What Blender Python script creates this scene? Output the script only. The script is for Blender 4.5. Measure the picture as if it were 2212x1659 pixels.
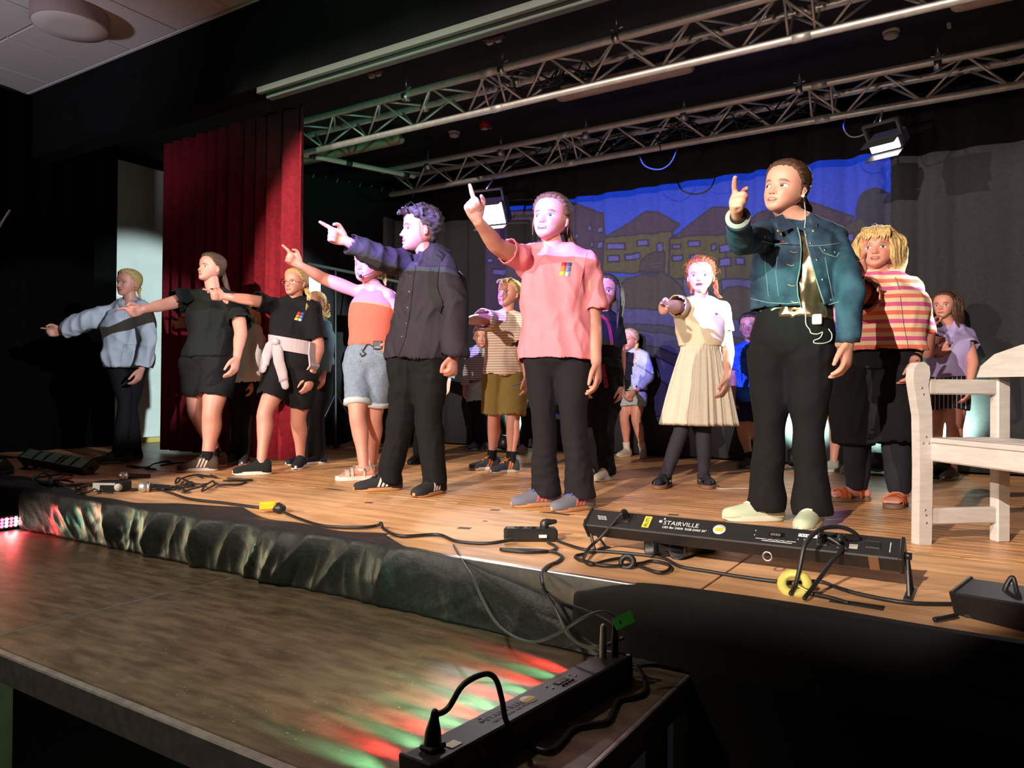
import bpy, bmesh, math, random
import numpy as np
from mathutils import Vector, Matrix
from mathutils.bvhtree import BVHTree

for o in list(bpy.data.objects):
    bpy.data.objects.remove(o)
scene = bpy.context.scene
COL = scene.collection
random.seed(7)
RNG = np.random.default_rng(7)

# ------------------------------------------------------------------ camera
W, Hh = 2212.0, 1659.0
FPX = 1620.0
CAM = np.array([0.0, 0.0, 0.59])
PSI, PITCH, ROLL = math.radians(32.4), math.radians(0.45), math.radians(0.45)
F_ = np.array([-math.sin(PSI) * math.cos(PITCH), math.cos(PSI) * math.cos(PITCH), math.sin(PITCH)])
R0 = np.array([math.cos(PSI), math.sin(PSI), 0.0])
U0 = np.cross(R0, F_)
R_ = math.cos(ROLL) * R0 + math.sin(ROLL) * U0
U_ = np.cross(R_, F_)
cam = bpy.data.cameras.new('camera')
camo = bpy.data.objects.new('camera', cam)
COL.objects.link(camo)
cam.sensor_fit = 'HORIZONTAL'
cam.sensor_width = 36.0
cam.lens = FPX / W * 36.0
cam.clip_start = 0.02
M4 = Matrix.Identity(4)
for i in range(3):
    M4[i][0] = R_[i]; M4[i][1] = U_[i]; M4[i][2] = -F_[i]; M4[i][3] = CAM[i]
camo.matrix_world = M4
scene.camera = camo


def ray(px, py):
    return F_ + (px - W / 2) / FPX * R_ - (py - Hh / 2) / FPX * U_


def P(px, py, d):
    """scene point seen at photo pixel (px,py) at depth d metres"""
    return CAM + d * ray(px, py)


def onz(px, py, z=0.0):
    r = ray(px, py)
    return CAM + r * ((z - CAM[2]) / r[2])


def ony(px, py, y):
    r = ray(px, py)
    return CAM + r * ((y - CAM[1]) / r[1])


def depth(p):
    return float(np.dot(np.asarray(p) - CAM, F_))


def pix(p):
    v = np.asarray(p) - CAM
    d = v @ F_
    return W / 2 + FPX * (v @ R_) / d, Hh / 2 - FPX * (v @ U_) / d


# ------------------------------------------------------------------ world, lights, exposure
world = bpy.data.worlds.new('world')
scene.world = world
world.use_nodes = True
bg = world.node_tree.nodes['Background']
bg.inputs[0].default_value = (0.8, 0.85, 1.0, 1)
bg.inputs[1].default_value = 0.006
scene.view_settings.view_transform = 'Standard'
scene.view_settings.look = 'None'
scene.view_settings.exposure = 0.0
scene.view_settings.gamma = 1.0
scene.view_settings.use_curve_mapping = False


def spot(name, loc, target, power, color, angle, blend=0.3, size=0.06):
    l = bpy.data.lights.new(name, 'SPOT')
    l.energy = power
    l.color = color
    l.spot_size = math.radians(angle)
    l.spot_blend = blend
    l.shadow_soft_size = size
    o = bpy.data.objects.new(name, l)
    COL.objects.link(o)
    o.location = loc
    d = Vector(target) - Vector(loc)
    o.rotation_euler = d.to_track_quat('-Z', 'Y').to_euler()
    return o


# front-of-house spotlights hanging in the hall (housings and the added beam-cutting flaps are built further down)
KEY1, KEY2 = (-0.9, -3.6, 3.02), (-5.5, -3.6, 3.02)
spot('hall_key_light', KEY1, (-2.1, 4.6, 0.9), 3100, (1.0, 0.86, 0.73), 42, 0.10, 0.012)
spot('hall_key_light', KEY2, (-1.95, 4.6, 0.9), 2300, (1.0, 0.86, 0.73), 38, 0.10, 0.012)
# cool side lights: one in front of the row of performers, one from the right wing behind them
spot('side_light', (3.4, 0.9, 2.3), (-5.5, 3.22, 1.05), 2600, (0.85, 0.93, 1.0), 11, 0.4, 0.03)
spot('wing_light', (3.5, 4.95, 1.25), (-7.6, 4.62, 1.02), 5200, (0.78, 0.97, 0.95), 13, 0.4, 0.04)
# narrow green effect lights from the hall
spot('hall_green_light', (-3.6, -2.6, 2.2), (-0.88, 2.9, 1.12), 2200, (0.06, 1.0, 0.55), 5.0, 1.0, 0.05)
spot('hall_green_light', (2.0, -1.0, 1.0), (-3.9, 3.9, 2.72), 700, (0.10, 1.0, 0.55), 14, 0.9, 0.05)
# added low fill, no real lamp, to brighten trusses and stage ceiling
spot('added_low_fill', (-1.6, -1.0, 0.7), (-2.0, 4.9, 2.9), 150, (1.0, 0.86, 0.76), 48, 0.8, 0.1)
# fill from above, added to brighten the low platforms
spot('added_platform_fill', (-2.6, 0.5, 3.2), (-2.3, 1.55, -0.2), 330, (1.0, 0.86, 0.68), 58, 0.9, 0.1)
# added fill in place of stage bounce on the hall ceiling
spot('added_ceiling_fill', (-5.0, -1.0, 1.0), (-6.3, 2.2, 3.3), 330, (0.88, 0.85, 1.0), 50, 0.8, 0.15)

# ------------------------------------------------------------------ mesh helpers


def S(r, g, b):
    """sRGB 0-255 to linear"""
    o = []
    for c in (r, g, b):
        c = c / 255.0
        o.append(c / 12.92 if c <= 0.04045 else ((c + 0.055) / 1.055) ** 2.4)
    return tuple(o)


def nrm(v):
    v = np.asarray(v, float)
    return v / (np.linalg.norm(v) + 1e-12)


class MB:
    def __init__(self):
        self.v = []
        self.f = []
        self.n = 0
        self.isbox = False
        self.curved = False

    def add(self, v, f):
        v = np.asarray(v, float).reshape(-1, 3)
        o = self.n
        self.v.append(v)
        self.f.extend([tuple(int(i) + o for i in q) for q in f])
        self.n += len(v)
        return self

    def verts(self):
        return np.concatenate(self.v) if self.v else np.zeros((0, 3))

    def box(self, lo, hi, axes=None, org=None, bev=0.0):
        self.isbox = True
        lo = np.array(lo, float); hi = np.array(hi, float)
        if bev > 0:
            # chamfered box: 24 verts
            pts = []
            idx = {}
            for sx in (0, 1):
                for sy in (0, 1):
                    for sz in (0, 1):
                        s = (sx, sy, sz)
                        for a in range(3):
                            p = []
                            for k in range(3):
                                e = hi[k] if s[k] else lo[k]
                                if k != a:
                                    e += -bev if s[k] else bev
                                p.append(e)
                            idx[(s, a)] = len(pts)
                            pts.append(p)
            f = []
            for a in range(3):
                b, c = [(1, 2), (2, 0), (0, 1)][a]
                for sa in (0, 1):
                    q = []
                    for sb, sc in ((0, 0), (1, 0), (1, 1), (0, 1)):
                        s = [0, 0, 0]; s[a] = sa; s[b] = sb; s[c] = sc
                        q.append(idx[(tuple(s), a)])
                    f.append(q if sa else q[::-1])
            for a in range(3):
                b, c = [(1, 2), (2, 0), (0, 1)][a]
                for sb in (0, 1):
                    for sc in (0, 1):
                        s0 = [0, 0, 0]; s0[b] = sb; s0[c] = sc
                        s1 = list(s0); s1[a] = 1
                        s0 = tuple(s0); s1 = tuple(s1)
                        q = [idx[(s0, b)], idx[(s1, b)], idx[(s1, c)], idx[(s0, c)]]
                        f.append(q if sb == sc else q[::-1])
            for s in [(i, j, k) for i in (0, 1) for j in (0, 1) for k in (0, 1)]:
                q = [idx[(s, 0)], idx[(s, 1)], idx[(s, 2)]]
                f.append(q if (sum(s) % 2) else q[::-1])
            p = np.array(pts)
        else:
            p = np.array([[(hi if (i >> 0) & 1 else lo)[0], (hi if (i >> 1) & 1 else lo)[1], (hi if (i >> 2) & 1 else lo)[2]] for i in range(8)])
            f = [(0, 2, 3, 1), (4, 5, 7, 6), (0, 1, 5, 4), (2, 6, 7, 3), (0, 4, 6, 2), (1, 3, 7, 5)]
        if axes is not None:
            A = np.array(axes, float)
            p = p @ A
        if org is not None:
            p = p + np.array(org)
        return self.add(p, f)

    def rings(self, rings, cap=True, closed=True):
        """rings: list of (n,3) arrays"""
        self.curved = True
        n = len(rings[0])
        v = np.concatenate(rings)
        f = []
        m = n if closed else n - 1
        for i in range(len(rings) - 1):
            a = i * n; b = a + n
            for j in range(m):
                k = (j + 1) % n
                f.append((a + j, a + k, b + k, b + j))
        if cap:
            f.append(tuple(range(n - 1, -1, -1)))
            f.append(tuple((len(rings) - 1) * n + j for j in range(n)))
        return self.add(v, f)

    def tube(self, pts, radii, n=10, sub=4, ref=None, flat=1.0, round_end=True, cap=True):
        """smooth tube through pts; flat<1 squashes along the axis perpendicular to ref"""
        pts = np.array(pts, float)
        radii = np.array(radii if np.ndim(radii) else [radii] * len(pts), float)
        if sub > 1 and len(pts) > 2:
            pts, radii = catmull(pts, radii, sub)
        if round_end:
            # small domes at the ends
            t0 = nrm(pts[0] - pts[1]); t1 = nrm(pts[-1] - pts[-2])
            r0, r1 = radii[0], radii[-1]
            e0 = [pts[0] + t0 * r0 * math.sin(a) for a in (1.45, 1.0, 0.5)]
            e1 = [pts[-1] + t1 * r1 * math.sin(a) for a in (0.5, 1.0, 1.45)]
            c0 = [r0 * math.cos(a) for a in (1.45, 1.0, 0.5)]
            c1 = [r1 * math.cos(a) for a in (0.5, 1.0, 1.45)]
            pts = np.concatenate([e0, pts, e1]); radii = np.concatenate([c0, radii, c1])
        T = np.gradient(pts, axis=0)
        T /= np.linalg.norm(T, axis=1)[:, None] + 1e-12
        u = np.array(ref if ref is not None else ((0, 0, 1) if abs(T[0][2]) < 0.9 else (1, 0, 0)), float)
        rings = []
        ang = np.linspace(0, 2 * math.pi, n, endpoint=False)
        for i in range(len(pts)):
            if ref is not None:
                u = np.array(ref, float)
            u = u - T[i] * (u @ T[i])
            u = nrm(u)
            w = np.cross(T[i], u)
            rings.append(pts[i] + radii[i] * (np.cos(ang)[:, None] * u + flat * np.sin(ang)[:, None] * w))
        return self.rings(rings, cap)

    def ellipsoid(self, c, r, axes=None, nu=16, nv=10):
        A = np.array(axes if axes is not None else np.eye(3), float)
        rings = []
        a = np.linspace(0, 2 * math.pi, nu, endpoint=False)
        for j in range(1, nv):
            t = math.pi * j / nv
            p = np.stack([np.cos(a) * math.sin(t) * r[0], np.sin(a) * math.sin(t) * r[1], np.full(nu, -math.cos(t) * r[2])], 1)
            rings.append(p @ A + np.array(c))
        return self.rings(rings, True)

    def cyl(self, a, b, r, n=12, r2=None):
        a = np.array(a, float); b = np.array(b, float)
        return self.tube([a, b], [r, r if r2 is None else r2], n=n, sub=1, round_end=False)

    def mesh(self, name, smooth=True):
        me = bpy.data.meshes.new(name)
        me.from_pydata([tuple(p) for p in self.verts()], [], self.f)
        me.update()
        if smooth and (self.curved or not self.isbox):
            me.shade_smooth()
        return me


def catmull(pts, radii, sub):
    p = np.concatenate([[2 * pts[0] - pts[1]], pts, [2 * pts[-1] - pts[-2]]])
    op = []; orr = []
    for i in range(len(pts) - 1):
        p0, p1, p2, p3 = p[i:i + 4]
        for k in range(sub):
            t = k / sub
            op.append(0.5 * (2 * p1 + (p2 - p0) * t + (2 * p0 - 5 * p1 + 4 * p2 - p3) * t * t + (3 * p1 - p0 - 3 * p2 + p3) * t ** 3))
            s = t * t * (3 - 2 * t)
            orr.append(radii[i] * (1 - s) + radii[i + 1] * s)
    op.append(pts[-1]); orr.append(radii[-1])
    return np.array(op), np.array(orr)


def mkobj(name, me, mat=None, parent=None, org=None):
    """link a mesh; its vertices are world coordinates, moved under parent's origin"""
    if isinstance(me, MB):
        me = me.mesh(name)
    o = bpy.data.objects.new(name, me)
    COL.objects.link(o)
    if mat is not None and len(me.materials) == 0:
        me.materials.append(mat)
    if parent is not None:
        o.parent = parent
        w = wloc(parent)
        if w.length > 0:
            me.transform(Matrix.Translation(-w))
    elif org is not None:
        me.transform(Matrix.Translation(-Vector(org)))
        o.location = org
    return o


def wloc(o):
    v = Vector((0, 0, 0))
    while o is not None:
        v = v + o.location
        o = o.parent
    return v


def tag(o, label=None, cat=None, group=None, kind=None):
    if label: o['label'] = label
    if cat: o['category'] = cat
    if group: o['group'] = group
    if kind: o['kind'] = kind
    return o


def empty(name, loc, label, cat, group=None):
    o = bpy.data.objects.new(name, None)
    o.empty_display_size = 0.05
    COL.objects.link(o)
    o.location = tuple(float(c) for c in loc)
    return tag(o, label, cat, group)


def struct(name, mb, mat, parent=None):
    o = mkobj(name, mb, mat, parent)
    if parent is None:
        o['kind'] = 'structure'
    return o


def flat_shade(o):
    o.data.shade_flat()
    return o


# ------------------------------------------------------------------ materials
MATS = {}


def mat(name, col, rough=0.7, metal=0.0, var=0.0, scale=20.0, bump=0.0, bscale=None, stretch=None, emit=None, spec=0.5, col2=None, sheen=0.0, obj_random=0.0):
    if name in MATS:
        return MATS[name]
    m = bpy.data.materials.new(name)
    m.use_nodes = True
    nt = m.node_tree
    b = nt.nodes['Principled BSDF']
    b.inputs['Base Color'].default_value = (*col, 1)
    b.inputs['Roughness'].default_value = rough
    b.inputs['Metallic'].default_value = metal
    b.inputs['Specular IOR Level'].default_value = spec
    if sheen:
        b.inputs['Sheen Weight'].default_value = sheen
    if emit:
        b.inputs['Emission Color'].default_value = (*emit[:3], 1)
        b.inputs['Emission Strength'].default_value = emit[3]
    if var or bump or obj_random:
        tc = nt.nodes.new('ShaderNodeTexCoord')
        mp = nt.nodes.new('ShaderNodeMapping')
        nt.links.new(tc.outputs['Object'], mp.inputs[0])
        if stretch:
            mp.inputs['Scale'].default_value = stretch
        nz = nt.nodes.new('ShaderNodeTexNoise')
        nz.inputs['Scale'].default_value = scale
        nz.inputs['Detail'].default_value = 4
        nt.links.new(mp.outputs[0], nz.inputs['Vector'])
        if var or obj_random:
            mix = nt.nodes.new('ShaderNodeMix')
            mix.data_type = 'RGBA'
            c2 = col2 if col2 else tuple(max(0, c * (1 - var)) for c in col)
            c1 = col if col2 else tuple(min(1, c * (1 + var * 0.6)) for c in col)
            mix.inputs[6].default_value = (*c1, 1)
            mix.inputs[7].default_value = (*c2, 1)
            rp = nt.nodes.new('ShaderNodeMapRange')
            rp.inputs[1].default_value = 0.35; rp.inputs[2].default_value = 0.65
            nt.links.new(nz.outputs[0], rp.inputs[0])
            nt.links.new(rp.outputs[0], mix.inputs[0])
            last = mix.outputs[2]
            if obj_random:
                oi = nt.nodes.new('ShaderNodeObjectInfo')
                hs = nt.nodes.new('ShaderNodeHueSaturation')
                mr = nt.nodes.new('ShaderNodeMapRange')
                mr.inputs[3].default_value = 1 - obj_random; mr.inputs[4].default_value = 1 + obj_random
                nt.links.new(oi.outputs['Random'], mr.inputs[0])
                nt.links.new(mr.outputs[0], hs.inputs['Value'])
                nt.links.new(last, hs.inputs['Color'])
                last = hs.outputs[0]
            nt.links.new(last, b.inputs['Base Color'])
        if bump:
            bp = nt.nodes.new('ShaderNodeBump')
            bp.inputs['Strength'].default_value = min(1.0, bump)
            bp.inputs['Distance'].default_value = 0.004
            if bscale:
                nz2 = nt.nodes.new('ShaderNodeTexNoise')
                nz2.inputs['Scale'].default_value = bscale
                nz2.inputs['Detail'].default_value = 3
                nt.links.new(mp.outputs[0], nz2.inputs['Vector'])
                nt.links.new(nz2.outputs[0], bp.inputs['Height'])
            else:
                nt.links.new(nz.outputs[0], bp.inputs['Height'])
            nt.links.new(bp.outputs[0], b.inputs['Normal'])
    MATS[name] = m
    return m


class NG:
    """tiny helper for math node graphs"""

    def __init__(self, nt):
        self.nt = nt

    def m(self, op, a, b=None, c=None, clamp=False):
        n = self.nt.nodes.new('ShaderNodeMath')
        n.operation = op
        n.use_clamp = clamp
        for i, x in enumerate((a, b, c)):
            if x is None:
                continue
            if hasattr(x, 'links'):
                self.nt.links.new(x, n.inputs[i])
            else:
                n.inputs[i].default_value = x
        return n.outputs[0]

    def mixc(self, fac, a, b):
        n = self.nt.nodes.new('ShaderNodeMix')
        n.data_type = 'RGBA'
        for i, x in ((0, fac), (6, a), (7, b)):
            if hasattr(x, 'links'):
                self.nt.links.new(x, n.inputs[i])
            elif i == 0:
                n.inputs[0].default_value = x
            else:
                n.inputs[i].default_value = (*x, 1)
        return n.outputs[2]

    def step(self, x, lo, hi):
        n = self.nt.nodes.new('ShaderNodeMapRange')
        n.interpolation_type = 'SMOOTHSTEP'
        self.nt.links.new(x, n.inputs[0])
        n.inputs[1].default_value = lo
        n.inputs[2].default_value = hi
        return n.outputs[0]

# ================================================================== setting
STAGE_Y0, TAPE_Y, BACK_Y = 2.13, 3.15, 6.4
PLAT_Z, HALL_Z = -0.22, -0.85
m_black = mat('black_paint', (0.004, 0.004, 0.0045), 0.9, var=0.3, scale=6, spec=0.12)
m_ceil = mat('stage_ceiling_paint', (0.017, 0.015, 0.014), 0.9, var=0.3, scale=3)
m_plank = mat('floor_board', S(206, 152, 104), 0.36, var=0.30, scale=5, stretch=(1.2, 14, 14), bump=0.12, obj_random=0.2)
m_gap = mat('floor_gap', S(60, 36, 22), 0.8)
m_ply = mat('plywood_top', S(214, 164, 118), 0.5, var=0.28, scale=3.0, stretch=(1, 5, 5), bump=0.10, bscale=60)
m_plat = mat('worn_plywood', S(112, 98, 80), 0.42, var=0.5, scale=7.0, stretch=(1.0, 4, 4), bump=0.16, bscale=40, col2=S(78, 66, 52))
nt_ = m_plat.node_tree
g_ = NG(nt_)
tc_ = nt_.nodes.new('ShaderNodeTexCoord')
sp1 = nt_.nodes.new('ShaderNodeTexNoise'); sp1.inputs['Scale'].default_value = 95; sp1.inputs['Detail'].default_value = 2
nt_.links.new(tc_.outputs['Object'], sp1.inputs['Vector'])
sp2 = nt_.nodes.new('ShaderNodeTexNoise'); sp2.inputs['Scale'].default_value = 15; sp2.inputs['Detail'].default_value = 6
nt_.links.new(tc_.outputs['Object'], sp2.inputs['Vector'])
b_ = nt_.nodes['Principled BSDF']
old = b_.inputs['Base Color'].links[0].from_socket
c_1 = g_.mixc(g_.m('MULTIPLY', g_.step(sp2.outputs[0], 0.50, 0.72), 0.32), old, S(50, 38, 30))
c_2 = g_.mixc(g_.m('MULTIPLY', g_.step(sp1.outputs[0], 0.70, 0.76), 0.8), c_1, S(190, 180, 160))
nt_.links.new(c_2, b_.inputs['Base Color'])
m_alu = mat('aluminium', (0.62, 0.62, 0.62), 0.35, 1.0, var=0.15, scale=30)
m_alud = mat('dull_aluminium', (0.45, 0.44, 0.42), 0.45, 0.8, var=0.2, scale=30)
m_wood_leg = mat('platform_timber', S(120, 96, 70), 0.7, var=0.3, scale=8)
m_curtain = mat('black_stage_curtain', (0.026, 0.025, 0.029), 0.95, var=0.15, scale=40, bump=0.1, sheen=0.0)
m_red = mat('red_velvet', S(140, 12, 34), 0.9, var=0.25, scale=30, bump=0.08)
m_white_wall = mat('pale_wall_paint', S(205, 212, 210), 0.8, var=0.06, scale=4)
m_tile = mat('ceiling_tile', S(205, 198, 196), 0.95, var=0.05, scale=60, bump=0.05)
m_grid = mat('ceiling_grid', S(150, 146, 146), 0.7)
m_drape = mat('black_drape_cloth', (0.024, 0.0245, 0.025), 0.5, var=0.35, scale=60, bump=0.5, bscale=90)
m_drape2 = mat('black_drape_matt', (0.008, 0.007, 0.007), 0.9, var=0.2, scale=40, bump=0.3, bscale=90)

# floor of the stage (under-layer) with boards
mb = MB(); mb.box((-8.2, TAPE_Y, -0.10), (4.2, BACK_Y + 0.5, -0.016))
floor = struct('floor', mb, m_gap)
row = 0.07
plank_meshes = {}
k = 0
for r in range(int((BACK_Y + 0.2 - TAPE_Y) / row) + 1):
    y0 = TAPE_Y + r * row
    x = -8.1 - random.random() * 1.5
    L = 2.4 if y0 < 4.7 else 3.0
    while x < 4.0:
        if x + L > -8.0:
            if L not in plank_meshes:
                q = MB(); q.box((0, 0, -0.016), (L - 0.002, row - 0.0016, 0.0), bev=0.002)
                plank_meshes[L] = flat = q.mesh('plank', False)
                flat.materials.append(m_plank)
            # leave out boards no part of which is in the photo
            c0, c1 = pix((x, y0, 0)), pix((x + L, y0, 0))
            if not (c1[0] < -20 or c0[0] > W + 20):
                o = bpy.data.objects.new('floor_board', plank_meshes[L])
                COL.objects.link(o)
                o.parent = floor
                o.location = (x, y0, 0)
                k += 1
        x += L
print('planks', k)

# raised front section: four 2 x 1 m deck panels level with the stage
for i, x0 in enumerate((-6.72, -4.72, -2.72, -0.72, 1.28)):
    lab = ['farthest wooden deck panel at the left end of the stage front', 'wooden deck panel under the pile of microphones and cables',
           'wooden deck panel under the yellow cable and power strip', 'wooden deck panel under the long black light bar',
           'wooden deck panel at the right edge beside the black box'][i]
    e = empty('deck_panel', (x0 + 1, STAGE_Y0 + 0.5, -0.2), lab, 'stage panel', 'deck panels along the stage front')
    q = MB(); q.box((x0 + 0.003, STAGE_Y0 + 0.03, -0.02), (x0 + 1.997, TAPE_Y - 0.012, 0.0), bev=0.002)
    flat_shade(mkobj('panel_top', q, m_ply, e))
    q = MB(); q.box((x0 + 0.003, STAGE_Y0, -0.10), (x0 + 1.997, STAGE_Y0 + 0.028, 0.001), bev=0.003)
    flat_shade(mkobj('edge_profile', q, m_alu, e))
    for xx in (x0 + 0.05, x0 + 1.95):
        for yy in (STAGE_Y0 + 0.08, TAPE_Y - 0.08):
            q = MB(); q.box((xx - 0.03, yy - 0.03, HALL_Z), (xx + 0.03, yy + 0.03, -0.02), bev=0.004)
            flat_shade(mkobj('leg', q, m_alud, e))

# gap strip + striped tape where boards and panels meet
m_yel = mat('yellow_tape', S(206, 168, 92), 0.5, var=0.2, scale=30)
m_blk_tape = mat('black_tape', (0.02, 0.02, 0.022), 0.5)
e = empty('hazard_tape', (-2.5, TAPE_Y, 0.0), 'worn black and yellow striped tape along the floor joint', 'tape')
x = -5.9
while x < 1.6:
    ln = random.uniform(0.06, 0.15)
    w = random.uniform(0.008, 0.014)
    q = MB()
    sk = 0.04
    q.add([(x, TAPE_Y - w, 0.0012), (x + ln, TAPE_Y - w, 0.0012), (x + ln + sk, TAPE_Y + w, 0.0012), (x + sk, TAPE_Y + w, 0.0012),
           (x, TAPE_Y - w, 0.0002), (x + ln, TAPE_Y - w, 0.0002), (x + ln + sk, TAPE_Y + w, 0.0002), (x + sk, TAPE_Y + w, 0.0002)],
          [(0, 1, 2, 3), (7, 6, 5, 4), (0, 4, 5, 1), (1, 5, 6, 2), (2, 6, 7, 3), (3, 7, 4, 0)])
    if random.random() < 0.62:
        mkobj('tape_stripe', q, m_yel if random.random() < 0.6 else m_blk_tape, e)
    x += ln
q = MB(); q.box((-6.7, TAPE_Y - 0.011, -0.03), (3.2, TAPE_Y - 0.001, -0.004))
mkobj('joint_strip', q, mat('joint_dark', S(120, 86, 58), 0.7), floor)

# low front platforms
for i, x0 in enumerate((-4.72, -2.72)):
    lab = ['scuffed low platform at far left below the black drape', 'scuffed low wooden platform in the foreground with the light bar on it'][i]
    e = empty('front_platform', (x0 + 1, 1.62, HALL_Z), lab, 'platform', 'low platforms in front of the stage')
    q = MB(); q.box((x0 + 0.006, 1.12, PLAT_Z - 0.02), (x0 + 1.994, 2.118, PLAT_Z), bev=0.002)
    flat_shade(mkobj('platform_top', q, m_plat, e))
    q = MB(); q.box((x0 + 0.004, 1.09, PLAT_Z - 0.085), (x0 + 1.996, 1.118, PLAT_Z + 0.001), bev=0.004)
    flat_shade(mkobj('front_rail', q, m_alud, e))
    for xx in (x0, x0 + 1.985):
        q = MB(); q.box((xx, 1.12, PLAT_Z - 0.085), (xx + 0.02, 2.12, PLAT_Z - 0.001), bev=0.003)
        flat_shade(mkobj('side_rail', q, m_alud, e))
    for xx in (x0 + 0.06, x0 + 1.92):
        for yy in (1.16, 2.05):
            q = MB(); q.box((xx - 0.025, yy - 0.025, HALL_Z), (xx + 0.025, yy + 0.025, PLAT_Z - 0.02), bev=0.004)
            flat_shade(mkobj('leg', q, m_wood_leg, e))
# metal strip at the joint of the two platforms
q = MB(); q.box((-2.7262, 1.12, PLAT_Z - 0.02), (-2.7138, 2.118, PLAT_Z + 0.0015), bev=0.001)
tag(mkobj('joint_profile', q, mat('joint_metal', (0.5, 0.5, 0.48), 0.3, 0.9), None, (-2.72, 1.62, PLAT_Z)), 'bright metal strip between the two low platforms', 'metal strip')

# hall floor
q = MB(); q.box((-12, -7, HALL_Z - 0.1), (8, STAGE_Y0 + 0.1, HALL_Z))
o = struct('floor_hall', q, mat('hall_floor', S(60, 50, 44), 0.5, var=0.2, scale=3))

# ---- pleated curtain sheet


def pleated(x0, x1, z0, z1, y, amp, wave, nx, nz, dirx=(1, 0, 0), org=None, seed=0, jitter=0.25, tilt=0.0):
    """sheet along dirx from org, pleats push along the perpendicular"""
    rg = np.random.default_rng(seed)
    d = nrm(dirx)
    pn = np.array([d[1], -d[0], 0.0])
    L = x1 - x0
    s = np.linspace(0, L, nx)
    ph = 2 * math.pi * s / wave + 0.9 * np.sin(2 * math.pi * s / (wave * 3.7) + seed) + jitter * np.cumsum(rg.normal(0, 0.15, nx))
    am = amp * (0.7 + 0.3 * np.sin(s * 2.3 + seed))
    prof = am * (np.sin(ph) + 0.25 * np.sin(2 * ph + 0.6))
    zz = np.linspace(z0, z1, nz)
    o = np.array(org if org is not None else (x0, y, 0.0), float)
    V = np.zeros((nz, nx, 3))
    for j, z in enumerate(zz):
        t = (z - z0) / (z1 - z0)
        k = 0.75 + 0.25 * (1 - t)
        V[j] = o + s[:, None] * d + (prof * k)[:, None] * pn
        V[j, :, 2] = z
    f = []
    for j in range(nz - 1):
        for i in range(nx - 1):
            a = j * nx + i
            f.append((a, a + 1, a + nx + 1, a + nx))
    return V.reshape(-1, 3), f


def solid(o, th):
    m = o.modifiers.new('thickness', 'SOLIDIFY')
    m.thickness = th
    m.offset = 0
    return o


# back curtain (black), the picture of a town is thrown on it by the projector
v, f = pleated(-6.0, 3.6, 0.02, 2.86, BACK_Y, 0.045, 0.27, 760, 8, seed=3)
o = tag(solid(mkobj('back_curtain', MB().add(v, f), m_curtain, None, (-1.2, BACK_Y, 0)), 0.004), 'wide black pleated curtain across the back of the stage', 'curtain')
# left side curtain (black)
a = np.array([-5.72, 5.02, 0.0]); b = np.array([-5.30, 6.34, 0.0])
v, f = pleated(0, float(np.linalg.norm(b - a)), 0.02, 2.70, 0, 0.03, 0.24, 200, 6, dirx=b - a, org=a, seed=5)
sc = tag(solid(mkobj('side_curtain', MB().add(v, f), mat('side_curtain_black', (0.009, 0.0085, 0.0095), 0.95, var=0.2, scale=30), None, (-5.8, 5.3, 0)), 0.004), 'black curtain on small hooks at the left side of the stage', 'curtain')
# curtain hooks on the left rail
q = MB(); q.tube([a + [0, 0, 2.735], b + [0, 0, 2.735]], [0.012, 0.012], sub=1)
e = empty('curtain_rail', (-5.8, 5.3, 2.735), 'thin dark rail with hooks above the left black curtain', 'curtain rail')
mkobj('rail', q, m_black, e)
for t in np.linspace(0.05, 0.98, 11):
    p = a + (b - a) * t
    q = MB(); q.tube([p + [0, 0, 2.73], p + [0.012, 0, 2.715], p + [0, 0, 2.70], p + [-0.004, 0, 2.685]], 0.004, n=6)
    mkobj('hook', q, m_alu, e)
# red front curtain
v, f = pleated(-6.36, -4.50, 0.025, 2.80, 4.05, 0.056, 0.165, 520, 10, seed=11)
o = tag(solid(mkobj('red_curtain', MB().add(v, f), m_red, None, (-5.4, 4.06, 0)), 0.005), 'deep red velvet curtain gathered at the left of the stage', 'curtain')
# black curtain at the far left, in front of the side wall
v, f = pleated(0, 3.2, -0.2, 3.2, 0, 0.03, 0.25, 160, 6, dirx=(0.0, 1, 0), org=(-7.35, 1.00, 0), seed=8)
o = tag(solid(mkobj('masking_curtain', MB().add(v, f), mat('masking_black', (0.002, 0.002, 0.0022), 0.95, spec=0.05), None, (-7.35, 2.6, 0)), 0.004), 'black masking curtain left of the pale wall panel', 'curtain')

# side wall with the pale panel
q = MB(); q.box((-7.9, 0.5, HALL_Z), (-7.66, 6.9, 3.6))
struct('wall_left', q, m_black)
q = MB(); q.box((-7.66, 4.24, 0.03), (-7.62, 5.05, 2.95), bev=0.004)
struct('trim_1', q, m_white_wall)
tag(bpy.data.objects['trim_1'], 'pale grey wall panel lit behind the girl in the hoodie')
q = MB(); q.box((-7.66, 3.7, 0.0), (-7.54, 5.05, 0.055), bev=0.004)
struct('baseboard_left', q, mat('baseboard_wood', S(190, 170, 90), 0.6))
# hall wall at far left + back wall of the stage house + right wall
q = MB(); q.box((-9.6, -7, HALL_Z), (-9.4, 0.6, 3.4)); struct('wall_hall_left', q, m_black)
q = MB(); q.box((-8.5, BACK_Y + 0.25, -0.2), (4.5, BACK_Y + 0.4, 3.4)); struct('wall_back', q, m_black)
q = MB(); q.box((4.2, -7, HALL_Z), (4.4, BACK_Y + 0.4, 3.4)); struct('wall_right', q, m_black)

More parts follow.
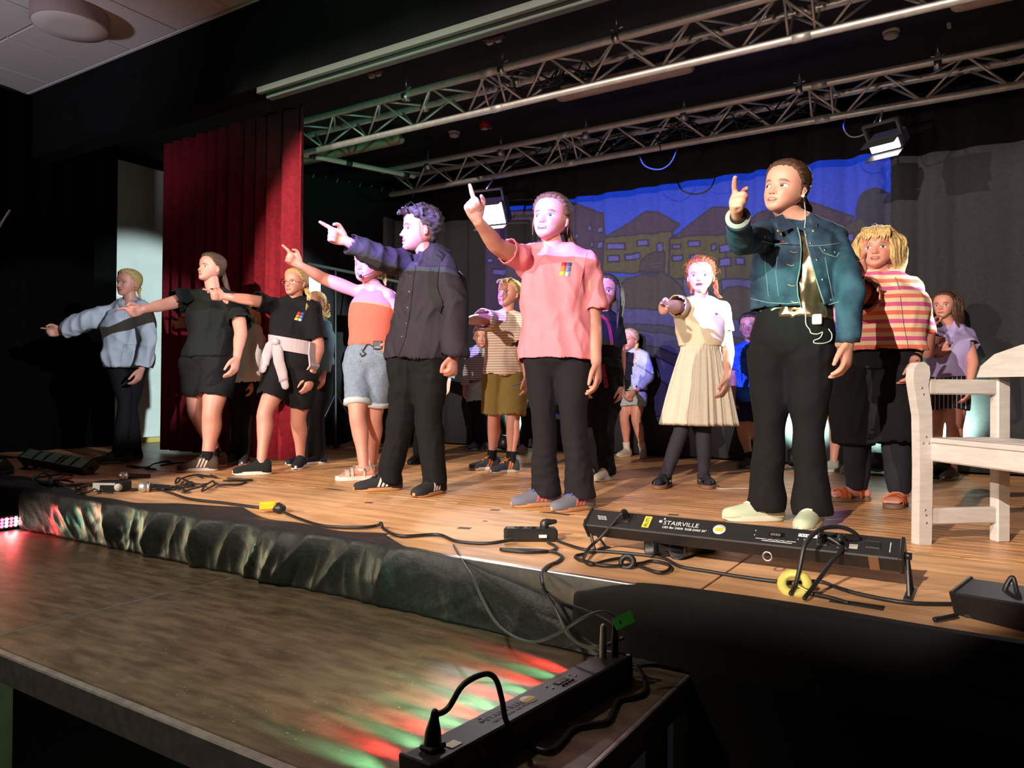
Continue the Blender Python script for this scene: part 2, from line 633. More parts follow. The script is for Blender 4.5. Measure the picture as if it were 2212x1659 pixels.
# stage ceiling, proscenium beam, hall ceiling
BEAM_Y = 3.4
q = MB(); q.box((-7.9, BEAM_Y + 0.18, 3.06), (4.3, BACK_Y + 0.4, 3.2))
struct('ceiling', q, m_ceil)
q = MB(); q.box((-7.9, BEAM_Y, 2.66), (4.3, BEAM_Y + 0.18, 3.36), bev=0.004)
struct('trim_beam', q, m_black)
HC = 3.27
q = MB(); q.box((-9.5, -7.0, HC + 0.02), (4.3, BEAM_Y, HC + 0.1))
hc = struct('ceiling_hall', q, m_grid)
TS = 0.62
tile_me = MB().box((0.008, 0.008, 0), (TS - 0.008, TS - 0.008, 0.022), bev=0.004).mesh('tile', False)
tile_me.materials.append(m_tile)
k = 0
for i in range(-3, 15):
    for j in range(8):
        x0 = -7.62 + i * TS; y0 = BEAM_Y - (j + 1) * TS - 0.02
        if True:
            o = bpy.data.objects.new('ceiling_tile', tile_me)
            COL.objects.link(o); o.parent = hc
            o.location = (x0, y0, HC - 0.004)
            k += 1
q = MB(); q.box((-9.5, BEAM_Y - 0.02, HC - 0.012), (4.3, BEAM_Y, HC + 0.02)); mkobj('edge_trim', q, m_tile, hc)

# round ceiling lamp (switched off)
cl = P(152, 42, 5.6); r = ray(152, 42); cl = CAM + r * ((HC - 0.06 - CAM[2]) / r[2])
e = empty('ceiling_lamp', (cl[0], cl[1], HC), 'round flat white drum lamp on the tiled hall ceiling', 'lamp')
rings = []
ang = np.linspace(0, 2 * math.pi, 48, endpoint=False)
for rr, zz in ((0.245, 0.0), (0.25, -0.01), (0.25, -0.105), (0.244, -0.112)):
    rings.append(np.stack([cl[0] + rr * np.cos(ang), cl[1] + rr * np.sin(ang), np.full(48, HC - 0.004 + zz)], 1))
mkobj('drum', MB().rings(rings), mat('drum_shade', S(150, 130, 128), 0.7), e)
rings = [np.stack([cl[0] + rr * np.cos(ang), cl[1] + rr * np.sin(ang), np.full(48, HC + zz)], 1) for rr, zz in ((0.24, -0.112), (0.236, -0.119), (0.12, -0.121))]
mkobj('diffuser', MB().rings(rings), mat('drum_diffuser', S(205, 196, 192), 0.6), e)

# pale curtain track under the beam
r = ray(555, 183); tx = (CAM + r * (BEAM_Y / r[1]))
e = empty('curtain_track', (0, BEAM_Y + 0.05, 2.66), 'long pale metal curtain track under the black beam', 'curtain track')
q = MB(); q.box((tx[0], BEAM_Y - 0.004, 2.618), (4.1, BEAM_Y + 0.030, 2.66), bev=0.003)
flat_shade(mkobj('track_front', q, mat('track_pale', S(104, 110, 104), 0.6), e))
q = MB(); q.box((tx[0] + 0.02, BEAM_Y + 0.06, 2.60), (4.1, BEAM_Y + 0.115, 2.66), bev=0.004)
flat_shade(mkobj('track_channel', q, mat('track_grey', S(90, 96, 90), 0.6), e))

# ================================================================== projector: throws a drawn night town on the back curtain
PROJ = np.array([-2.5, -0.9, 2.52])
PTGT = np.array([-2.5, BACK_Y, 1.15])


def poly_mask(uu, vv, poly):
    ins = np.zeros(uu.shape, bool)
    n = len(poly)
    for i in range(n):
        x1, y1 = poly[i]; x2, y2 = poly[(i + 1) % n]
        c = ((y1 > vv) != (y2 > vv))
        xi = (x2 - x1) * (vv - y1) / ((y2 - y1) if y2 != y1 else 1e-9) + x1
        ins ^= c & (uu < xi)
    return ins


def make_town():
    """picture in wall coordinates (X,z) on the back curtain, drawn with polygons"""
    X0, X1, Z0, Z1 = -4.42, -0.64, 0.05, 2.44
    nx, nz = 900, 612
    xs = np.linspace(X0, X1, nx); zs = np.linspace(Z0, Z1, nz)
    XX, ZZ = np.meshgrid(xs, zs)
    img = np.zeros((nz, nx, 3))

    def wp(pts):
        o = []
        for p in pts:
            q = ony(p[0], p[1], BACK_Y)
            o.append((q[0], q[2]))
        return o

    def fill(pts, c, line=True):
        w = wp(pts)
        m = poly_mask(XX, ZZ, w)
        img[m] = c
        if line:
            n = len(w)
            for i in range(n):
                a = np.array(w[i]); b = np.array(w[(i + 1) % n])
                d = b - a; L = d @ d + 1e-9
                t = np.clip(((XX - a[0]) * d[0] + (ZZ - a[1]) * d[1]) / L, 0, 1)
                dist = np.hypot(XX - a[0] - t * d[0], ZZ - a[1] - t * d[1])
                img[dist < 0.008] = (0.02, 0.015, 0.06)

    img[:] = (0.010, 0.062, 0.72)
    mar = (0.055, 0.022, 0.085); roof = (0.055, 0.028, 0.085); och = (0.105, 0.088, 0.042); win = (0.12, 0.105, 0.48)
    teal = (0.055, 0.09, 0.10); bush = (0.060, 0.046, 0.058); road = (0.070, 0.062, 0.275); road2 = (0.045, 0.036, 0.11); tree = (0.016, 0.02, 0.06)
    fill([(1040, 468), (1082, 461), (1125, 455), (1218, 431), (1303, 461), (1308, 506), (1306, 586), (1290, 613), (1290, 800), (1040, 800)], mar)
    for a, b, c, d in ((1127, 507, 1136, 517), (1160, 518, 1174, 526), (1240, 505, 1252, 516), (1270, 486, 1278, 498), (1288, 488, 1302, 502), (1288, 520, 1302, 536), (1240, 527, 1250, 538),
                       (1054, 558, 1066, 569), (1065, 579, 1093, 594), (1275, 520, 1281, 534)):
        fill([(a, b + 2), (c, b), (c, d - 1), (a, d)], win)
    # long street below
    fill([(1290, 600), (1480, 590), (1930, 560), (1930, 1000), (1040, 1000), (1040, 690), (1290, 660)], teal, False)
    # houses
    fill([(1306, 515), (1352, 508), (1452, 500), (1445, 592), (1300, 588)], och)
    fill([(1306, 515), (1330, 500), (1345, 490), (1352, 484), (1397, 457), (1419, 457), (1468, 484), (1452, 500), (1400, 504), (1352, 508)], roof)
    fill([(1447, 516), (1520, 506), (1590, 510), (1590, 610), (1445, 600)], och)
    fill([(1447, 514), (1470, 500), (1490, 488), (1536, 446), (1580, 450), (1620, 470), (1620, 506), (1520, 507)], roof)
    fill([(1570, 505), (1850, 480), (1850, 600), (1570, 612)], (0.075, 0.066, 0.045))
    fill([(1560, 506), (1600, 480), (1665, 452), (1742, 434), (1790, 450), (1844, 466), (1812, 492), (1700, 498)], roof)
    fill([(1812, 490), (1850, 472), (1930, 480), (1930, 600), (1812, 600)], (0.055, 0.05, 0.05))
    for a, b, c, d in ((1312, 525, 1349, 540), (1377, 518, 1400, 533), (1417, 524, 1433, 546), (1314, 552, 1338, 567), (1349, 547, 1383, 561), (1451, 526, 1469, 537), (1451, 550, 1475, 563),
                       (1488, 520, 1512, 534), (1492, 550, 1520, 566), (1534, 525, 1546, 540), (1555, 529, 1580, 547), (1554, 559, 1580, 577), (1590, 555, 1606, 572), (1600, 520, 1618, 536), (1826, 500, 1842, 520), (1860, 500, 1880, 525)):
        fill([(a, b + 2), (c, b), (c + 1, d - 2), (a + 1, d)], win)
    # tree
    an = np.linspace(0, 2 * math.pi, 24)
    fill([(1895 + 46 * math.cos(t) * (1 + 0.08 * math.sin(5 * t)), 450 + 42 * math.sin(t) * (1 + 0.08 * math.cos(4 * t))) for t in an], tree, False)
    # hand-drawn arch
    fill([(1382, 586), (1385, 565), (1400, 550), (1412, 543), (1437, 545), (1436, 588)], (0.055, 0.035, 0.06))
    for yy in (560, 568, 576):
        fill([(1402, yy), (1428, yy - 2), (1428, yy), (1402, yy + 2)], (0.10, 0.06, 0.09), False)
    # road with stripes, bushes
    fill([(1300, 664), (1345, 661), (1486, 668), (1930, 640), (1930, 930), (1620, 930), (1500, 890), (1420, 905), (1040, 900), (1040, 690)], road, False)
    fill([(1345, 700), (1420, 702), (1520, 716), (1620, 735), (1620, 748), (1520, 733), (1420, 718), (1345, 712)], road2)
    fill([(1345, 740), (1420, 750), (1520, 790), (1600, 830), (1600, 850), (1500, 812), (1420, 772), (1345, 758)], road2)
    fill([(1345, 790), (1400, 805), (1440, 830), (1460, 900), (1345, 900)], (0.05, 0.042, 0.13))
    fill([(1475, 600), (1520, 616), (1540, 640), (1500, 650), (1480, 640)], (0.085, 0.075, 0.30))
    fill([(1560, 605), (1640, 600), (1640, 622), (1560, 628)], (0.085, 0.075, 0.30))
    fill([(1338, 620), (1352, 602), (1391, 594), (1410, 596), (1428, 588), (1452, 600), (1471, 618), (1487, 645), (1484, 671), (1400, 668), (1341, 664)], bush)
    fill([(1555, 640), (1575, 622), (1600, 618), (1640, 628), (1640, 690), (1560, 690)], bush)
    fill([(1058, 690), (1075, 660), (1095, 655), (1110, 690)], (0.05, 0.042, 0.16))
    # lower part fades out below the street
    img *= np.where(ZZ > 0.30, 1.0, 0.0)[..., None]
    img *= (1.0 + 0.6 * np.clip((ZZ - 1.0) / 0.25, 0, 1))[..., None]
    return img, (X0, X1, Z0, Z1)


def build_projector():
    img, (X0, X1, Z0, Z1) = make_town()
    nz, nx = img.shape[:2]
    # light frame
    d = nrm(PTGT - PROJ)
    right = nrm(np.cross(d, (0, 0, 1)))
    up = np.cross(right, d)
    # resample into projector space
    TU, TV = 0.33, 0.24
    n_u, n_v = 1000, 728
    uu, vv = np.meshgrid(np.linspace(-TU, TU, n_u), np.linspace(-TV, TV, n_v))
    D = d + uu[..., None] * right + vv[..., None] * up
    t = (BACK_Y - PROJ[1]) / D[..., 1]
    Xw = PROJ[0] + t * D[..., 0]; Zw = PROJ[2] + t * D[..., 2]
    ii = np.round((Xw - X0) / (X1 - X0) * (nx - 1)).astype(int)
    jj = np.round((Zw - Z0) / (Z1 - Z0) * (nz - 1)).astype(int)
    ok = (ii >= 0) & (ii < nx) & (jj >= 0) & (jj < nz)
    out = np.zeros((n_v, n_u, 4), np.float32)
    out[..., 3] = 1
    out[ok, :3] = img[jj[ok], ii[ok]]
    im = bpy.data.images.new('town_slide', n_u, n_v, float_buffer=True)
    im.colorspace_settings.name = 'Non-Color'
    im.pixels.foreach_set(out.ravel())
    im.update()
    im.pack()
    l = bpy.data.lights.new('projector_beam', 'SPOT')
    l.energy = 21500
    l.spot_size = math.radians(50)
    l.spot_blend = 0.0
    l.shadow_soft_size = 0.002
    l.use_nodes = True
    nt = l.node_tree
    em = nt.nodes.get('Emission') or nt.nodes.new('ShaderNodeEmission')
    tc = nt.nodes.new('ShaderNodeTexCoord')
    sp = nt.nodes.new('ShaderNodeSeparateXYZ')
    nt.links.new(tc.outputs['Normal'], sp.inputs[0])
    g = NG(nt)
    u = g.m('DIVIDE', sp.outputs[0], g.m('ABSOLUTE', sp.outputs[2]))
    v = g.m('DIVIDE', sp.outputs[1], g.m('ABSOLUTE', sp.outputs[2]))
    u = g.m('ADD', g.m('MULTIPLY', u, 0.5 / TU), 0.5)
    v = g.m('ADD', g.m('MULTIPLY', v, 0.5 / TV), 0.5)
    cb = nt.nodes.new('ShaderNodeCombineXYZ')
    nt.links.new(u, cb.inputs[0]); nt.links.new(v, cb.inputs[1])
    tx = nt.nodes.new('ShaderNodeTexImage')
    tx.image = im
    tx.extension = 'CLIP'
    nt.links.new(cb.outputs[0], tx.inputs[0])
    nt.links.new(tx.outputs[0], em.inputs[0])
    o = bpy.data.objects.new('projector_beam', l)
    COL.objects.link(o)
    mw = Matrix.Identity(4)
    for i in range(3):
        mw[i][0] = right[i]; mw[i][1] = up[i]; mw[i][2] = -d[i]; mw[i][3] = PROJ[i]
    o.matrix_world = mw
    return o


build_projector()

# ================================================================== trusses
m_truss = mat('truss_aluminium', (0.60, 0.57, 0.54), 0.42, 0.6, var=0.12, scale=25)
m_clampm = mat('clamp_steel', (0.55, 0.54, 0.52), 0.35, 1.0)
m_cable = mat('black_cable', (0.012, 0.012, 0.013), 0.45)


def truss(name, label, y, z, x0, x1, side=0.235, cr=0.025, step=0.48, endcap=True):
    """triangular truss, apex down, running along X"""
    e = empty(name, ((x0 + x1) / 2, y, z), label, 'truss', 'lighting trusses over the stage')
    h = side * 0.80
    A = np.array([0, y - side / 2, z + h]); B = np.array([0, y + side / 2, z + h]); Cc = np.array([0, y, z])
    for c in (A, B, Cc):
        q = MB(); q.tube([c + [x0, 0, 0], c + [x1, 0, 0]], [cr, cr], n=14, sub=1, round_end=True)
        mkobj('chord', q, m_truss, e)
    n = int((x1 - x0) / step)
    for (a, b), ph in (((A, Cc), 0), ((B, Cc), 0.5), ((A, B), 0.25)):
        for i in range(n):
            xa = x0 + 0.06 + (i + ph * 0.0) * step
            xb = xa + step / 2
            xc = xa + step
            for u, v in ((a + [xa, 0, 0], b + [xb, 0, 0]), (b + [xb, 0, 0], a + [xc, 0, 0])):
                if v[0] > x1:
                    continue
                q = MB(); q.tube([u, v], [0.0085, 0.0085], n=7, sub=1, round_end=False)
                mkobj('brace', q, m_truss, e)
    # sleeves where two lengths join
    xs = x0 + 2.0
    while xs < x1:
        for c in (A, B, Cc):
            q = MB(); q.tube([c + [xs - 0.05, 0, 0], c + [xs + 0.05, 0, 0]], [cr * 1.12] * 2, n=14, sub=1, round_end=False)
            mkobj('coupling_sleeve', q, m_truss, e)
        for xx in (xs - 0.07, xs + 0.07):
            for u, v in ((A, Cc), (B, Cc), (A, B)):
                q = MB(); q.tube([u + [xx, 0, 0], v + [xx, 0, 0]], [0.0085] * 2, n=7, sub=1, round_end=False)
                mkobj('brace', q, m_truss, e)
        xs += 2.0
    return e, A, B, Cc


# positions read off the photo: the lower chord of each truss
T1Y = 4.31
t1 = ony(655, 331, T1Y)
T2Y = 5.60
t2 = ony(842, 421, T2Y)
tr1, A1, B1, C1 = truss('lighting_truss', 'near silver triangular truss crossing the top of the stage', T1Y, float(t1[2]), float(t1[0]) - 0.06, 3.2, 0.25)
tr2, A2, B2, C2 = truss('lighting_truss', 'far silver triangular truss in front of the back curtain', T2Y, float(t2[2]), float(t2[0]) + 0.02, 3.6, 0.25)
# cross pipe between the trusses at their left end
p0 = ony(640, 330, 4.35); p1 = ony(893, 381, 5.45)
q = MB(); q.tube([p0, p1], [0.022, 0.022], n=14, sub=1)
e = empty('cross_pipe', tuple((p0 + p1) / 2), 'short white pipe joining both trusses at the left', 'pipe')
mkobj('pipe', q, mat('white_pipe', S(215, 208, 200), 0.4, 0.3), e)
for t in (0.12, 0.42, 0.93):
    p = p0 + (p1 - p0) * t; d = nrm(p1 - p0)
    q = MB(); q.tube([p - d * 0.03, p + d * 0.03], [0.0245] * 2, n=14, sub=1, round_end=False)
    mkobj('tape_band', q, m_blk_tape, e)

# clamps and hanging wires: one per spot along the truss
def clamp(px, py, y, label):
    p = ony(px, py, y)
    e = empty('truss_clamp', tuple(p), label, 'clamp', 'clamps on the trusses')
    q = MB(); q.tube([p + [-0.022, 0, 0], p + [0.022, 0, 0]], [0.034, 0.034], n=12, sub=1, round_end=False); mkobj('collar', q, m_clampm, e)
    q = MB(); q.box((-0.016, -0.012, 0.026), (0.016, 0.012, 0.075), org=p, bev=0.003); flat_shade(mkobj('saddle', q, m_clampm, e))
    q = MB(); q.cyl(p + [0, 0, 0.07], p + [0, 0, 0.15], 0.006); mkobj('bolt', q, m_clampm, e)
    for s in (-1, 1):
        q = MB(); q.tube([p + [0, 0, 0.05], p + [0.035 * s, 0.0, 0.06]], [0.005, 0.009], n=6, sub=1); mkobj('wing_nut', q, m_clampm, e)


for px, py, y, lab in ((877, 209, A1[1], 'small steel clamp on the near truss above the emergency light'), (1085, 152, A1[1], 'steel clamp on the near truss left of its joint'),
                       (1332, 82, A1[1], 'steel clamp on the near truss near the top centre'), (918, 232, B1[1], 'bracket clamp on the rear tube of the near truss, left'),
                       (1118, 178, B1[1], 'bracket clamp on the rear tube of the near truss, centre'), (924, 360, A2[1], 'clamp at the left end of the far truss'),
                       (1082, 330, A2[1], 'clamp on the far truss above the left floodlight'), (1266, 293, A2[1], 'clamp on the far truss right of the red alarm'),
                       (1478, 252, A2[1], 'clamp on the far truss left of its joint'), (1727, 195, A2[1], 'clamp on the far truss right of its joint'),
                       (2026, 140, A2[1], 'clamp on the far truss above the right floodlight'), (1655, 36, B1[1], 'clamp on the near truss at top right')):
    clamp(px, py, y, lab)


def cable(pts, r, label, name='cable', m=None, n=8, sub=6, cat='cable', group=None, parent=None):
    q = MB(); q.tube(pts, [r] * len(pts), n=n, sub=sub)
    c = np.mean(np.array(pts), 0)
    if parent is not None:
        return mkobj(name, q, m or m_cable, parent)
    return tag(mkobj(name, q, m or m_cable, None, tuple(c)), label, cat, group)


# tangled cables lying inside the trusses
for i, (x0, x1, y, lab) in enumerate(((1360, 1470, T2Y, 'black cables tangled inside the far truss near the middle'), (1480, 1720, T2Y, 'loose black cables inside the far truss above the jacket girl'),
                                      (1140, 1330, T2Y, 'black cable lying in the far truss above the pink shirt girl'), (1170, 1260, T1Y, 'black cable looped in the near truss by its joint'))):
    rg = np.random.default_rng(50 + i)
    e = empty('truss_cables', tuple(ony((x0 + x1) / 2, 300, y)), lab, 'cable', 'cables in the trusses')
    base = A2 if y == T2Y else A1
    zc = base[2] - 0.10
    a = ony(x0, 300, y)[0]; b = ony(x1, 300, y)[0]
    for k in range(4):
        n = 9
        xs = np.linspace(a - 0.1 * k, b + 0.08 * k, n)
        pts = np.stack([xs + rg.normal(0, 0.03, n), y + rg.normal(0, 0.04, n), zc + rg.normal(0, 0.04, n)], 1)
        cable(pts, 0.006, None, 'cable', parent=e)

# hanging cables under the truss
def hang(px, y, sag, lab, m=None):
    pts = [ony(a, b, y) for a, b in px]
    cable(pts, 0.006, lab, 'hanging_cable', m)


m_wirepale = mat('pale_wire', S(64, 64, 70), 0.5)
hang([(1378, 329), (1393, 358), (1425, 366), (1450, 350), (1466, 313)], T2Y, 0, 'pale cable loop hanging below the middle of the far truss', m_wirepale)
hang([(1832, 247), (1822, 272), (1832, 292), (1850, 296), (1873, 286), (1890, 262), (1905, 234)], T2Y, 0, 'pale cable loop hanging beside the right floodlight', m_wirepale)
hang([(760, 398), (785, 418), (815, 428), (846, 422)], T2Y, 0, 'dark cable hanging at the left end of the far truss')

# ---- floodlights on the far truss


def floodlight(px, py, y, w, h, tilt, yawdeg, label, glow):
    p = ony(px, py, y)
    e = empty('floodlight', tuple(p), label, 'floodlight', 'floodlights hung from the far truss')
    ya = math.radians(yawdeg); ti = math.radians(tilt)
    f = np.array([math.sin(ya) * math.cos(ti), -math.cos(ya) * math.cos(ti), -math.sin(ti)])
    s = nrm(np.cross(f, (0, 0, 1))); u = np.cross(s, f)
    A = np.array([s, f, u])
    q = MB(); q.box((-w / 2, -0.13, -h / 2), (w / 2, 0.0, h / 2), axes=A, org=p, bev=0.01); flat_shade(mkobj('housing', q, mat('flood_housing', (0.02, 0.022, 0.05), 0.5), e))
    q = MB(); q.box((-w / 2 + 0.015, 0.0, -h / 2 + 0.015), (w / 2 - 0.015, 0.008, h / 2 - 0.015), axes=A, org=p, bev=0.002); mkobj('lens', q, glow, e)
    for sx, sz, tilt2 in ((0, 1, 1), (0, -1, -1)):
        q = MB(); q.box((-w / 2, 0.0, sz * h / 2 - 0.003), (w / 2, 0.10, sz * h / 2 + 0.003), axes=A, org=p); flat_shade(mkobj('barn_door', q, mat('barn_door_black', (0.02, 0.02, 0.02), 0.5), e))
    for sx in (-1, 1):
        q = MB(); q.box((sx * w / 2 - 0.004, -0.06, -0.02), (sx * w / 2 + 0.012, -0.03, h / 2 + 0.10), axes=A, org=p); flat_shade(mkobj('yoke_arm', q, mat('barn_door_black', (0.02, 0.02, 0.02), 0.5), e))
    q = MB(); q.box((-w / 2, -0.06, h / 2 + 0.085), (w / 2, -0.03, h / 2 + 0.10), axes=A, org=p); flat_shade(mkobj('yoke_top', q, mat('barn_door_black', (0.02, 0.02, 0.02), 0.5), e))
    top = p + u * (h / 2 + 0.10) - f * 0.045
    q = MB(); q.cyl(top, [top[0], T2Y, C2[2] - 0.01], 0.008); mkobj('hanger', q, m_clampm, e)
    return e, p + f * 0.03, f


m_glow = mat('flood_glow', (1, 1, 1), 0.5, emit=(1.0, 0.95, 0.98, 16))
e1, fp, ff = floodlight(1058, 462, 5.55, 0.30, 0.22, 32, 8, 'bright white floodlight behind the raised hand', m_glow)
s_ = spot('floodlight_beam', fp + ff * 0.12, fp + ff * 2.0, 90, (1.0, 0.94, 0.95), 95, 0.5, 0.08)
s_.parent = e1; s_.location = Vector(fp + ff * 0.12) - e1.location
e2, fp, ff = floodlight(1911, 314, 5.55, 0.22, 0.10, 40, -20, 'small lit floodlight hanging at the upper right', m_glow)
s_ = spot('floodlight_beam', fp + ff * 0.12, fp + ff * 2.0, 60, (1.0, 0.94, 0.95), 95, 0.5, 0.08)
s_.parent = e2; s_.location = Vector(fp + ff * 0.12) - e2.location

# ---- fluorescent battens
m_diff = mat('batten_diffuser', S(190, 168, 150), 0.35, var=0.1, scale=20)
m_body = mat('batten_body', S(150, 132, 118), 0.5)


def batten(pa, pb, z, label):
    ra = ray(*pa); a = CAM + ra * ((z - CAM[2]) / ra[2]); rb = ray(*pb); b = CAM + rb * ((z - CAM[2]) / rb[2])
    a[1] = b[1] = (a[1] + b[1]) / 2
    e = empty('fluorescent_batten', tuple((a + b) / 2), label, 'ceiling light', 'fluorescent battens on the stage ceiling')
    d = nrm(b - a)
    q = MB(); q.tube([a, b], [0.055, 0.055], n=16, sub=1, flat=0.62, ref=(0, 1, 0)); mkobj('diffuser', q, m_diff, e)
    q = MB(); q.box((a[0], a[1] - 0.045, z + 0.02), (b[0], a[1] + 0.045, z + 0.075), bev=0.005); flat_shade(mkobj('housing', q, m_body, e))
    for t in (0.15, 0.85):
        p = a + (b - a) * t
        q = MB(); q.box((-0.012, -0.012, 0.07), (0.012, 0.012, 3.06 - z), org=p); flat_shade(mkobj('mount', q, m_body, e))


batten((1213, 208), (1486, 150), 2.92, 'long fluorescent batten on the black ceiling at centre')
batten((560, 372), (860, 302), 2.92, 'fluorescent batten under the near truss at left')
batten((2075, 6), (2420, -62), 2.92, 'fluorescent batten at the top right corner')

# ---- smoke detectors, alarm, emergency fittings
m_wht = mat('detector_white', S(225, 218, 210), 0.5)


def detector(px, py, label):
    r = ray(px, py); p = CAM + r * ((3.045 - CAM[2]) / r[2])
    e = empty('smoke_detector', (p[0], p[1], 3.06), label, 'smoke detector', 'smoke detectors on the stage ceiling')
    ang = np.linspace(0, 2 * math.pi, 28, endpoint=False)
    prof = [(0.055, 0.0), (0.055, -0.014), (0.05, -0.018)]
    mkobj('base', MB().rings([np.stack([p[0] + a * np.cos(ang), p[1] + a * np.sin(ang), np.full(28, 3.06 + b)], 1) for a, b in prof]), m_wht, e)
    prof = [(0.043, -0.018), (0.043, -0.024), (0.048, -0.027), (0.048, -0.04), (0.036, -0.05), (0.014, -0.054)]
    mkobj('sensor_head', MB().rings([np.stack([p[0] + a * np.cos(ang), p[1] + a * np.sin(ang), np.full(28, 3.06 + b)], 1) for a, b in prof]), m_wht, e)


detector(981, 288, 'white smoke detector beside the red alarm')
detector(1925, 71, 'white smoke detector on the ceiling at upper right')
r = ray(1048, 272); p = CAM + r * ((3.03 - CAM[2]) / r[2])
e = empty('alarm_sounder', (p[0], p[1], 3.06), 'red round fire alarm sounder on the black ceiling', 'fire alarm')
ang = np.linspace(0, 2 * math.pi, 28, endpoint=False)
mr_ = mat('alarm_red', S(170, 20, 30), 0.4)
mkobj('body', MB().rings([np.stack([p[0] + a * np.cos(ang), p[1] + a * np.sin(ang), np.full(28, 3.06 + b)], 1) for a, b in ((0.058, 0), (0.058, -0.03), (0.05, -0.045), (0.03, -0.05))]), mr_, e)
q = MB(); q.ellipsoid((p[0], p[1], 3.005), (0.026, 0.026, 0.014)); mkobj('strobe_lens', q, m_wht, e)
q = MB(); q.box((p[0] - 0.12, p[1] + 0.09, 3.05), (p[0] - 0.02, p[1] + 0.14, 3.06)); flat_shade(mkobj('label_plate', q, m_wht, e))
for px, py, lab in ((810, 158, 'red and white emergency light left above the near truss'), (1067, 84, 'red and white emergency light above the centre of the near truss')):
    r = ray(px, py); p = CAM + r * ((3.05 - CAM[2]) / r[2])
    e = empty('emergency_light', (p[0], p[1], 3.06), lab, 'emergency light', 'small twin emergency lights')
    q = MB(); q.box((-0.085, -0.028, 0.0), (0.085, 0.028, 0.01), org=(p[0], p[1], 3.05)); flat_shade(mkobj('plate', q, mat('plate_red', S(110, 30, 28), 0.5), e))
    for s in (-1, 1):
        q = MB(); q.box((-0.024, -0.017, -0.03), (0.024, 0.017, 0.0), org=(p[0] + s * 0.035, p[1], 3.05), bev=0.005); mkobj('lamp_head', q, m_wht, e)
r = ray(2050, 56); p = CAM + r * ((3.05 - CAM[2]) / r[2])
e = empty('ceiling_socket', (p[0], p[1], 3.06), 'tiny pale fitting on the ceiling right of the detector', 'fitting')
for s in (-1, 1):
    q = MB(); q.box((-0.012, -0.012, 0), (0.012, 0.012, 0.015), org=(p[0], p[1] + 0.025 * s, 3.045), bev=0.003); mkobj('cap', q, m_wht, e)

# ---- hall spotlights: housing, yoke and unseen barn-door flaps added to keep light off drape and beam
def hall_spotlight(pos, label):
    pos = np.array(pos)
    e = empty('hall_spotlight', tuple(pos), label, 'spotlight', 'spotlights hanging in the hall')
    q = MB(); q.box((-0.12, -0.34, -0.10), (0.12, -0.03, 0.10), org=pos, bev=0.01); flat_shade(mkobj('housing', q, m_black, e))
    q = MB(); q.cyl(pos + [0, -0.18, 0.10], (pos[0], pos[1] - 0.18, HC), 0.012); mkobj('hanger', q, m_black, e)
    yb = 0.36
    zl = pos[2] - yb * (pos[2] + 0.01) / (STAGE_Y0 + 0.05 - pos[1])
    zu = pos[2] - yb * (pos[2] - 2.63) / (BEAM_Y - pos[1])
    q = MB(); q.box((pos[0] - 0.42, pos[1] + yb, zl - 0.30), (pos[0] + 0.42, pos[1] + yb + 0.004, zl)); flat_shade(mkobj('added_lower_flap', q, m_black, e))
    q = MB(); q.box((pos[0] - 0.42, pos[1] + yb, zu), (pos[0] + 0.42, pos[1] + yb + 0.004, zu + 0.16)); flat_shade(mkobj('added_upper_flap', q, m_black, e))
    for s in (-1, 1):
        q = MB(); q.tube([pos + [s * 0.12, -0.05, 0.0], (pos[0] + s * 0.42, pos[1] + yb, zl - 0.1)], [0.006] * 2, n=6, sub=1); mkobj('flap_arm', q, m_black, e)
        q = MB(); q.tube([pos + [s * 0.12, -0.05, 0.05], (pos[0] + s * 0.42, pos[1] + yb, zu + 0.1)], [0.006] * 2, n=6, sub=1); mkobj('flap_arm', q, m_black, e)


hall_spotlight(KEY1, 'black spotlight hanging in the hall behind the viewer')
hall_spotlight(KEY2, 'black spotlight hanging in the hall further left')

# ================================================================== light bars
m_bar = mat('bar_black', (0.011, 0.011, 0.012), 0.5, var=0.15, scale=40)
m_barend = mat('bar_endcap', (0.012, 0.012, 0.013), 0.4)
m_print = mat('white_print', S(190, 190, 192), 0.6)
m_lens_off = mat('bar_lens_off', (0.25, 0.27, 0.27), 0.15)
m_sticker = mat('paper_sticker', S(225, 222, 215), 0.6)
m_led = {'r': mat('led_red', (1, 0.05, 0.05), 0.3, emit=(1, 0.03, 0.06, 22)), 'g': mat('led_mint', (0.4, 1, 0.75), 0.3, emit=(0.25, 1, 0.6, 14)), 'w': mat('led_white', (1, 1, 1), 0.3, emit=(1, 0.75, 0.8, 16))}


def text_mesh(s, size, org, right, up, mt, parent, name='printed_text', bold=False):
    cu = bpy.data.curves.new('t', 'FONT')
    cu.body = s
    cu.size = size
    cu.extrude = 0.0002
    cu.resolution_u = 2
    if bold:
        cu.offset = size * 0.02
    ob = bpy.data.objects.new('t', cu)
    COL.objects.link(ob)
    dg = bpy.context.evaluated_depsgraph_get()
    me = bpy.data.meshes.new_from_object(ob.evaluated_get(dg))
    bpy.data.objects.remove(ob)
    bpy.data.curves.remove(cu)
    me.materials.clear()
    M = Matrix.Identity(4)
    right = nrm(right); up = nrm(up); n = np.cross(right, up)
    for i in range(3):
        M[i][0] = right[i]; M[i][1] = up[i]; M[i][2] = n[i]; M[i][3] = org[i]
    me.transform(M)
    return mkobj(name, me, mt, parent)


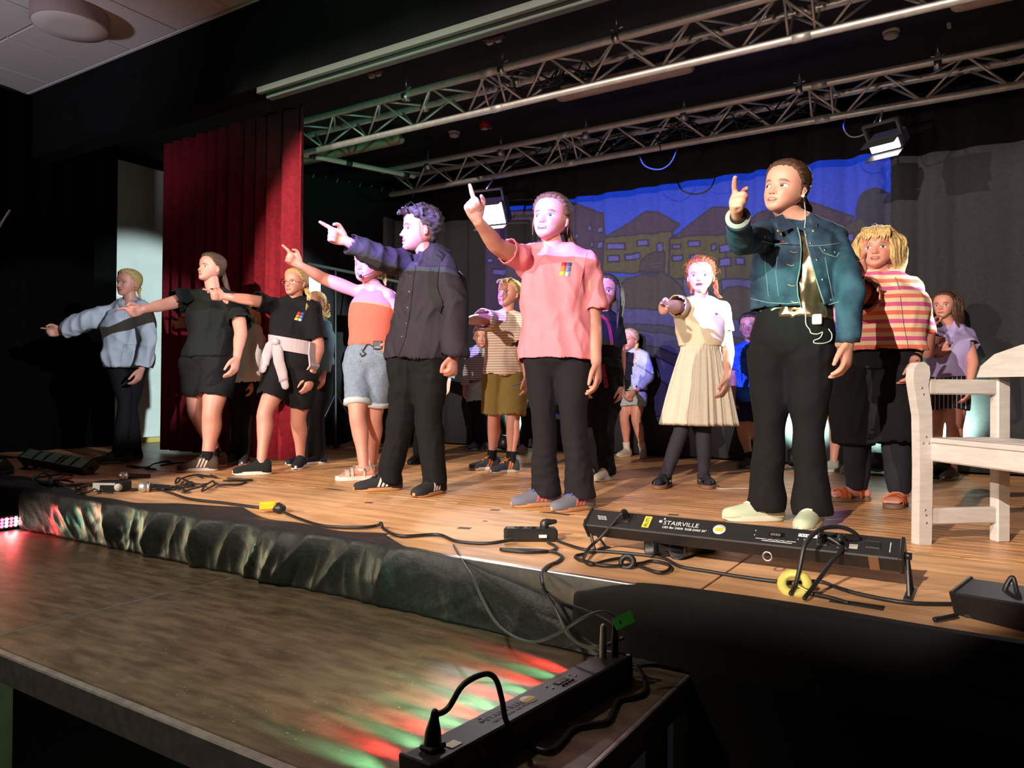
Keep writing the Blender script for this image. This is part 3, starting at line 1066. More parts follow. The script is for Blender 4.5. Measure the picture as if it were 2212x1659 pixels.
def lightbar(a, b, nrm_text, label, w=0.075, dp=0.075, prints=True, leds=None, legs=None, lens_off=True, lens_mat=None):
    """bar from a to b (centre line); nrm_text: normal of the printed face"""
    a = np.array(a, float); b = np.array(b, float)
    e3 = nrm(b - a); L = np.linalg.norm(b - a)
    n = nrm(nrm_text - e3 * (np.dot(nrm_text, e3)))
    t = np.cross(n, e3)          # 'up' of the print
    c = (a + b) / 2
    A = np.array([e3, t, n])
    e = empty('light_bar', (c[0], c[1], c[2]), label, 'light bar')
    q = MB(); q.box((-L / 2, -w / 2, -dp / 2), (L / 2, w / 2, dp / 2), axes=A, org=c, bev=0.004)
    body = flat_shade(mkobj('housing', q, m_bar, e))
    for s in (-1, 1):
        q = MB(); q.box((s * L / 2 - 0.006, -w / 2 - 0.004, -dp / 2 - 0.004), (s * L / 2 + 0.006, w / 2 + 0.004, dp / 2 + 0.004), axes=A, org=c, bev=0.003)
        ec = flat_shade(mkobj('end_cap', q, m_barend, e))
        q = MB(); q.cyl(c + A[0] * s * (L / 2 + 0.004), c + A[0] * s * (L / 2 + 0.024), 0.011); mkobj('knob', q, m_barend, ec)
    return e, c, A, L, w, dp


def print_lines(p, R3, U3, widths, h, m, parent, name='small_print'):
    """a line of print too small to read: short dashes"""
    q = MB(); x = 0.0
    n = np.cross(R3, U3)
    for w_ in widths:
        q.box((x, 0, 0), (x + w_, h, 0.0005), axes=np.array([R3, U3, n]), org=p)
        x += w_ + h * 0.8
    return mkobj(name, q, m, parent)


def face_pt(c, A, w, dp, x, y, off=0.0008):
    return c + A[0] * x + A[1] * y + A[2] * (dp / 2 + off)


def print_bar(e, c, A, L, w, dp, m=m_print):
    R3, U3 = A[0], A[1]
    x0 = -L / 2
    fp = lambda x, y: face_pt(c, A, w, dp, x0 + x * L, y)
    text_mesh('STAIRVILLE', 0.026, fp(0.283, -0.001), R3, U3, m, e)
    text_mesh('LED Bar 240/8  RGB DMX 30\u00b0', 0.0125, fp(0.285, -0.017), R3, U3, m, e, bold=True)
    for dx, dy, rr in ((0.272, 0.012, 0.0065), (0.283, 0.025, 0.004)):
        p = fp(dx, dy)
        q = MB(); q.cyl(p - A[2] * 0.0006, p + A[2] * 0.0004, rr, n=16); mkobj('logo_dot', q, m, e)
    for k in range(3):
        print_lines(fp(0.035 + 0.004 * k, 0.006 - 0.007 * k), R3, U3, (0.012, 0.008, 0.010), 0.0028, m, e)
    # round sticker
    p = fp(0.475, 0.002)
    q = MB(); q.cyl(p - A[2] * 0.0006, p + A[2] * 0.0004, 0.021, n=28); st = mkobj('round_sticker', q, m_sticker, e)
    q = MB(); q.box((-0.013, -0.010, 0), (0.013, 0.006, 0.0012), axes=A, org=p, bev=0.0002); mkobj('sticker_mark', q, mat('sticker_yellow', S(215, 170, 50), 0.6), st)
    # display and buttons
    p = fp(0.655, 0.004)
    q = MB(); q.box((-0.024, -0.009, -0.001), (0.024, 0.009, 0.0008), axes=A, org=p); mkobj('display', q, mat('display_black', (0.004, 0.004, 0.004), 0.2), e)
    text_mesh('8888', 0.016, p - R3 * 0.020 - U3 * 0.006 + A[2] * 0.001, R3, U3, mat('display_digits', S(120, 112, 104), 0.5), e, 'display_digits')
    for k in range(4):
        pp = fp(0.63 + 0.018 * k, -0.016)
        q = MB(); q.cyl(pp, pp + A[2] * 0.003, 0.004); mkobj('button', q, m_barend, e)
        print_lines(fp(0.624 + 0.018 * k, -0.026), R3, U3, (0.010,), 0.0025, m, e)
    for x, y in ((0.59, 0.013), (0.59, -0.006), (0.72, 0.013), (0.72, -0.006)):
        pp = fp(x, y)
        q = MB(); q.ellipsoid(pp, (0.0032, 0.0032, 0.0032), nu=8, nv=6); mkobj('screw', q, m_alu, e)


# --- bar on the stage, printed back towards us
PL = P(1276, 1128, 2.80); PR = P(1950, 1200, 2.22)
e, c, A, L, w, dp = lightbar(PL, PR, np.array([0.0, -0.62, 0.78]), 'long black light bar with printed back standing on the stage floor', 0.082, 0.06)
print_bar(e, c, A, L, w, dp)
stage_bar, sc_, sA, sL = e, c, A, L
fp = lambda x, y, o=0.0008: face_pt(c, A, w, dp, -L / 2 + x * L, y, o)
# yellow name tape
p = fp(0.225, 0.002)
q = MB(); q.box((-0.013, -0.026, 0), (0.013, 0.026, 0.001), axes=A, org=p); tp = mkobj('name_tape', q, mat('name_tape_yellow', S(226, 186, 60), 0.6), e)
text_mesh('RUTI', 0.019, p + A[0] * 0.007 - A[1] * 0.022 + A[2] * 0.0012, A[1], -A[0], mat('marker_ink', (0.02, 0.015, 0.01), 0.6), tp, 'handwriting', bold=True)
# sockets and labels
for x, y in ((0.145, 0.012), (0.845, -0.004), (0.79, 0.0)):
    q = MB(); q.box((-0.018, -0.022, -0.002), (0.018, 0.022, 0.004), axes=A, org=fp(x, y), bev=0.003); so = flat_shade(mkobj('socket', q, m_barend, e))
    q = MB(); q.tube([fp(x, y), fp(x, y, 0.03), fp(x, y - 0.02, 0.04)], [0.013, 0.012, 0.008], n=10); mkobj('plug', q, m_barend, so)
q = MB(); q.box((-0.022, -0.014, -0.002), (0.022, 0.014, 0.003), axes=A, org=fp(0.925, 0.002), bev=0.003); flat_shade(mkobj('mains_inlet', q, m_barend, e))
q = MB(); q.box((-0.028, -0.006, 0), (0.028, 0.006, 0.0008), axes=A, org=fp(0.745, 0.012)); lb = mkobj('serial_label', q, m_sticker, e)
print_lines(fp(0.745, 0.009, 0.0012) - A[0] * 0.018, A[0], A[1], (0.004, 0.003, 0.006, 0.003, 0.005), 0.006, mat('label_ink', (0.05, 0.05, 0.05), 0.6), lb)
text_mesh('CE', 0.010, fp(0.735, -0.008), A[0], A[1], m_print, e)
q = MB(); q.box((-0.012, -0.009, 0), (0.012, 0.009, 0.0008), axes=A, org=fp(0.875, -0.012)); mkobj('grey_label', q, mat('label_grey', S(150, 146, 142), 0.6), e)
for k in range(2):
    print_lines(fp(0.595 + 0.02 * k, -0.020 - 0.007 * k), A[0], A[1], (0.03, 0.04, 0.02, 0.03)[:4 - k], 0.0022, m_print, e)
print_lines(fp(0.972, -0.02), A[1], -A[0], (0.012, 0.008, 0.014), 0.0025, m_print, e)
# tan tape on the lower face
lf = c + A[0] * (0.43 * L) - A[1] * (w / 2 + 0.0008) + A[2] * 0.0
q = MB(); q.box((-0.014, -0.001, -0.029), (0.014, 0.001, 0.029), axes=A, org=lf); mkobj('tan_tape', q, mat('tan_tape', S(120, 84, 56), 0.6), e)
# ring under the bar
rp = c + A[0] * (0.135 * L) - A[1] * (w / 2 + 0.022)
an = np.linspace(0, 2 * math.pi, 20)
q = MB(); q.tube([rp + 0.014 * (math.cos(t) * A[0] + math.sin(t) * np.array([0, 0, 1.0])) for t in an], [0.0035] * 20, n=6, sub=1); mkobj('safety_ring', q, m_alu, e)
# bracket feet down to the boards
for s, px, py in ((-1, 1288, 1192), (1, 1966, 1284)):
    q0 = c + A[0] * s * (L / 2 + 0.012)
    ft = onz(px, py)
    for dx in (-0.035, 0.03):
        q = MB(); q.tube([q0, np.array([ft[0], q0[1] + dx * 1.4, 0.004])], [0.006, 0.006], n=6, sub=1, ref=(1, 0, 0), flat=0.4); mkobj('bracket_leg', q, m_barend, e)
    q = MB(); q.box((-0.012, -0.09, 0.0005), (0.012, 0.06, 0.004), org=(ft[0], q0[1], 0)); flat_shade(mkobj('bracket_foot', q, m_barend, e))

# --- bar on the low platform, lights towards the left
ZT = PLAT_Z + 0.080
L1_ = onz(869, 1625, ZT); L2_ = onz(1306, 1402, ZT)
bd_ = nrm(L2_ - L1_); bs_ = np.array([bd_[1], -bd_[0], 0.0])
PN = L1_ + bs_ * 0.0425 - np.array([0, 0, 0.0395]); PF = L2_ + bs_ * 0.0425 - np.array([0, 0, 0.0395])
print('bar len', np.linalg.norm(PF - PN), PN, PF)
e, c, A, L, w, dp = lightbar(PN, PF, np.array([-0.06, 0.0, 1.0]), 'long black light bar lying on the foreground platform', 0.085, 0.075)
print_bar(e, c, A, L, w, dp, mat('dim_print', S(120, 116, 116), 0.6))
m_ = MB(); q = MB(); q.box((-0.016, -0.013, 0), (0.016, 0.013, 0.0008), axes=A, org=face_pt(c, A, w, dp, -0.385 * L, -0.015)); mkobj('paper_label', q, m_sticker, e)
p = face_pt(c, A, w, dp, 0.30 * L, 0.005)
# LED lenses on the left side and their beams
def led_side(e, c, A, L, w, dp, side, seq, power, tilt, ncol, emit_scale=1.0, rows=2, spread=40, rk=0.8):
    """side: +1/-1 picks the A[1] side"""
    o_dir = A[1] * side
    n = len(seq)
    q = MB(); q.box((-L / 2 + 0.02, side * (w / 2) - 0.001, -dp / 2 + 0.008), (L / 2 - 0.02, side * (w / 2) + 0.001, dp / 2 - 0.008), axes=A, org=c); mkobj('lens_plate', q, m_barend, e)
    for i, k in enumerate(seq):
        x = -L / 2 + L * (i + 0.5) / n
        for j in range(rows):
            for h in range(ncol):
                xx = x + (h - (ncol - 1) / 2) * L / n / ncol
                p = c + A[0] * xx + o_dir * (w / 2 + 0.002) + A[2] * ((j - (rows - 1) / 2) * (0.056 / rows))
                q = MB(); q.cyl(p, p + o_dir * 0.003, 0.009, n=10)
                mkobj('led', q, m_led[k if h % 2 == 0 else ('w' if k == 'r' else k)], e)
        p = c + A[0] * x + o_dir * (w / 2 + 0.012)
        col = {'r': (1, 0.06, 0.06), 'g': (0.25, 1.0, 0.58), 'w': (1, 0.6, 0.6)}[k]
        s = spot('led_beam', p, p + o_dir * 1.0 + np.array([0, 0, tilt]), power * (rk if k == 'r' else 1.0), col, spread, 0.7, 0.012)
        s.parent = e; s.location = Vector(p) - e.location


led_side(e, c, A, L, w, dp, 1, 'grgrgrgrgrgr', 24.0, -0.14, 2, spread=24, rk=2.4)
s_ = spot('led_wash', c + A[1] * 0.06 + [0, 0, 0.01], c + A[1] * 1.0 + [0, 0, -0.15], 60, (0.45, 1.0, 0.66), 110, 0.9, 0.25)
s_.parent = e; s_.location = s_.location - e.location
# plug with arching lead
pl = face_pt(c, A, w, dp, -0.435 * L, 0.004)
q = MB(); q.box((-0.022, -0.02, 0), (0.022, 0.02, 0.012), axes=A, org=pl, bev=0.004); mkobj('mains_inlet', q, m_barend, e)
q = MB(); q.tube([pl, pl + [0, 0, 0.03], pl + [0.004, 0.0, 0.075]], [0.020, 0.017, 0.008], n=12); mkobj('plug', q, m_barend, e)
d0 = depth(pl)
cable([pl + [0.004, 0, 0.07], P(968, 1530, d0 + 0.02), P(1000, 1480, d0 + 0.04), P(1045, 1456, d0 + 0.07), P(1070, 1466, d0 + 0.09), P(1084, 1510, d0 + 0.10), P(1093, 1556, d0 + 0.09), P(1120, 1600, d0 + 0.12)], 0.0062,
      'black mains lead arching over the foreground light bar', 'mains_lead', n=10)
# two plugs at the far end with green tape
g1 = face_pt(c, A, w, dp, 0.43 * L, 0.012); g2 = face_pt(c, A, w, dp, 0.475 * L, -0.004)
for g in (g1, g2):
    q = MB(); q.tube([g, g + [0, 0, 0.04], g + [0, 0, 0.085]], [0.010, 0.010, 0.008], n=12); mkobj('connector', q, m_alud if g is g1 else m_barend, e)
gp = P(1347, 1340, depth(g1) - 0.02); 
gdir = nrm(P(1371, 1328, depth(g1) + 0.03) - P(1326, 1349, depth(g1)))
gup = nrm(np.cross(gdir, ray(1347, 1340)) ); gn = np.cross(gdir, gup)
q = MB(); q.box((-0.031, -0.016, -0.001), (0.031, 0.016, 0.001), axes=np.array([gdir, gup, gn]), org=gp)
gt = mkobj('green_tape', q, mat('green_tape', S(70, 190, 70), 0.5), e)
for sgn in (1,):
    nn = gn if np.dot(gn, CAM - gp) > 0 else -gn
    uu = gup if gup[2] > 0 else -gup
    rr = np.cross(uu, nn)
    text_mesh('R', 0.014, gp - rr * 0.016 - uu * 0.005 + nn * 0.0014, rr, uu, mat('marker_green_ink', S(20, 60, 20), 0.6), gt, 'handwriting')
plat_bar = e

# --- bar on the low platform at far left, glowing red
a = onz(46, 1139, PLAT_Z); b = a + np.array([0.05, -1.0, 0.0])
e, c, A, L, w, dp = lightbar(b + [0, 0, 0.05], a + [0, -0.04, 0.05], np.array([0.10, 0.0, 1.0]), 'light bar glowing red at the far left on the low platform', 0.085, 0.08)
led_side(e, c, A, L, w, dp, -1, 'rgrgrgrgrr', 14, 0.02, 4, spread=60, rows=3)

# --- bar on the stage at far left, wrapped in cables
a = P(57, 986, 5.35); b = P(196, 1011, 5.02)
e, c, A, L, w, dp = lightbar(a, b, np.array([0.35, -0.55, 0.72]), 'pale light bar wrapped in cables at the left end of the stage', 0.10, 0.07)
q = MB(); q.box((-L / 2 + 0.02, -w / 2 + 0.008, dp / 2 - 0.001), (L / 2 - 0.02, w / 2 - 0.008, dp / 2 + 0.004), axes=A, org=c); mkobj('lens_cover', q, mat('lens_cover_pale', S(150, 190, 165), 0.25), e)
for s in (-1, 1):
    q0 = c + A[0] * s * L * 0.44
    for dx in (-0.03, 0.03):
        q = MB(); q.tube([q0 - A[2] * 0.03, np.array([q0[0] + dx, q0[1] + dx, 0.003])], [0.012, 0.012], n=6, sub=1); mkobj('bracket_leg', q, m_barend, e)
    q = MB(); q.box((-0.06, -0.05, 0.0005), (0.06, 0.05, 0.006), org=(q0[0], q0[1], 0)); flat_shade(mkobj('bracket_foot', q, m_barend, e))
for k, t in enumerate((-0.28, -0.12, 0.08, 0.14, 0.30)):
    q0 = c + A[0] * t * L
    pts = [q0 + A[0] * (0.02 * math.sin(i)) + (w / 2 + 0.012) * math.cos(th) * A[1] + (dp / 2 + 0.012) * math.sin(th) * A[2] for i, th in enumerate(np.linspace(0, 2 * math.pi, 9))]
    q = MB(); q.tube(pts, [0.006] * 9, n=6, sub=3); mkobj('wrapped_cable', q, m_cable, e)
# neighbouring bar cut by the picture edge
a = P(-170, 1005, 5.3); b = P(8, 1013, 5.0)
e, c, A, L, w, dp = lightbar(a, b, np.array([0.35, -0.55, 0.72]), 'end of another black light bar at the left picture edge', 0.11, 0.08)
q = MB(); q.box((-L / 2 + 0.02, 0.0, dp / 2 - 0.001), (L / 2 - 0.02, w / 2 - 0.01, dp / 2 + 0.004), axes=A, org=c); mkobj('lens_cover', q, mat('lens_cover_pale', S(150, 190, 165), 0.25), e)
for s in (-0.3, 0.47):
    q0 = c + A[0] * s * L
    q = MB(); q.box((-0.03, -0.03, 0.0005), (0.03, 0.03, q0[2] - 0.03), org=(q0[0], q0[1], 0)); flat_shade(mkobj('bracket_foot', q, m_barend, e))
# --- bar at the right edge, in the dark
a = P(2084, 1296, 2.02); b = P(2420, 1352, 1.72)
e, c, A, L, w, dp = lightbar(a, b, np.array([0.0, -0.3, 0.95]), 'black light bar lying in the dark at the right edge of the stage', 0.10, 0.085)
for s in (-0.4, 0.4):
    q0 = c + A[0] * s * L
    q = MB(); q.box((-0.03, -0.04, 0.0005), (0.03, 0.04, max(0.01, q0[2] - 0.045)), org=(q0[0], q0[1], 0)); flat_shade(mkobj('bracket_foot', q, m_barend, e))
cable([P(2168, 1300, 1.93), P(2172, 1270, 1.93), P(2186, 1247, 1.93), P(2193, 1262, 1.92), P(2198, 1290, 1.9)], 0.006, 'thin bent cable standing above the dark light bar', 'bent_cable')

# ================================================================== black drapes on the stage edge


def me_co(me):
    v = np.empty(len(me.vertices) * 3); me.vertices.foreach_get('co', v)
    return v.reshape(-1, 3)


def drape_left():
    nx, ns = 800, 30
    X = np.linspace(-6.2, -0.80, nx)
    rg = np.random.default_rng(4)
    def fold(x, f, ph):
        return np.sin(f * x + ph)
    pts = np.zeros((ns, nx, 3))
    ph1, ph2, ph3 = rg.uniform(0, 6, 3)
    sharp = np.abs(np.sin(5.2 * X + 1.2 * np.sin(1.7 * X) + ph1)) ** 1.6
    sharp2 = np.abs(np.sin(11.0 * X + 1.5 * np.sin(2.3 * X + 1) + ph2)) ** 1.5
    amp = np.where(X < -2.6, 1.0, np.clip(1.0 - (X + 2.6) * 0.45, 0.30, 1))
    amp = amp * (0.55 + 0.45 * np.sin(0.9 * X + 0.5) ** 2)
    slump = np.clip((X + 1.78) / 0.95, 0, 1) ** 0.8      # right end has slid off the edge
    lie = np.where(X < -2.0, 0.10 + 0.05 * np.sin(1.9 * X) + 0.05 * np.sin(4.1 * X + 2) + np.clip((-3.6 - X) * 0.10, 0, 0.22), np.clip((-1.78 - X) * 0.5, 0.01, 0.12))
    bump_yel = 0.10 * np.exp(-((X + 3.10) / 0.16) ** 2)
    lie = lie + bump_yel
    for j in range(ns):
        s = j / (ns - 1)
        if s < 0.30:
            t = s / 0.30
            y = STAGE_Y0 - 0.012 + lie * (1 - t)
            z = 0.006 + 0.010 * np.sin(7 * X + 3 * t) ** 2 * (1 - t) + 0 * X
            ztop = -0.205 * slump
            z = z * (1 - slump) + (ztop + 0.01) * slump
            y = y * (1 - slump) + (STAGE_Y0 - 0.016) * slump
            pts[j, :, 0] = X; pts[j, :, 1] = y; pts[j, :, 2] = z
        else:
            t = (s - 0.30) / 0.70
            ztop = 0.004 - 0.205 * slump
            z = ztop + (PLAT_Z + 0.004 - ztop) * t
            Xs = X + 0.10 * (t - 0.5) * np.sin(2.1 * X + 1.0)
            r1 = 1 - np.abs(np.sin(6.5 * Xs + 1.2 * np.sin(1.7 * X) + ph1)) ** 0.7
            r2 = 1 - np.abs(np.sin(14.0 * Xs + 1.5 * np.sin(2.3 * X + 1) + ph2 + 1.2 * t)) ** 0.7
            r3 = 1 - np.abs(np.sin(31.0 * Xs + 2.0 * np.sin(3.3 * X) + ph3 - 2.0 * t)) ** 0.8
            prof = math.sin(math.pi * min(1.0, 0.12 + 0.80 * t)) ** 0.7
            out = 0.012 + amp * (0.070 * r1 * prof + 0.034 * r2 * prof + 0.012 * r3 * t ** 0.5) + 0.05 * slump * t
            # diagonal shear of the folds
            pts[j, :, 0] = X + 0.05 * t * np.sin(1.1 * X) + 0.02 * np.sin(3 * t + 5 * X)
            pts[j, :, 1] = STAGE_Y0 - out
            pts[j, :, 2] = z
    f = []
    for j in range(ns - 1):
        for i in range(nx - 1):
            a_ = j * nx + i
            f.append((a_, a_ + nx, a_ + nx + 1, a_ + 1))
    return MB().add(pts.reshape(-1, 3), f)


dm = drape_left().mesh('edge_drape')
dv = me_co(dm); dz = np.clip((-0.01 - dv[:, 2]) / 0.03, 0, 1)
rgd = np.random.default_rng(2)
for k in range(14):
    dr = rgd.normal(0, 1, 3); dr = dr / np.linalg.norm(dr)
    ff = rgd.uniform(35, 95); w = rgd.normal(0, 1, 3) * 9; phd = rgd.uniform(0, 6)
    dv[:, 1] -= dz * 0.0035 * np.clip(np.sin(dv @ (rgd.normal(0, 1, 3) * 4) + phd), 0, 1) * (1 - np.abs(np.sin(0.5 * ff * (dv @ dr) + np.sin(dv @ w + phd))))
dm.vertices.foreach_set('co', dv.ravel()); dm.update()
o = mkobj('edge_drape', dm, m_drape, None, (-3.4, STAGE_Y0, -0.1))
solid(o, 0.002)
tag(o, 'crumpled black cloth tucked over the stage edge above the low platforms', 'drape')


def drape_right():
    nx, ns = 260, 30
    X = np.linspace(-1.10, 3.6, nx)
    pts = np.zeros((ns, nx, 3))
    ztop = 0.006 - 0.06 * np.exp(-((X + 1.15) / 0.16) ** 2)
    fo = np.sin(4.2 * X + np.sin(1.3 * X)) * 0.5 + 0.5
    for j in range(ns):
        s = j / (ns - 1)
        if s < 0.18:
            t = s / 0.18
            lie = 0.04 + 0.025 * np.sin(3.1 * X) ** 2
            pts[j, :, 0] = X; pts[j, :, 1] = STAGE_Y0 - 0.014 + lie * (1 - t); pts[j, :, 2] = ztop
        else:
            t = (s - 0.18) / 0.82
            pts[j, :, 0] = X
            pts[j, :, 1] = STAGE_Y0 - 0.022 - np.where(X < -0.705, 0.01, 0.03) * t - np.where(X < -0.705, 0.01, 0.05) * fo * t
            zb = np.where(X < -0.705, PLAT_Z + 0.006, HALL_Z + 0.01)
            pts[j, :, 2] = ztop + (zb - ztop) * t
    f = []
    for j in range(ns - 1):
        for i in range(nx - 1):
            a_ = j * nx + i
            f.append((a_, a_ + nx, a_ + nx + 1, a_ + 1))
    return MB().add(pts.reshape(-1, 3), f)


o = mkobj('front_drape', drape_right(), m_drape2, None, (1.2, STAGE_Y0, -0.4))
solid(o, 0.002)
tag(o, 'plain black drape hanging from the stage front down to the hall floor', 'drape')

# ================================================================== cables, plugs and bits on the stage floor


def fz(pts, z=0.008):
    return [onz(x, y, z) for x, y in pts]


def floor_cable(px, label, r=0.0065, z=None, m=None, name='floor_cable'):
    return cable(fz(px, r + 0.001 if z is None else z), r, label, name, m, n=8, sub=5)


floor_cable([(345, 1058), (372, 1066), (410, 1078), (480, 1086), (560, 1096), (592, 1094)], 'black cable running from the microphones to the yellow connector', 0.0075)
cable([onz(600, 1100, 0.012), onz(640, 1118, 0.012), onz(700, 1136, 0.010), onz(780, 1139, 0.010), onz(815, 1135, 0.012), onz(823, 1130, 0.028), onz(830, 1143, 0.010), onz(866, 1158, 0.009), onz(945, 1155, 0.009), onz(985, 1169, 0.009), onz(1050, 1174, 0.010), onz(1106, 1166, 0.02)], 0.0068,
      'black cable from the yellow connector to the power strip', 'floor_cable')
# yellow connector lump
e = empty('cable_connector', tuple(onz(590, 1094)), 'yellow plug and black coupling on the stage edge', 'connector')
p = onz(583, 1092, 0.035); q = MB(); q.box((-0.045, -0.028, -0.02), (0.045, 0.028, 0.02), axes=np.array([nrm((0.9, 0.3, 0.1)), nrm((-0.3, 0.9, 0)), nrm((-0.09, -0.03, 0.99))]), org=p, bev=0.008); mkobj('plug_body', q, mat('plug_yellow', S(222, 168, 30), 0.45), e)
p = onz(603, 1098, 0.025); q = MB(); q.ellipsoid(p, (0.035, 0.03, 0.024)); mkobj('coupling', q, m_barend, e)
# power strip
p = onz(1146, 1168, 0.0)
e = empty('power_strip', tuple(p), 'short black power strip with plugs on the stage edge', 'power strip')
dx = nrm(onz(1178, 1168) - onz(1112, 1168)); dy = np.array([-dx[1], dx[0], 0])
A_ = np.array([dx, dy, (0, 0, 1)])
q = MB(); q.box((-0.105, -0.034, 0.0), (0.105, 0.034, 0.052), axes=A_, org=p, bev=0.011); mkobj('body', q, m_barend, e)
for k in range(3):
    c_ = p + dx * (0.055 - 0.05 * k)
    q = MB(); q.cyl(c_ + [0, 0, 0.045], c_ + [0, 0, 0.0535], 0.019, n=18); mkobj('socket', q, mat('socket_black', (0.006, 0.006, 0.006), 0.3), e)
c_ = p + dx * 0.055
q = MB(); q.tube([c_ + [0, 0, 0.05], c_ + [0, 0, 0.07], c_ + dx * 0.04 + [0, 0, 0.075]], [0.017, 0.016, 0.009], n=10); mkobj('plug', q, m_barend, e)
q = MB(); q.box((0.03, -0.046, 0.02), (0.06, -0.034, 0.03), axes=A_, org=p); flat_shade(mkobj('white_tag', q, m_sticker, e))
# long lead from the strip past the light bar
floor_cable([(1184, 1160), (1225, 1176), (1268, 1188), (1330, 1193), (1400, 1200), (1436, 1207), (1470, 1224), (1530, 1234), (1600, 1246), (1700, 1258), (1768, 1256), (1806, 1268), (1860, 1284), (1960, 1302), (2064, 1305)],
            'long black lead running along the stage edge under the light bar', 0.006)
floor_cable([(1184, 1172), (1200, 1181), (1190, 1190), (1140, 1193), (1092, 1189), (1082, 1186), (1100, 1187), (1180, 1190), (1212, 1200), (1206, 1212), (1184, 1222), (1170, 1238), (1172, 1262)], 'black cable looping from the power strip to the stage edge', 0.0058)
p_end = g2 + np.array([0, 0, 0.02])
cable([onz(1172, 1260, 0.01), P(1180, 1280, 2.36), P(1196, 1305, 2.30), P(1212, 1340, 2.25), P(1228, 1372, 2.20), P(1262, 1396, 2.14), P(1300, 1396, 2.09), P(1345, 1378, 2.07)], 0.0055, 'cable hanging over the drape down to the platform light bar', 'hanging_cable', mat('grey_cable', (0.06, 0.065, 0.065), 0.35))
cable([onz(980, 1178, 0.01), P(1000, 1214, 2.60), P(1022, 1250, 2.46), P(1050, 1310, 2.34), P(1078, 1352, 2.26), P(1120, 1380, 2.2), P(1160, 1386, 2.16), P(1210, 1366, 2.13), P(1256, 1336, 2.11), P(1300, 1321, 2.10), P(1334, 1334, 2.09), P(1340, 1350, 2.08)], 0.0045,
      'thin cable drooping in a curve in front of the drape', 'drooping_cable', mat('grey_cable', (0.06, 0.065, 0.065), 0.35))
cable([P(1172, 1272, 2.38), P(1215, 1300, 2.28), P(1270, 1320, 2.2), P(1310, 1338, 2.13), P(1332, 1356, 2.08)], 0.004, 'thin dark cable crossing the drape to the green taped plug', 'thin_cable')
# lead of the stage bar, with a knot
zc = 0.009
cable([sc_ + sA[0] * (-0.355 * sL) + sA[2] * 0.07, P(1300, 1158, 2.72), P(1276, 1180, 2.70), onz(1263, 1200, 0.02), onz(1263, 1213, zc), onz(1280, 1219, zc), onz(1310, 1211, zc), onz(1345, 1206, zc), onz(1362, 1211, zc), onz(1380, 1222, zc), onz(1420, 1236, zc), onz(1442, 1233, zc), onz(1447, 1222, zc), onz(1425, 1214, zc),
       onz(1405, 1212, zc), onz(1385, 1217, zc), onz(1340, 1222, zc), onz(1300, 1221, zc), onz(1270, 1214, zc), onz(1248, 1208, zc), onz(1244, 1201, zc), onz(1265, 1196, zc)], 0.0058, 'black lead of the light bar looped on the floor', 'bar_lead')
kp = onz(1355, 1214, 0.02)
q = MB(); q.tube([kp + 0.022 * np.array([math.cos(t), math.sin(t) * 0.5, 0.8 * math.sin(t)]) for t in np.linspace(0, 2 * math.pi, 14)], [0.009] * 14, n=8, sub=2)
tag(mkobj('cable_knot', q, m_cable, None, tuple(kp)), 'small round knot in the looped black lead', 'cable knot')
# two leads arching from the right end of the bar
b1 = sc_ + sA[0] * (0.345 * sL) + sA[2] * 0.06; b2 = sc_ + sA[0] * (0.29 * sL) + sA[2] * 0.06
cable([b1, P(1856, 1165, 2.28), P(1840, 1147, 2.27), P(1808, 1138, 2.27), P(1770, 1145, 2.25), P(1740, 1175, 2.22), P(1728, 1225, 2.20), P(1718, 1265, 2.18), onz(1708, 1282, 0.01)], 0.0065, 'black cable arching over the right part of the stage light bar', 'arched_cable')
cable([b2, P(1818, 1182, 2.27), P(1795, 1215, 2.23), P(1770, 1250, 2.18), onz(1738, 1292, 0.012)], 0.0065, 'straight black cable slanting down from the stage light bar', 'slanting_cable')
# yellow ring with cable, black tape
p = onz(1716, 1283, 0.0)
e = empty('cable_ring', tuple(p), 'pale yellow plastic ring around a cable at the stage edge', 'ring')
q = MB(); q.tube([p + [0.036 * math.cos(t), 0.02 * math.sin(t), 0.030 + 0.026 * math.sin(t)] for t in np.linspace(0, 2 * math.pi, 18)], [0.009] * 18, n=8, sub=1, flat=1.6); mkobj('ring', q, mat('ring_yellow', S(196, 186, 90), 0.45), e)
q = MB(); q.tube([p + [0.0, 0, 0.03], p + [0.03, -0.01, 0.02], p + [0.05, -0.02, 0.015]], [0.007, 0.008, 0.006], n=8); mkobj('clip', q, mat('clip_metal', S(180, 160, 80), 0.3, 0.7), e)
cable([p + [0.02, 0.0, 0.02], onz(1750, 1281, 0.012), onz(1790, 1290, 0.010), onz(1830, 1302, 0.006)], 0.006, 'short black cable going from the yellow ring under tape', 'short_cable')
c4 = [onz(x, y, 0.002) for x, y in ((1800, 1293), (1912, 1309), (1908, 1318), (1790, 1299))]
q = MB(); q.add(c4 + [v - [0, 0, 0.0014] for v in c4], [(3, 2, 1, 0), (4, 5, 6, 7), (0, 1, 5, 4), (1, 2, 6, 5), (2, 3, 7, 6), (3, 0, 4, 7)])
tag(mkobj('tape_strip', q, m_blk_tape, None, tuple(c4[0])), 'strip of black tape on the stage right of the yellow ring', 'tape')
cable([onz(2064, 1330, 0.009), onz(2045, 1334, 0.009), onz(2020, 1338, 0.012)], 0.007, 'black cable end left of the dark light bar', 'cable_end')
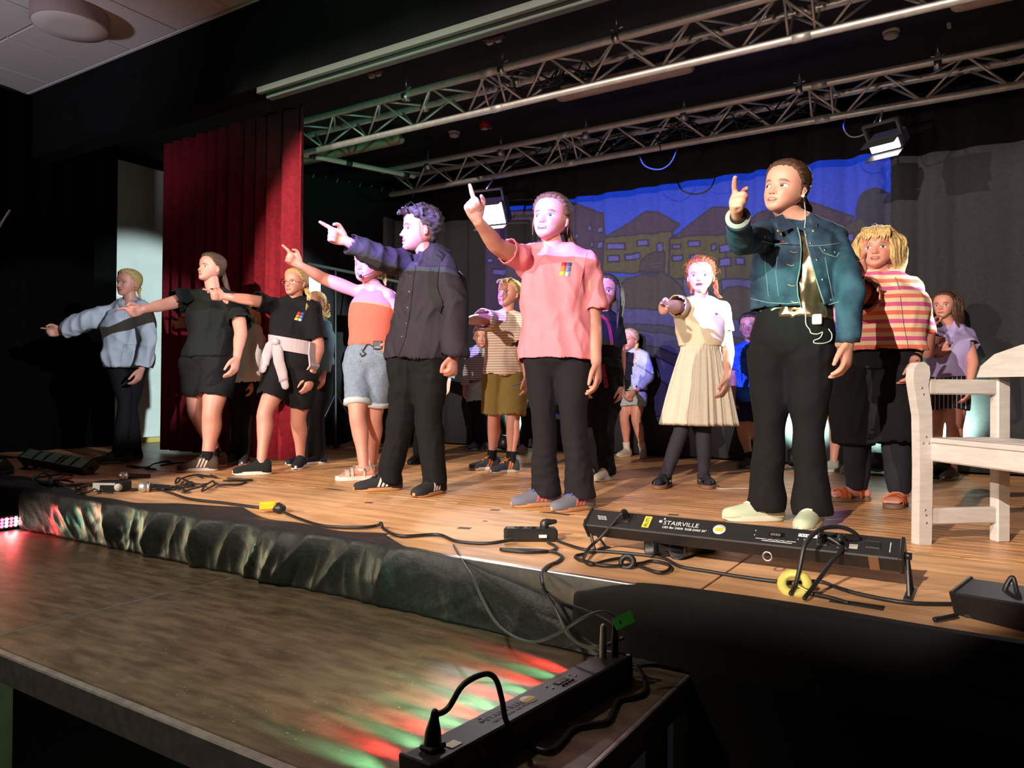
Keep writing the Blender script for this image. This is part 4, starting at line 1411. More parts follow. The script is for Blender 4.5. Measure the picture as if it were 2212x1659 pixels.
# tape marks
for px, py, s, lab in ((1003, 1141, 0.055, 'small dark tape mark on the deck near the middle'), (797, 1086, 0.04, 'dark tape scrap on the deck joint by the boy'), (1069, 1102, 0.045, 'dark tape scrap left of the pink shirt girl'), (1455, 1112, 0.05, 'dark scuff of tape behind the stage light bar'),
                       (1048, 1126, 0.02, 'tiny dark scrap on the deck')):
    p = onz(px, py, 0.0003)
    q = MB(); q.box((-s / 2, -s / 3, 0), (s / 2, s / 3, 0.0012), org=p, axes=np.array([(0.95, 0.3, 0), (-0.3, 0.95, 0), (0, 0, 1)])); tag(mkobj('tape_mark', q, mat('grey_tape', S(60, 52, 60), 0.6), None, tuple(p)), lab, 'tape mark', 'tape marks on the floor')
# white cord near the sandals
cable(fz([(1543, 1053), (1562, 1056), (1590, 1055), (1616, 1055)], 0.004), 0.003, 'thin white cord on the boards behind the skirt girl', 'floor_cable', mat('white_cord', S(225, 220, 210), 0.6))
# two tubes behind the bar
for i, (px, py, qx, qy) in enumerate(((1402, 1186, 1447, 1168), (1461, 1191, 1475, 1172))):
    r = 0.034
    a = onz(px, py + 6, r); a = P(px, py, depth(onz(px, py + 18, 0)))
    a[2] = r
    b = P(qx, qy, 1.0); d = onz(qx, qy + 12, r) - a; d[2] = 0; d = nrm(d)
    e = empty('black_tube', tuple(a), ['left one of two black tubes lying behind the light bar', 'right one of two black tubes lying behind the light bar'][i], 'tube', 'black tubes behind the light bar')
    b = a + d * 0.26
    an = np.linspace(0, 2 * math.pi, 24, endpoint=False)
    s_d = np.array([-d[1], d[0], 0])
    mk = lambda c_, rr: c_ + rr * (np.cos(an)[:, None] * s_d + np.sin(an)[:, None] * np.array([0, 0, 1.0]))
    mkobj('tube_wall', MB().rings([mk(b, r - 0.003), mk(b, r), mk(a + d * 0.02, r), mk(a, r), mk(a, r - 0.004), mk(a + d * 0.2, r - 0.004)], cap=True), mat('tube_black', (0.02, 0.02, 0.022), 0.35), e)
    mkobj('collar', MB().rings([mk(a - d * 0.001, r + 0.0015), mk(a + d * 0.018, r + 0.0015), mk(a + d * 0.018, r - 0.001), mk(a - d * 0.001, r - 0.001)], cap=False), m_barend, e)
# platform lead in the foreground
zp = PLAT_Z + 0.009
pp = lambda x, y: onz(x, y, zp)
cable([pp(1122, 1590), pp(1150, 1612), pp(1185, 1622), pp(1210, 1604), pp(1236, 1575), pp(1270, 1566), pp(1310, 1558), pp(1324, 1535), pp(1336, 1512), pp(1370, 1505), pp(1392, 1494), pp(1392, 1470), pp(1378, 1440)], 0.0065,
      'black lead snaking over the bare end of the foreground platform', 'platform_lead', n=10)

# ---- microphones and clutter at the left
m_mesh = mat('mic_grille', (0.55, 0.55, 0.56), 0.35, 0.8, var=0.3, scale=300, bump=0.3)


def microphone(ball, tail, label, r=0.026, z=0.026):
    a = onz(ball[0], ball[1] + 8, z); b = onz(tail[0], tail[1] + 4, 0.016)
    d = nrm(b - a)
    e = empty('microphone', (a[0], a[1], 0), label, 'microphone', 'microphones on the stage floor')
    q = MB(); q.ellipsoid(a, (r, r, r), nu=18, nv=12); mkobj('grille', q, m_mesh, e)
    q = MB(); q.tube([a + d * 0.002 + d * (r * 0.5), a + d * (r * 0.5 + 0.014)], [r * 0.98, r * 0.98], n=16, sub=1, round_end=False); mkobj('ring', q, m_alu, e)
    q = MB(); q.tube([a + d * r, a + d * 0.06, b], [r * 0.85, 0.017, 0.013], n=14, round_end=False); mkobj('handle', q, m_barend, e)


microphone((265, 1020), (325, 1024), 'microphone with round grille by the dark cables')
microphone((310, 1044), (372, 1050), 'microphone with large pale grille at the stage edge', 0.030, 0.03)
p = onz(243, 1060, 0.0)
e = empty('radio_receiver', tuple(p), 'small black box with white label beside the microphones', 'box')
A_ = np.array([R0, [-R0[1], R0[0], 0], [0, 0, 1]])
q = MB(); q.box((-0.085, -0.05, 0), (0.085, 0.05, 0.055), axes=A_, org=p, bev=0.005); flat_shade(mkobj('case', q, m_barend, e))
q = MB(); q.box((-0.084, -0.0515, 0.004), (-0.045, -0.050, 0.05), axes=A_, org=p); mkobj('white_label', q, m_sticker, e)
q = MB(); q.box((-0.045, -0.0515, 0.038), (0.04, -0.050, 0.05), axes=A_, org=p); mkobj('label_strip', q, m_sticker, e)
q = MB(); q.cyl(p + A_[0] * 0.062 - A_[1] * 0.05 + [0, 0, 0.027], p + A_[0] * 0.062 - A_[1] * 0.062 + [0, 0, 0.027], 0.021, n=18); mkobj('knob', q, m_sticker, e)
rg = np.random.default_rng(21)
for k, (x0, y0, x1, y1, lab) in enumerate(((350, 1046, 470, 1022, 'tangled black cable behind the two microphones'), (390, 1052, 530, 1036, 'black cable heap left of the grey trainers'), (60, 1030, 180, 1050, 'black cable under the wrapped light bar'),
                                           (300, 1010, 420, 1000, 'dark cable coil behind the left girls'), (110, 1045, 230, 1062, 'dark cable tangle left of the receiver box'), (330, 1060, 460, 1048, 'black cable loop in front of the microphones'))):
    n = 14
    t = np.linspace(0, 1, n)
    px = x0 + (x1 - x0) * t + rg.normal(0, 22, n)
    py = y0 + (y1 - y0) * t + rg.normal(0, 6, n)
    cable([onz(a, min(1085, max(985, b)), 0.006 + 0.02 * rg.random()) for a, b in zip(px, py)], 0.006, lab, 'tangled_cable', None, 6, 4)
cable([onz(118, 1055, 0.01), P(100, 1070, 4.55), P(91, 1088, 4.45), P(88, 1104, 4.40), P(93, 1120, 4.33), P(99, 1146, 4.25)], 0.007, 'cable bending over the drape at far left', 'bent_cable', mat('grey_cable2', (0.10, 0.10, 0.10), 0.35))
cable([onz(98, 1058, 0.01), P(75, 1076, 4.5), P(50, 1096, 4.4), P(20, 1120, 4.3), P(0, 1140, 4.2)], 0.005, 'thin cable slanting to the far left light bar', 'slanting_cable', mat('grey_cable2', (0.10, 0.10, 0.10), 0.35))
p = onz(137, 1046, 0.01)
q = MB(); q.tube([p + [0.06 * math.cos(t), 0.05 * math.sin(t), 0.006 * t] for t in np.linspace(0, 9, 26)], [0.006] * 26, n=6, sub=2)
tag(mkobj('red_cable', q, mat('red_cable', S(130, 25, 40), 0.45), None, tuple(p)), 'small coil of red cable under the wrapped light bar', 'cable')
# pale stick at the far left edge
a = P(-6, 496, 5.0); b = P(21, 455, 5.1)
e = empty('boom_stand', (float(a[0]), float(a[1]), 0.0), 'thin bright boom rod at the far left picture edge', 'stand')
q = MB(); q.tube([a, b], [0.007, 0.007], sub=1); mkobj('boom', q, m_alu, e)
q = MB(); q.tube([(a[0] - 0.02, a[1], 0.01), (a[0] - 0.02, a[1], a[2])], [0.012, 0.01], sub=1); mkobj('pole', q, m_barend, e)
q = MB(); q.cyl((a[0] - 0.02, a[1], 0.0), (a[0] - 0.02, a[1], 0.03), 0.12, n=24); mkobj('base', q, m_barend, e)

# ================================================================== lamp stand behind the performers
p = onz(724, 971, 0.0); D_ = depth(p)
e = empty('lamp_stand', tuple(p), 'black lamp stand with glaring lamp behind the girl with glasses', 'lamp stand')
q = MB(); q.tube([p + [0, 0, 0.02], P(724, 585, D_)], [0.018, 0.014], n=10, sub=1); mkobj('pole', q, m_barend, e)
for an in (0.4, 2.5, 4.6):
    q = MB(); q.tube([p + [0, 0, 0.55], p + [0.34 * math.cos(an), 0.30 * math.sin(an), 0.012]], [0.010, 0.010], n=8, sub=1); mkobj('leg', q, m_barend, e)
q = MB(); q.tube([P(666, 570, D_), P(862, 609, D_)], [0.016, 0.016], n=8, sub=1); mkobj('crossbar', q, mat('crossbar_grey', (0.10, 0.12, 0.12), 0.5), e)
for px, py, w_, h_ in ((680, 614, 0.12, 0.20), (843, 692, 0.12, 0.16)):
    c_ = P(px, py, D_ - 0.05)
    fw = nrm((CAM - c_) * [1, 1, 0.0]); sd = np.array([-fw[1], fw[0], 0])
    A_ = np.array([sd, fw, [0, 0, 1.0]])
    q = MB(); q.box((-w_ / 2, -0.10, -h_ / 2), (w_ / 2, 0, h_ / 2), axes=A_, org=c_, bev=0.01); lh = flat_shade(mkobj('lamp_head', q, m_barend, e))
    q = MB(); q.box((-w_ / 2 + 0.008, 0, -h_ / 2 + 0.008), (w_ / 2 - 0.008, 0.006, h_ / 2 - 0.008), axes=A_, org=c_); mkobj('lamp_face', q, mat('stand_lamp_glow', (1, 1, 1), 0.5, emit=(0.75, 1.0, 0.85, 9)), lh)
    q = MB(); q.tube([c_ + [0, 0, h_ / 2], P(px, 575 + (px - 660) * 0.2, D_)], [0.008] * 2, n=6, sub=1); mkobj('bracket', q, m_barend, lh)
s_ = spot('stand_lamp_beam', P(680, 614, D_ - 0.12), P(690, 660, 4.6), 60, (0.7, 1.0, 0.8), 70, 0.6, 0.06)
s_.parent = e; s_.location = s_.location - e.location

# ---- small uplights at the foot of the back curtain
m_up = mat('uplight_glow', (1, 1, 1), 0.4, emit=(0.62, 1.0, 0.82, 5))
for px, y, lab in ((1094, 6.02, 'small floor uplight behind the boy in shorts'), (1722, 6.02, 'small floor uplight behind the jacket girl'), (1897, 6.02, 'small floor uplight behind the striped shirt girl'), (2036, 6.05, 'small floor uplight behind the girl in the lilac top')):
    p = ony(px, 990, y); p[2] = 0
    e = empty('floor_uplight', tuple(p), lab, 'floor light', 'uplights along the back curtain')
    d = nrm((0.0, 0.55, 0.83))
    q = MB(); q.tube([p + [0, -0.08, 0.045], p + [0, -0.08, 0.045] + d * 0.10], [0.05, 0.065], n=18, sub=1, round_end=False); mkobj('can', q, m_barend, e)
    q = MB(); q.tube([p + [0, -0.08, 0.045] + d * 0.10, p + [0, -0.08, 0.045] + d * 0.104], [0.058, 0.058], n=18, sub=1, round_end=False); mkobj('lens', q, m_up, e)
    q = MB(); q.box((-0.07, -0.14, 0.0005), (0.07, 0.02, 0.012), org=p); flat_shade(mkobj('foot_plate', q, m_barend, e))
    s_ = spot('uplight_beam', p + [0, -0.08, 0.05] + d * 0.12, p + [0, BACK_Y - y + 0.05, 0.42], 420, (0.60, 1.0, 0.80), 75, 0.8, 0.04)
    s_.parent = e; s_.location = s_.location - e.location

# ================================================================== white wooden bench at the right
m_wwood = mat('white_painted_wood', S(196, 188, 182), 0.55, var=0.08, scale=12, stretch=(1, 1, 6), bump=0.08, bscale=60)
nB = nrm((0.75, 0.66, 0)); eB = nrm((0.66, -0.75, 0))
fpost = onz(1990, 1174, 0.0)
root = empty('white_bench', tuple(fpost), 'white painted wooden bench with rounded posts at the right edge', 'bench')
AB = np.array([nB, eB, [0, 0, 1.0]])


def bench_box(name, lo, hi, bev=0.006):
    q = MB(); q.box(lo, hi, axes=AB, org=fpost, bev=bev)
    return flat_shade(mkobj(name, q, m_wwood, root))


SW = 0.345
for j, e0 in enumerate((0.0, 1.15)):
    # front post with rounded top, slightly bowed
    prof = [(-0.028, 0.0), (0.026, 0.0), (0.030, 0.30), (0.026, 0.52), (0.010, 0.62), (0.018, 0.665), (0.014, 0.695), (-0.008, 0.712), (-0.034, 0.708), (-0.052, 0.685), (-0.056, 0.645), (-0.045, 0.58), (-0.030, 0.50), (-0.026, 0.3)]
    rg_ = []
    for t in (0.0, 0.045):
        rg_.append(np.array([fpost + nB * a + eB * (e0 + t - 0.02) + np.array([0, 0, b]) for a, b in prof]))
    q = MB(); q.rings(rg_)
    flat_shade(mkobj('front_post', q, m_wwood, root))
    bench_box('rear_post', (SW - 0.03, e0 - 0.02, 0), (SW + 0.03, e0 + 0.025, 0.66))
    bench_box('arm_rail', (0.02, e0 - 0.012, 0.585), (SW - 0.02, e0 + 0.018, 0.645))
    bench_box('foot_rail', (0.02, e0 - 0.012, 0.075), (SW - 0.02, e0 + 0.018, 0.140))
# seat apron and boards
bench_box('seat_apron', (0.022, 0.02, 0.325), (0.048, 1.15, 0.395))
bench_box('rear_apron', (SW - 0.045, 0.02, 0.325), (SW - 0.02, 1.15, 0.395))
for i in range(4):
    a0 = 0.0 + i * 0.083
    bench_box('seat_board', (a0 + 0.02, -0.015, 0.396), (a0 + 0.097, 1.17, 0.416), 0.004)
# back panel with curved top
rg_ = []
cr = [(0.0, 0.655), (0.02, 0.70), (0.09, 0.745), (0.22, 0.775), (0.40, 0.79), (0.585, 0.795), (0.77, 0.79), (0.95, 0.775), (1.08, 0.745), (1.15, 0.70), (1.17, 0.655)]
top = [np.array([t - 0.05, z]) for t, z in cr]
poly = top[::-1] + []
for dn in (-0.016, 0.014):
    rg_.append(np.array([fpost + nB * (SW - 0.045 + dn) + eB * a + np.array([0, 0, z]) for a, z in top]))
q = MB(); q.rings(rg_)
flat_shade(mkobj('back_panel', q, m_wwood, root))
for i in range(9):
    bench_box('back_slat', (SW - 0.05, 0.10 + i * 0.115, 0.40), (SW - 0.03, 0.14 + i * 0.115, 0.67), 0.003) if i > 4 else None
# screws
for a, z in ((-0.02, 0.61), (-0.012, 0.585), (0.0, 0.42), (-0.012, 0.395), (0.012, 0.395), (0.0, 0.115), (0.002, 0.085), (-0.004, 0.135)):
    c_ = fpost + nB * a + eB * 0.0245 + np.array([0, 0, z])
    q = MB(); q.cyl(c_, c_ + eB * 0.002, 0.0045, n=10); mkobj('screw', q, m_alud, root)

# ================================================================== people: builders


def remesh(mb, voxel, smooth=3, name='body', fac=0.5):
    me = mb.mesh(name, True)
    o = bpy.data.objects.new(name, me)
    COL.objects.link(o)
    m = o.modifiers.new('r', 'REMESH')
    m.mode = 'VOXEL'
    m.voxel_size = voxel
    if smooth:
        s = o.modifiers.new('s', 'SMOOTH')
        s.iterations = smooth
        s.factor = fac
    dg = bpy.context.evaluated_depsgraph_get()
    out = bpy.data.meshes.new_from_object(o.evaluated_get(dg))
    bpy.data.objects.remove(o)
    bpy.data.meshes.remove(me)
    out.shade_smooth()
    return out


def me_arrays(me):
    v = np.empty(len(me.vertices) * 3)
    me.vertices.foreach_get('co', v)
    return v.reshape(-1, 3)


def me_normals(me):
    v = np.empty(len(me.vertices) * 3)
    me.vertices.foreach_get('normal', v)
    return v.reshape(-1, 3)


def crumple(me, amp, seed, freq=22.0, down=0.35):
    """cloth folds: warped ridges displaced along normals"""
    rg = np.random.default_rng(seed)
    v = me_arrays(me); n = me_normals(me)
    d = np.zeros(len(v))
    for k in range(7):
        dr = rg.normal(0, 1, 3); dr[2] *= down; dr = nrm(dr)
        f = freq * (0.6 + 0.9 * rg.random())
        w = rg.normal(0, 1, 3) * 6
        ph = rg.uniform(0, 6.28)
        s = np.sin(f * (v @ dr) + 1.6 * np.sin(v @ w + ph) + ph)
        gate = 0.5 + 0.5 * np.sin(v @ (rg.normal(0, 1, 3) * 5) + rg.uniform(0, 6.28))
        d += gate * (np.abs(s) ** 1.5) * np.sign(s)
    d *= amp / 1.5
    e = np.zeros(len(v))
    for k in range(9):
        dr = rg.normal(0, 1, 3); dr[2] *= down * 0.9; dr = nrm(dr)
        f = freq * (2.6 + 2.4 * rg.random())
        w = rg.normal(0, 1, 3) * 11
        ph = rg.uniform(0, 6.28)
        s = 1.0 - np.abs(np.sin(0.5 * f * (v @ dr) + 1.3 * np.sin(v @ w + ph) + ph)) ** 0.8
        gate = np.clip(np.sin(v @ (rg.normal(0, 1, 3) * 8) + rg.uniform(0, 6.28)) * 1.4 - 0.35, 0, 1)
        e += gate * s
    d += e * amp * 0.62 - 0.25 * amp
    v = v + n * d[:, None]
    me.vertices.foreach_set('co', v.ravel())
    me.update()
    return me


# ---- head
Z_ = [0.0, .03, .07, .13, .2, .28, .36, .44, .52, .6, .68, .76, .84, .90, .95, .985, 1.0]
HW = [.05, .115, .165, .215, .262, .304, .334, .35, .358, .364, .364, .352, .315, .262, .195, .11, .03]
YF = [.34, .385, .405, .405, .398, .395, .398, .402, .400, .408, .412, .398, .352, .295, .22, .12, .03]
YB = [.14, .06, .00, -.07, -.17, -.29, -.37, -.42, -.45, -.465, -.465, -.45, -.405, -.35, -.26, -.15, -.05]


def head_grid(nu=72, nz=70, mouth=0.4, smile=0.0, chub=0.0):
    zz = 0.5 - 0.5 * np.cos(np.linspace(0.0, math.pi, nz))
    zz = np.clip(zz, 0.0, 1.0) * 0.9 + 0.1 * np.linspace(0, 1, nz)
    hw = np.interp(zz, Z_, HW); yf = np.interp(zz, Z_, YF); yb = np.interp(zz, Z_, YB)
    hw = hw * (1 + chub * np.exp(-((zz - .22) / .18) ** 2))
    k = np.ones(5) / 5
    sm = lambda a: np.concatenate([a[:2], np.convolve(a, k, 'valid'), a[-2:]])
    hw, yf, yb = sm(hw), sm(yf), sm(yb)
    a = np.linspace(0, 2 * math.pi, nu, endpoint=False)   # 0 = front (+y), pi/2 = +x
    # denser sampling towards the face
    a = a - 0.32 * np.sin(a)
    V = np.zeros((nz, nu, 3))
    for j in range(nz):
        cy = (yf[j] + yb[j]) / 2; hd = (yf[j] - yb[j]) / 2
        p = 2.25
        s, c = np.sin(a), np.cos(a)
        r = (np.abs(s) ** p + np.abs(c) ** p) ** (-1 / p)
        V[j, :, 0] = hw[j] * s * r
        V[j, :, 1] = cy + hd * c * r
        V[j, :, 2] = zz[j]
    x, y, z = V[..., 0], V[..., 1], V[..., 2]
    front = np.clip((y - 0.05) / 0.2, 0, 1)
    g = lambda cx, cz, rx, rz: np.exp(-((np.abs(x) - cx) / rx) ** 2 - ((z - cz) / rz) ** 2)
    g0 = lambda cz, rx, rz: np.exp(-(x / rx) ** 2 - ((z - cz) / rz) ** 2)
    dy = np.zeros_like(x)
    # nose: bridge to tip
    tt = np.clip((0.50 - z) / (0.50 - 0.325), 0, 1)
    below = np.exp(-(np.clip(0.325 - z, 0, None) / 0.022) ** 2)
    above = np.clip((0.56 - z) / 0.12, 0, 1)
    wid = 0.034 + 0.026 * tt
    dy += (0.018 + 0.092 * tt ** 1.35) * np.exp(-(x / wid) ** 2) * below * above
    dy += 0.030 * g(0.055, 0.325, 0.028, 0.026)          # nostril wings
    dy -= 0.055 * g(0.165, 0.475, 0.075, 0.05)             # eye sockets
    dy += 0.030 * g(0.165, 0.468, 0.052, 0.030)            # eyeballs
    dy += 0.016 * g(0.15, 0.565, 0.10, 0.030)              # brow ridge
    dy += 0.022 * g(0.20, 0.33, 0.085, 0.075)              # cheeks
    dy += 0.022 * g0(0.215, 0.115, 0.065)                  # muzzle
    dy += 0.020 * g0(0.230, 0.085, 0.016) + 0.022 * g0(0.158, 0.075, 0.020)   # lips
    dy -= (0.022 + 0.05 * mouth) * g0(0.195, 0.085, 0.012 + 0.014 * mouth)  # opening
    dy += 0.018 * g0(0.06, 0.08, 0.045)                    # chin
    dy -= 0.014 * g0(0.115, 0.10, 0.025)
    V[..., 1] = y + dy * front
    f = []
    for j in range(nz - 1):
        for i in range(nu):
            k = (i + 1) % nu
            f.append((j * nu + i, (j + 1) * nu + i, (j + 1) * nu + k, j * nu + k))
    f.append(tuple(range(nu)))
    f.append(tuple((nz - 1) * nu + i for i in range(nu - 1, -1, -1)))
    return V.reshape(-1, 3), f, (nz, nu)


def ear_grid(sx):
    mb = MB()
    # outer helix as a C-shaped tube plus a thin plate and lobe
    c = np.array([sx * 0.362, -0.03, 0.42])
    pts = []
    for t in np.linspace(-0.6, 1.35 * math.pi, 14):
        pts.append(c + np.array([sx * (0.035 + 0.012 * math.sin(t)), -0.055 * math.cos(t * 0.9 - 0.4) - 0.005, 0.085 * math.sin(t * 0.78 - 0.35) + 0.0]))
    mb.ellipsoid(c + [sx * 0.012, -0.01, 0.0], (0.030, 0.055, 0.092), nu=14, nv=10)
    mb.ellipsoid(c + [sx * 0.004, 0.012, -0.07], (0.028, 0.034, 0.035), nu=10, nv=8)
    return mb


HAIRT = [0, 25, 40, 55, 68, 80, 92, 102, 115, 130, 180]
HAIRL = {'back': [.835, .83, .80, .72, .60, .53, .52, .40, .20, .08, .04],
         'fringe': [.74, .74, .71, .62, .50, .40, .32, .22, .10, .02, .00],
         'short': [.80, .79, .77, .72, .63, .50, .52, .44, .30, .20, .16],
         'down': [.84, .83, .78, .66, .52, .40, .30, .2, .10, .02, .0]}


def hair_cap(style, thick, seed, rough=0.0, res=(72, 70)):
    V, f, (nz, nu) = head_grid(*res, mouth=0, chub=0)
    c = np.array([0, -0.02, 0.5])
    x, y, z = V.T
    th = np.degrees(np.arctan2(np.abs(x), y + 0.03))
    zl = np.interp(th, HAIRT, HAIRL[style])
    rg = np.random.default_rng(seed)
    zl = zl + 0.010 * np.sin(th * 0.35 + 7 * x)
    m = np.clip((z - zl) / 0.06, 0, 1)
    m = m * m * (3 - 2 * m)
    n = nrm_rows(V - c)
    t = thick * (0.55 + 0.45 * np.clip((z - 0.4) / 0.4, 0, 1))
    # strand ripple: angle around a pole at the back of the crown
    an = np.arctan2(x, z - 0.45)
    rip = 0.16 * thick * (np.sin(an * 37 + 3 * y) + 0.7 * np.sin(an * 71 + 9 * y + 1))
    if rough:
        rip = rip + rough * (np.sin(31 * x + 12 * z) * np.sin(27 * y + 17 * x) + 0.6 * np.sin(53 * z + 33 * y))
    d = m * (t + rip) - (1 - m) * 0.05
    r_ = np.hypot(x, z - 0.45)
    st = np.stack([an * 7.0, y * 0.9, r_ * 0.8], 1)
    return V + n * d[:, None], f, st


def open_ends(me, ends):
    """remove the closing caps of a garment: ends = [(point, outward dir, radius)]"""
    bm = bmesh.new()
    bm.from_mesh(me)
    kill = set()
    E = [(np.array(p), nrm(d), r) for p, d, r in ends]
    for f in bm.faces:
        c = np.array(f.calc_center_median()); n = np.array(f.normal)
        for p, d, r in E:
            if n @ d > 0.55:
                q = c - p
                a = q @ d
                if abs(a) < 0.030 and np.linalg.norm(q - d * a) < r:
                    kill.add(f)
                    break
    bmesh.ops.delete(bm, geom=list(kill), context='FACES')
    bm.to_mesh(me)
    bm.free()
    me['open'] = 1
    return me


def nrm_rows(a):
    return a / (np.linalg.norm(a, axis=1)[:, None] + 1e-9)


# ---- hands


def rot(v, ax, a):
    ax = nrm(ax)
    return v * math.cos(a) + np.cross(ax, v) * math.sin(a) + ax * (ax @ v) * (1 - math.cos(a))


def hand(mb, wrist, d, n, hl, pose):
    """d: wrist to fingers, n: back of the hand"""
    d = nrm(d); n = nrm(n - d * (n @ d))
    return _hand(mb, wrist, d, n, hl, pose)


def _hand(mb, w, d, n, hl, pose, tside=None):
    t = tside
    # palm
    rings = []
    a = np.linspace(0, 2 * math.pi, 14, endpoint=False)
    for s, hw, ht in ((-0.06, .155, .13), (0.05, .165, .13), (.18, .215, .125), (.34, .245, .125), (.48, .245, .115), (.55, .21, .09)):
        rings.append(w + d * s * hl + hl * (np.cos(a)[:, None] * hw * t + np.sin(a)[:, None] * ht * n))
    mb.rings(rings)
    base = [(.52, .18), (.545, .06), (.525, -.065), (.475, -.18)]
    ln = [.42, .47, .43, .34]
    curls = {'point': [(4, 6, 4), (80, 95, 50), (84, 98, 50), (86, 98, 50)], 'relax': [(18, 26, 16), (24, 32, 18), (28, 36, 20), (32, 40, 22)], 'fist': [(82, 96, 45), (84, 98, 50), (86, 98, 50), (88, 98, 50)],
             'open': [(6, 10, 8), (8, 12, 8), (10, 14, 10), (14, 18, 12)], 'bent': [(20, 60, 40), (40, 70, 50), (50, 80, 50), (55, 80, 50)]}[pose]
    for i in range(4):
        p = w + d * base[i][0] * hl + t * base[i][1] * hl
        dd = d + t * (0.12 if i == 0 else (0.0 if i == 1 else (-0.06 if i == 2 else -0.14))) * (1 if pose in ('relax', 'open') else 0.4)
        dd = nrm(dd)
        ax = np.cross(dd, n)          # rotate d towards -n
        pts = [p - dd * 0.10 * hl, p]
        for k, fr in enumerate((.45, .30, .25)):
            dd = rot(dd, ax, -math.radians(curls[i][k]))
            pts.append(pts[-1] + dd * ln[i] * fr * hl)
        r0 = (.066, .066, .062, .055)[i] * hl
        mb.tube(pts, [r0 * 1.05, r0 * 1.05, r0 * .98, r0 * .9, r0 * .74], n=10, sub=3)
    # thumb leaves the side of the palm
    p = w + d * .12 * hl + t * .17 * hl
    if pose in ('point', 'fist', 'bent'):
        d1 = nrm(d * .75 + t * .45 - n * .35); d2 = nrm(d * .75 - t * .45 - n * .5); 
        pts = [p, p + d1 * .22 * hl, p + d1 * .36 * hl + d2 * .03 * hl, p + d1 * .36 * hl + d2 * .22 * hl]
    else:
        d1 = nrm(d * .72 + t * .55 - n * .25); d2 = nrm(d * .92 + t * .15 - n * .25)
        pts = [p, p + d1 * .24 * hl, p + d1 * .30 * hl + d2 * .14 * hl, p + d1 * .30 * hl + d2 * .33 * hl]
    mb.tube(pts, [.085 * hl, .078 * hl, .066 * hl, .052 * hl], n=10, sub=3)


# ---- skin shader with a face drawn from head coordinates


def skin_mat(name, base, lip, brow, iris, gaze=0.0, mouth=0.4, teeth=0.5, blush=0.25, eyeopen=1.0):
    m = bpy.data.materials.new(name)
    m.use_nodes = True
    nt = m.node_tree
    b = nt.nodes['Principled BSDF']
    b.inputs['Roughness'].default_value = 0.5
    b.inputs['Subsurface Weight'].default_value = 0.0
    at = nt.nodes.new('ShaderNodeAttribute')
    at.attribute_name = 'hco'
    sp = nt.nodes.new('ShaderNodeSeparateXYZ')
    nt.links.new(at.outputs['Vector'], sp.inputs[0])
    x, y, z = sp.outputs
    g = NG(nt)
    ax = g.m('ABSOLUTE', x)
    front = g.m('MULTIPLY', g.m('GREATER_THAN', y, 0.17), g.m('LESS_THAN', y, 0.62))

    def ell(u, v, cx, cy, rx, ry, soft=0.25):
        a = g.m('POWER', g.m('ABSOLUTE', g.m('DIVIDE', g.m('SUBTRACT', u, cx), rx)), 2.0)
        c = g.m('POWER', g.m('ABSOLUTE', g.m('DIVIDE', g.m('SUBTRACT', v, cy), ry)), 2.0)
        r = g.m('ADD', a, c)
        s = g.step(r, 1.0 - soft, 1.0 + soft)
        return g.m('MULTIPLY', g.m('SUBTRACT', 1.0, s), front)

    tc = nt.nodes.new('ShaderNodeTexCoord')
    nz = nt.nodes.new('ShaderNodeTexNoise')
    nz.inputs['Scale'].default_value = 18
    nz.inputs['Detail'].default_value = 3
    nt.links.new(tc.outputs['Object'], nz.inputs['Vector'])
    red = (min(1, base[0] * 1.02), base[1] * 0.72, base[2] * 0.68)
    col = g.mixc(g.m('MULTIPLY', nz.outputs[0], 0.30), base, red)
    col = g.mixc(g.m('MULTIPLY', ell(ax, z, 0.20, 0.32, 0.11, 0.09, 0.9), blush), col, red)
    col = g.mixc(g.m('MULTIPLY', ell(x, z, 0.0, 0.335, 0.07, 0.04, 0.9), blush * 0.8), col, red)
    # brows arch slightly
    zb = g.m('ADD', z, g.m('MULTIPLY', g.m('POWER', g.m('SUBTRACT', ax, 0.15), 2.0), 3.0))
    col = g.mixc(g.m('MULTIPLY', ell(ax, zb, 0.165, 0.572, 0.095, 0.020, 0.5), 0.72), col, brow)
    # eye: lash outline, white, iris, pupil
    col = g.mixc(g.m('MULTIPLY', ell(ax, z, 0.165, 0.476, 0.086, 0.040 * eyeopen, 0.25), 0.8), col, (0.10, 0.05, 0.04))
    white = ell(ax, z, 0.164, 0.468, 0.074, 0.030 * eyeopen, 0.15)
    col = g.mixc(white, col, (0.72, 0.68, 0.66))
    for s in (-1, 1):
        ir = ell(x, z, s * 0.165 + gaze, 0.471, 0.034, 0.034, 0.2)
        col = g.mixc(g.m('MULTIPLY', ir, white), col, iris)
        pu = ell(x, z, s * 0.165 + gaze, 0.471, 0.015, 0.015, 0.25)
        col = g.mixc(g.m('MULTIPLY', pu, white), col, (0.005, 0.005, 0.005))
    # nostrils
    col = g.mixc(g.m('MULTIPLY', ell(ax, z, 0.033, 0.298, 0.020, 0.010, 0.5), 0.8), col, (0.16, 0.05, 0.04))
    # lips, mouth, teeth
    col = g.mixc(g.m('MULTIPLY', ell(x, z, 0.0, 0.195, 0.125, 0.036 + 0.030 * mouth, 0.35), 0.85), col, lip)
    hole = ell(x, z, 0.0, 0.196, 0.098, 0.006 + 0.030 * mouth, 0.2)
    col = g.mixc(hole, col, (0.045, 0.008, 0.008))
    if teeth > 0:
        th = g.m('MULTIPLY', ell(x, z, 0.0, 0.202 + 0.012 * mouth, 0.072, 0.004 + 0.017 * mouth, 0.2), hole)
        col = g.mixc(g.m('MULTIPLY', th, teeth), col, (0.80, 0.76, 0.70))
    nt.links.new(col, b.inputs['Base Color'])
    return m


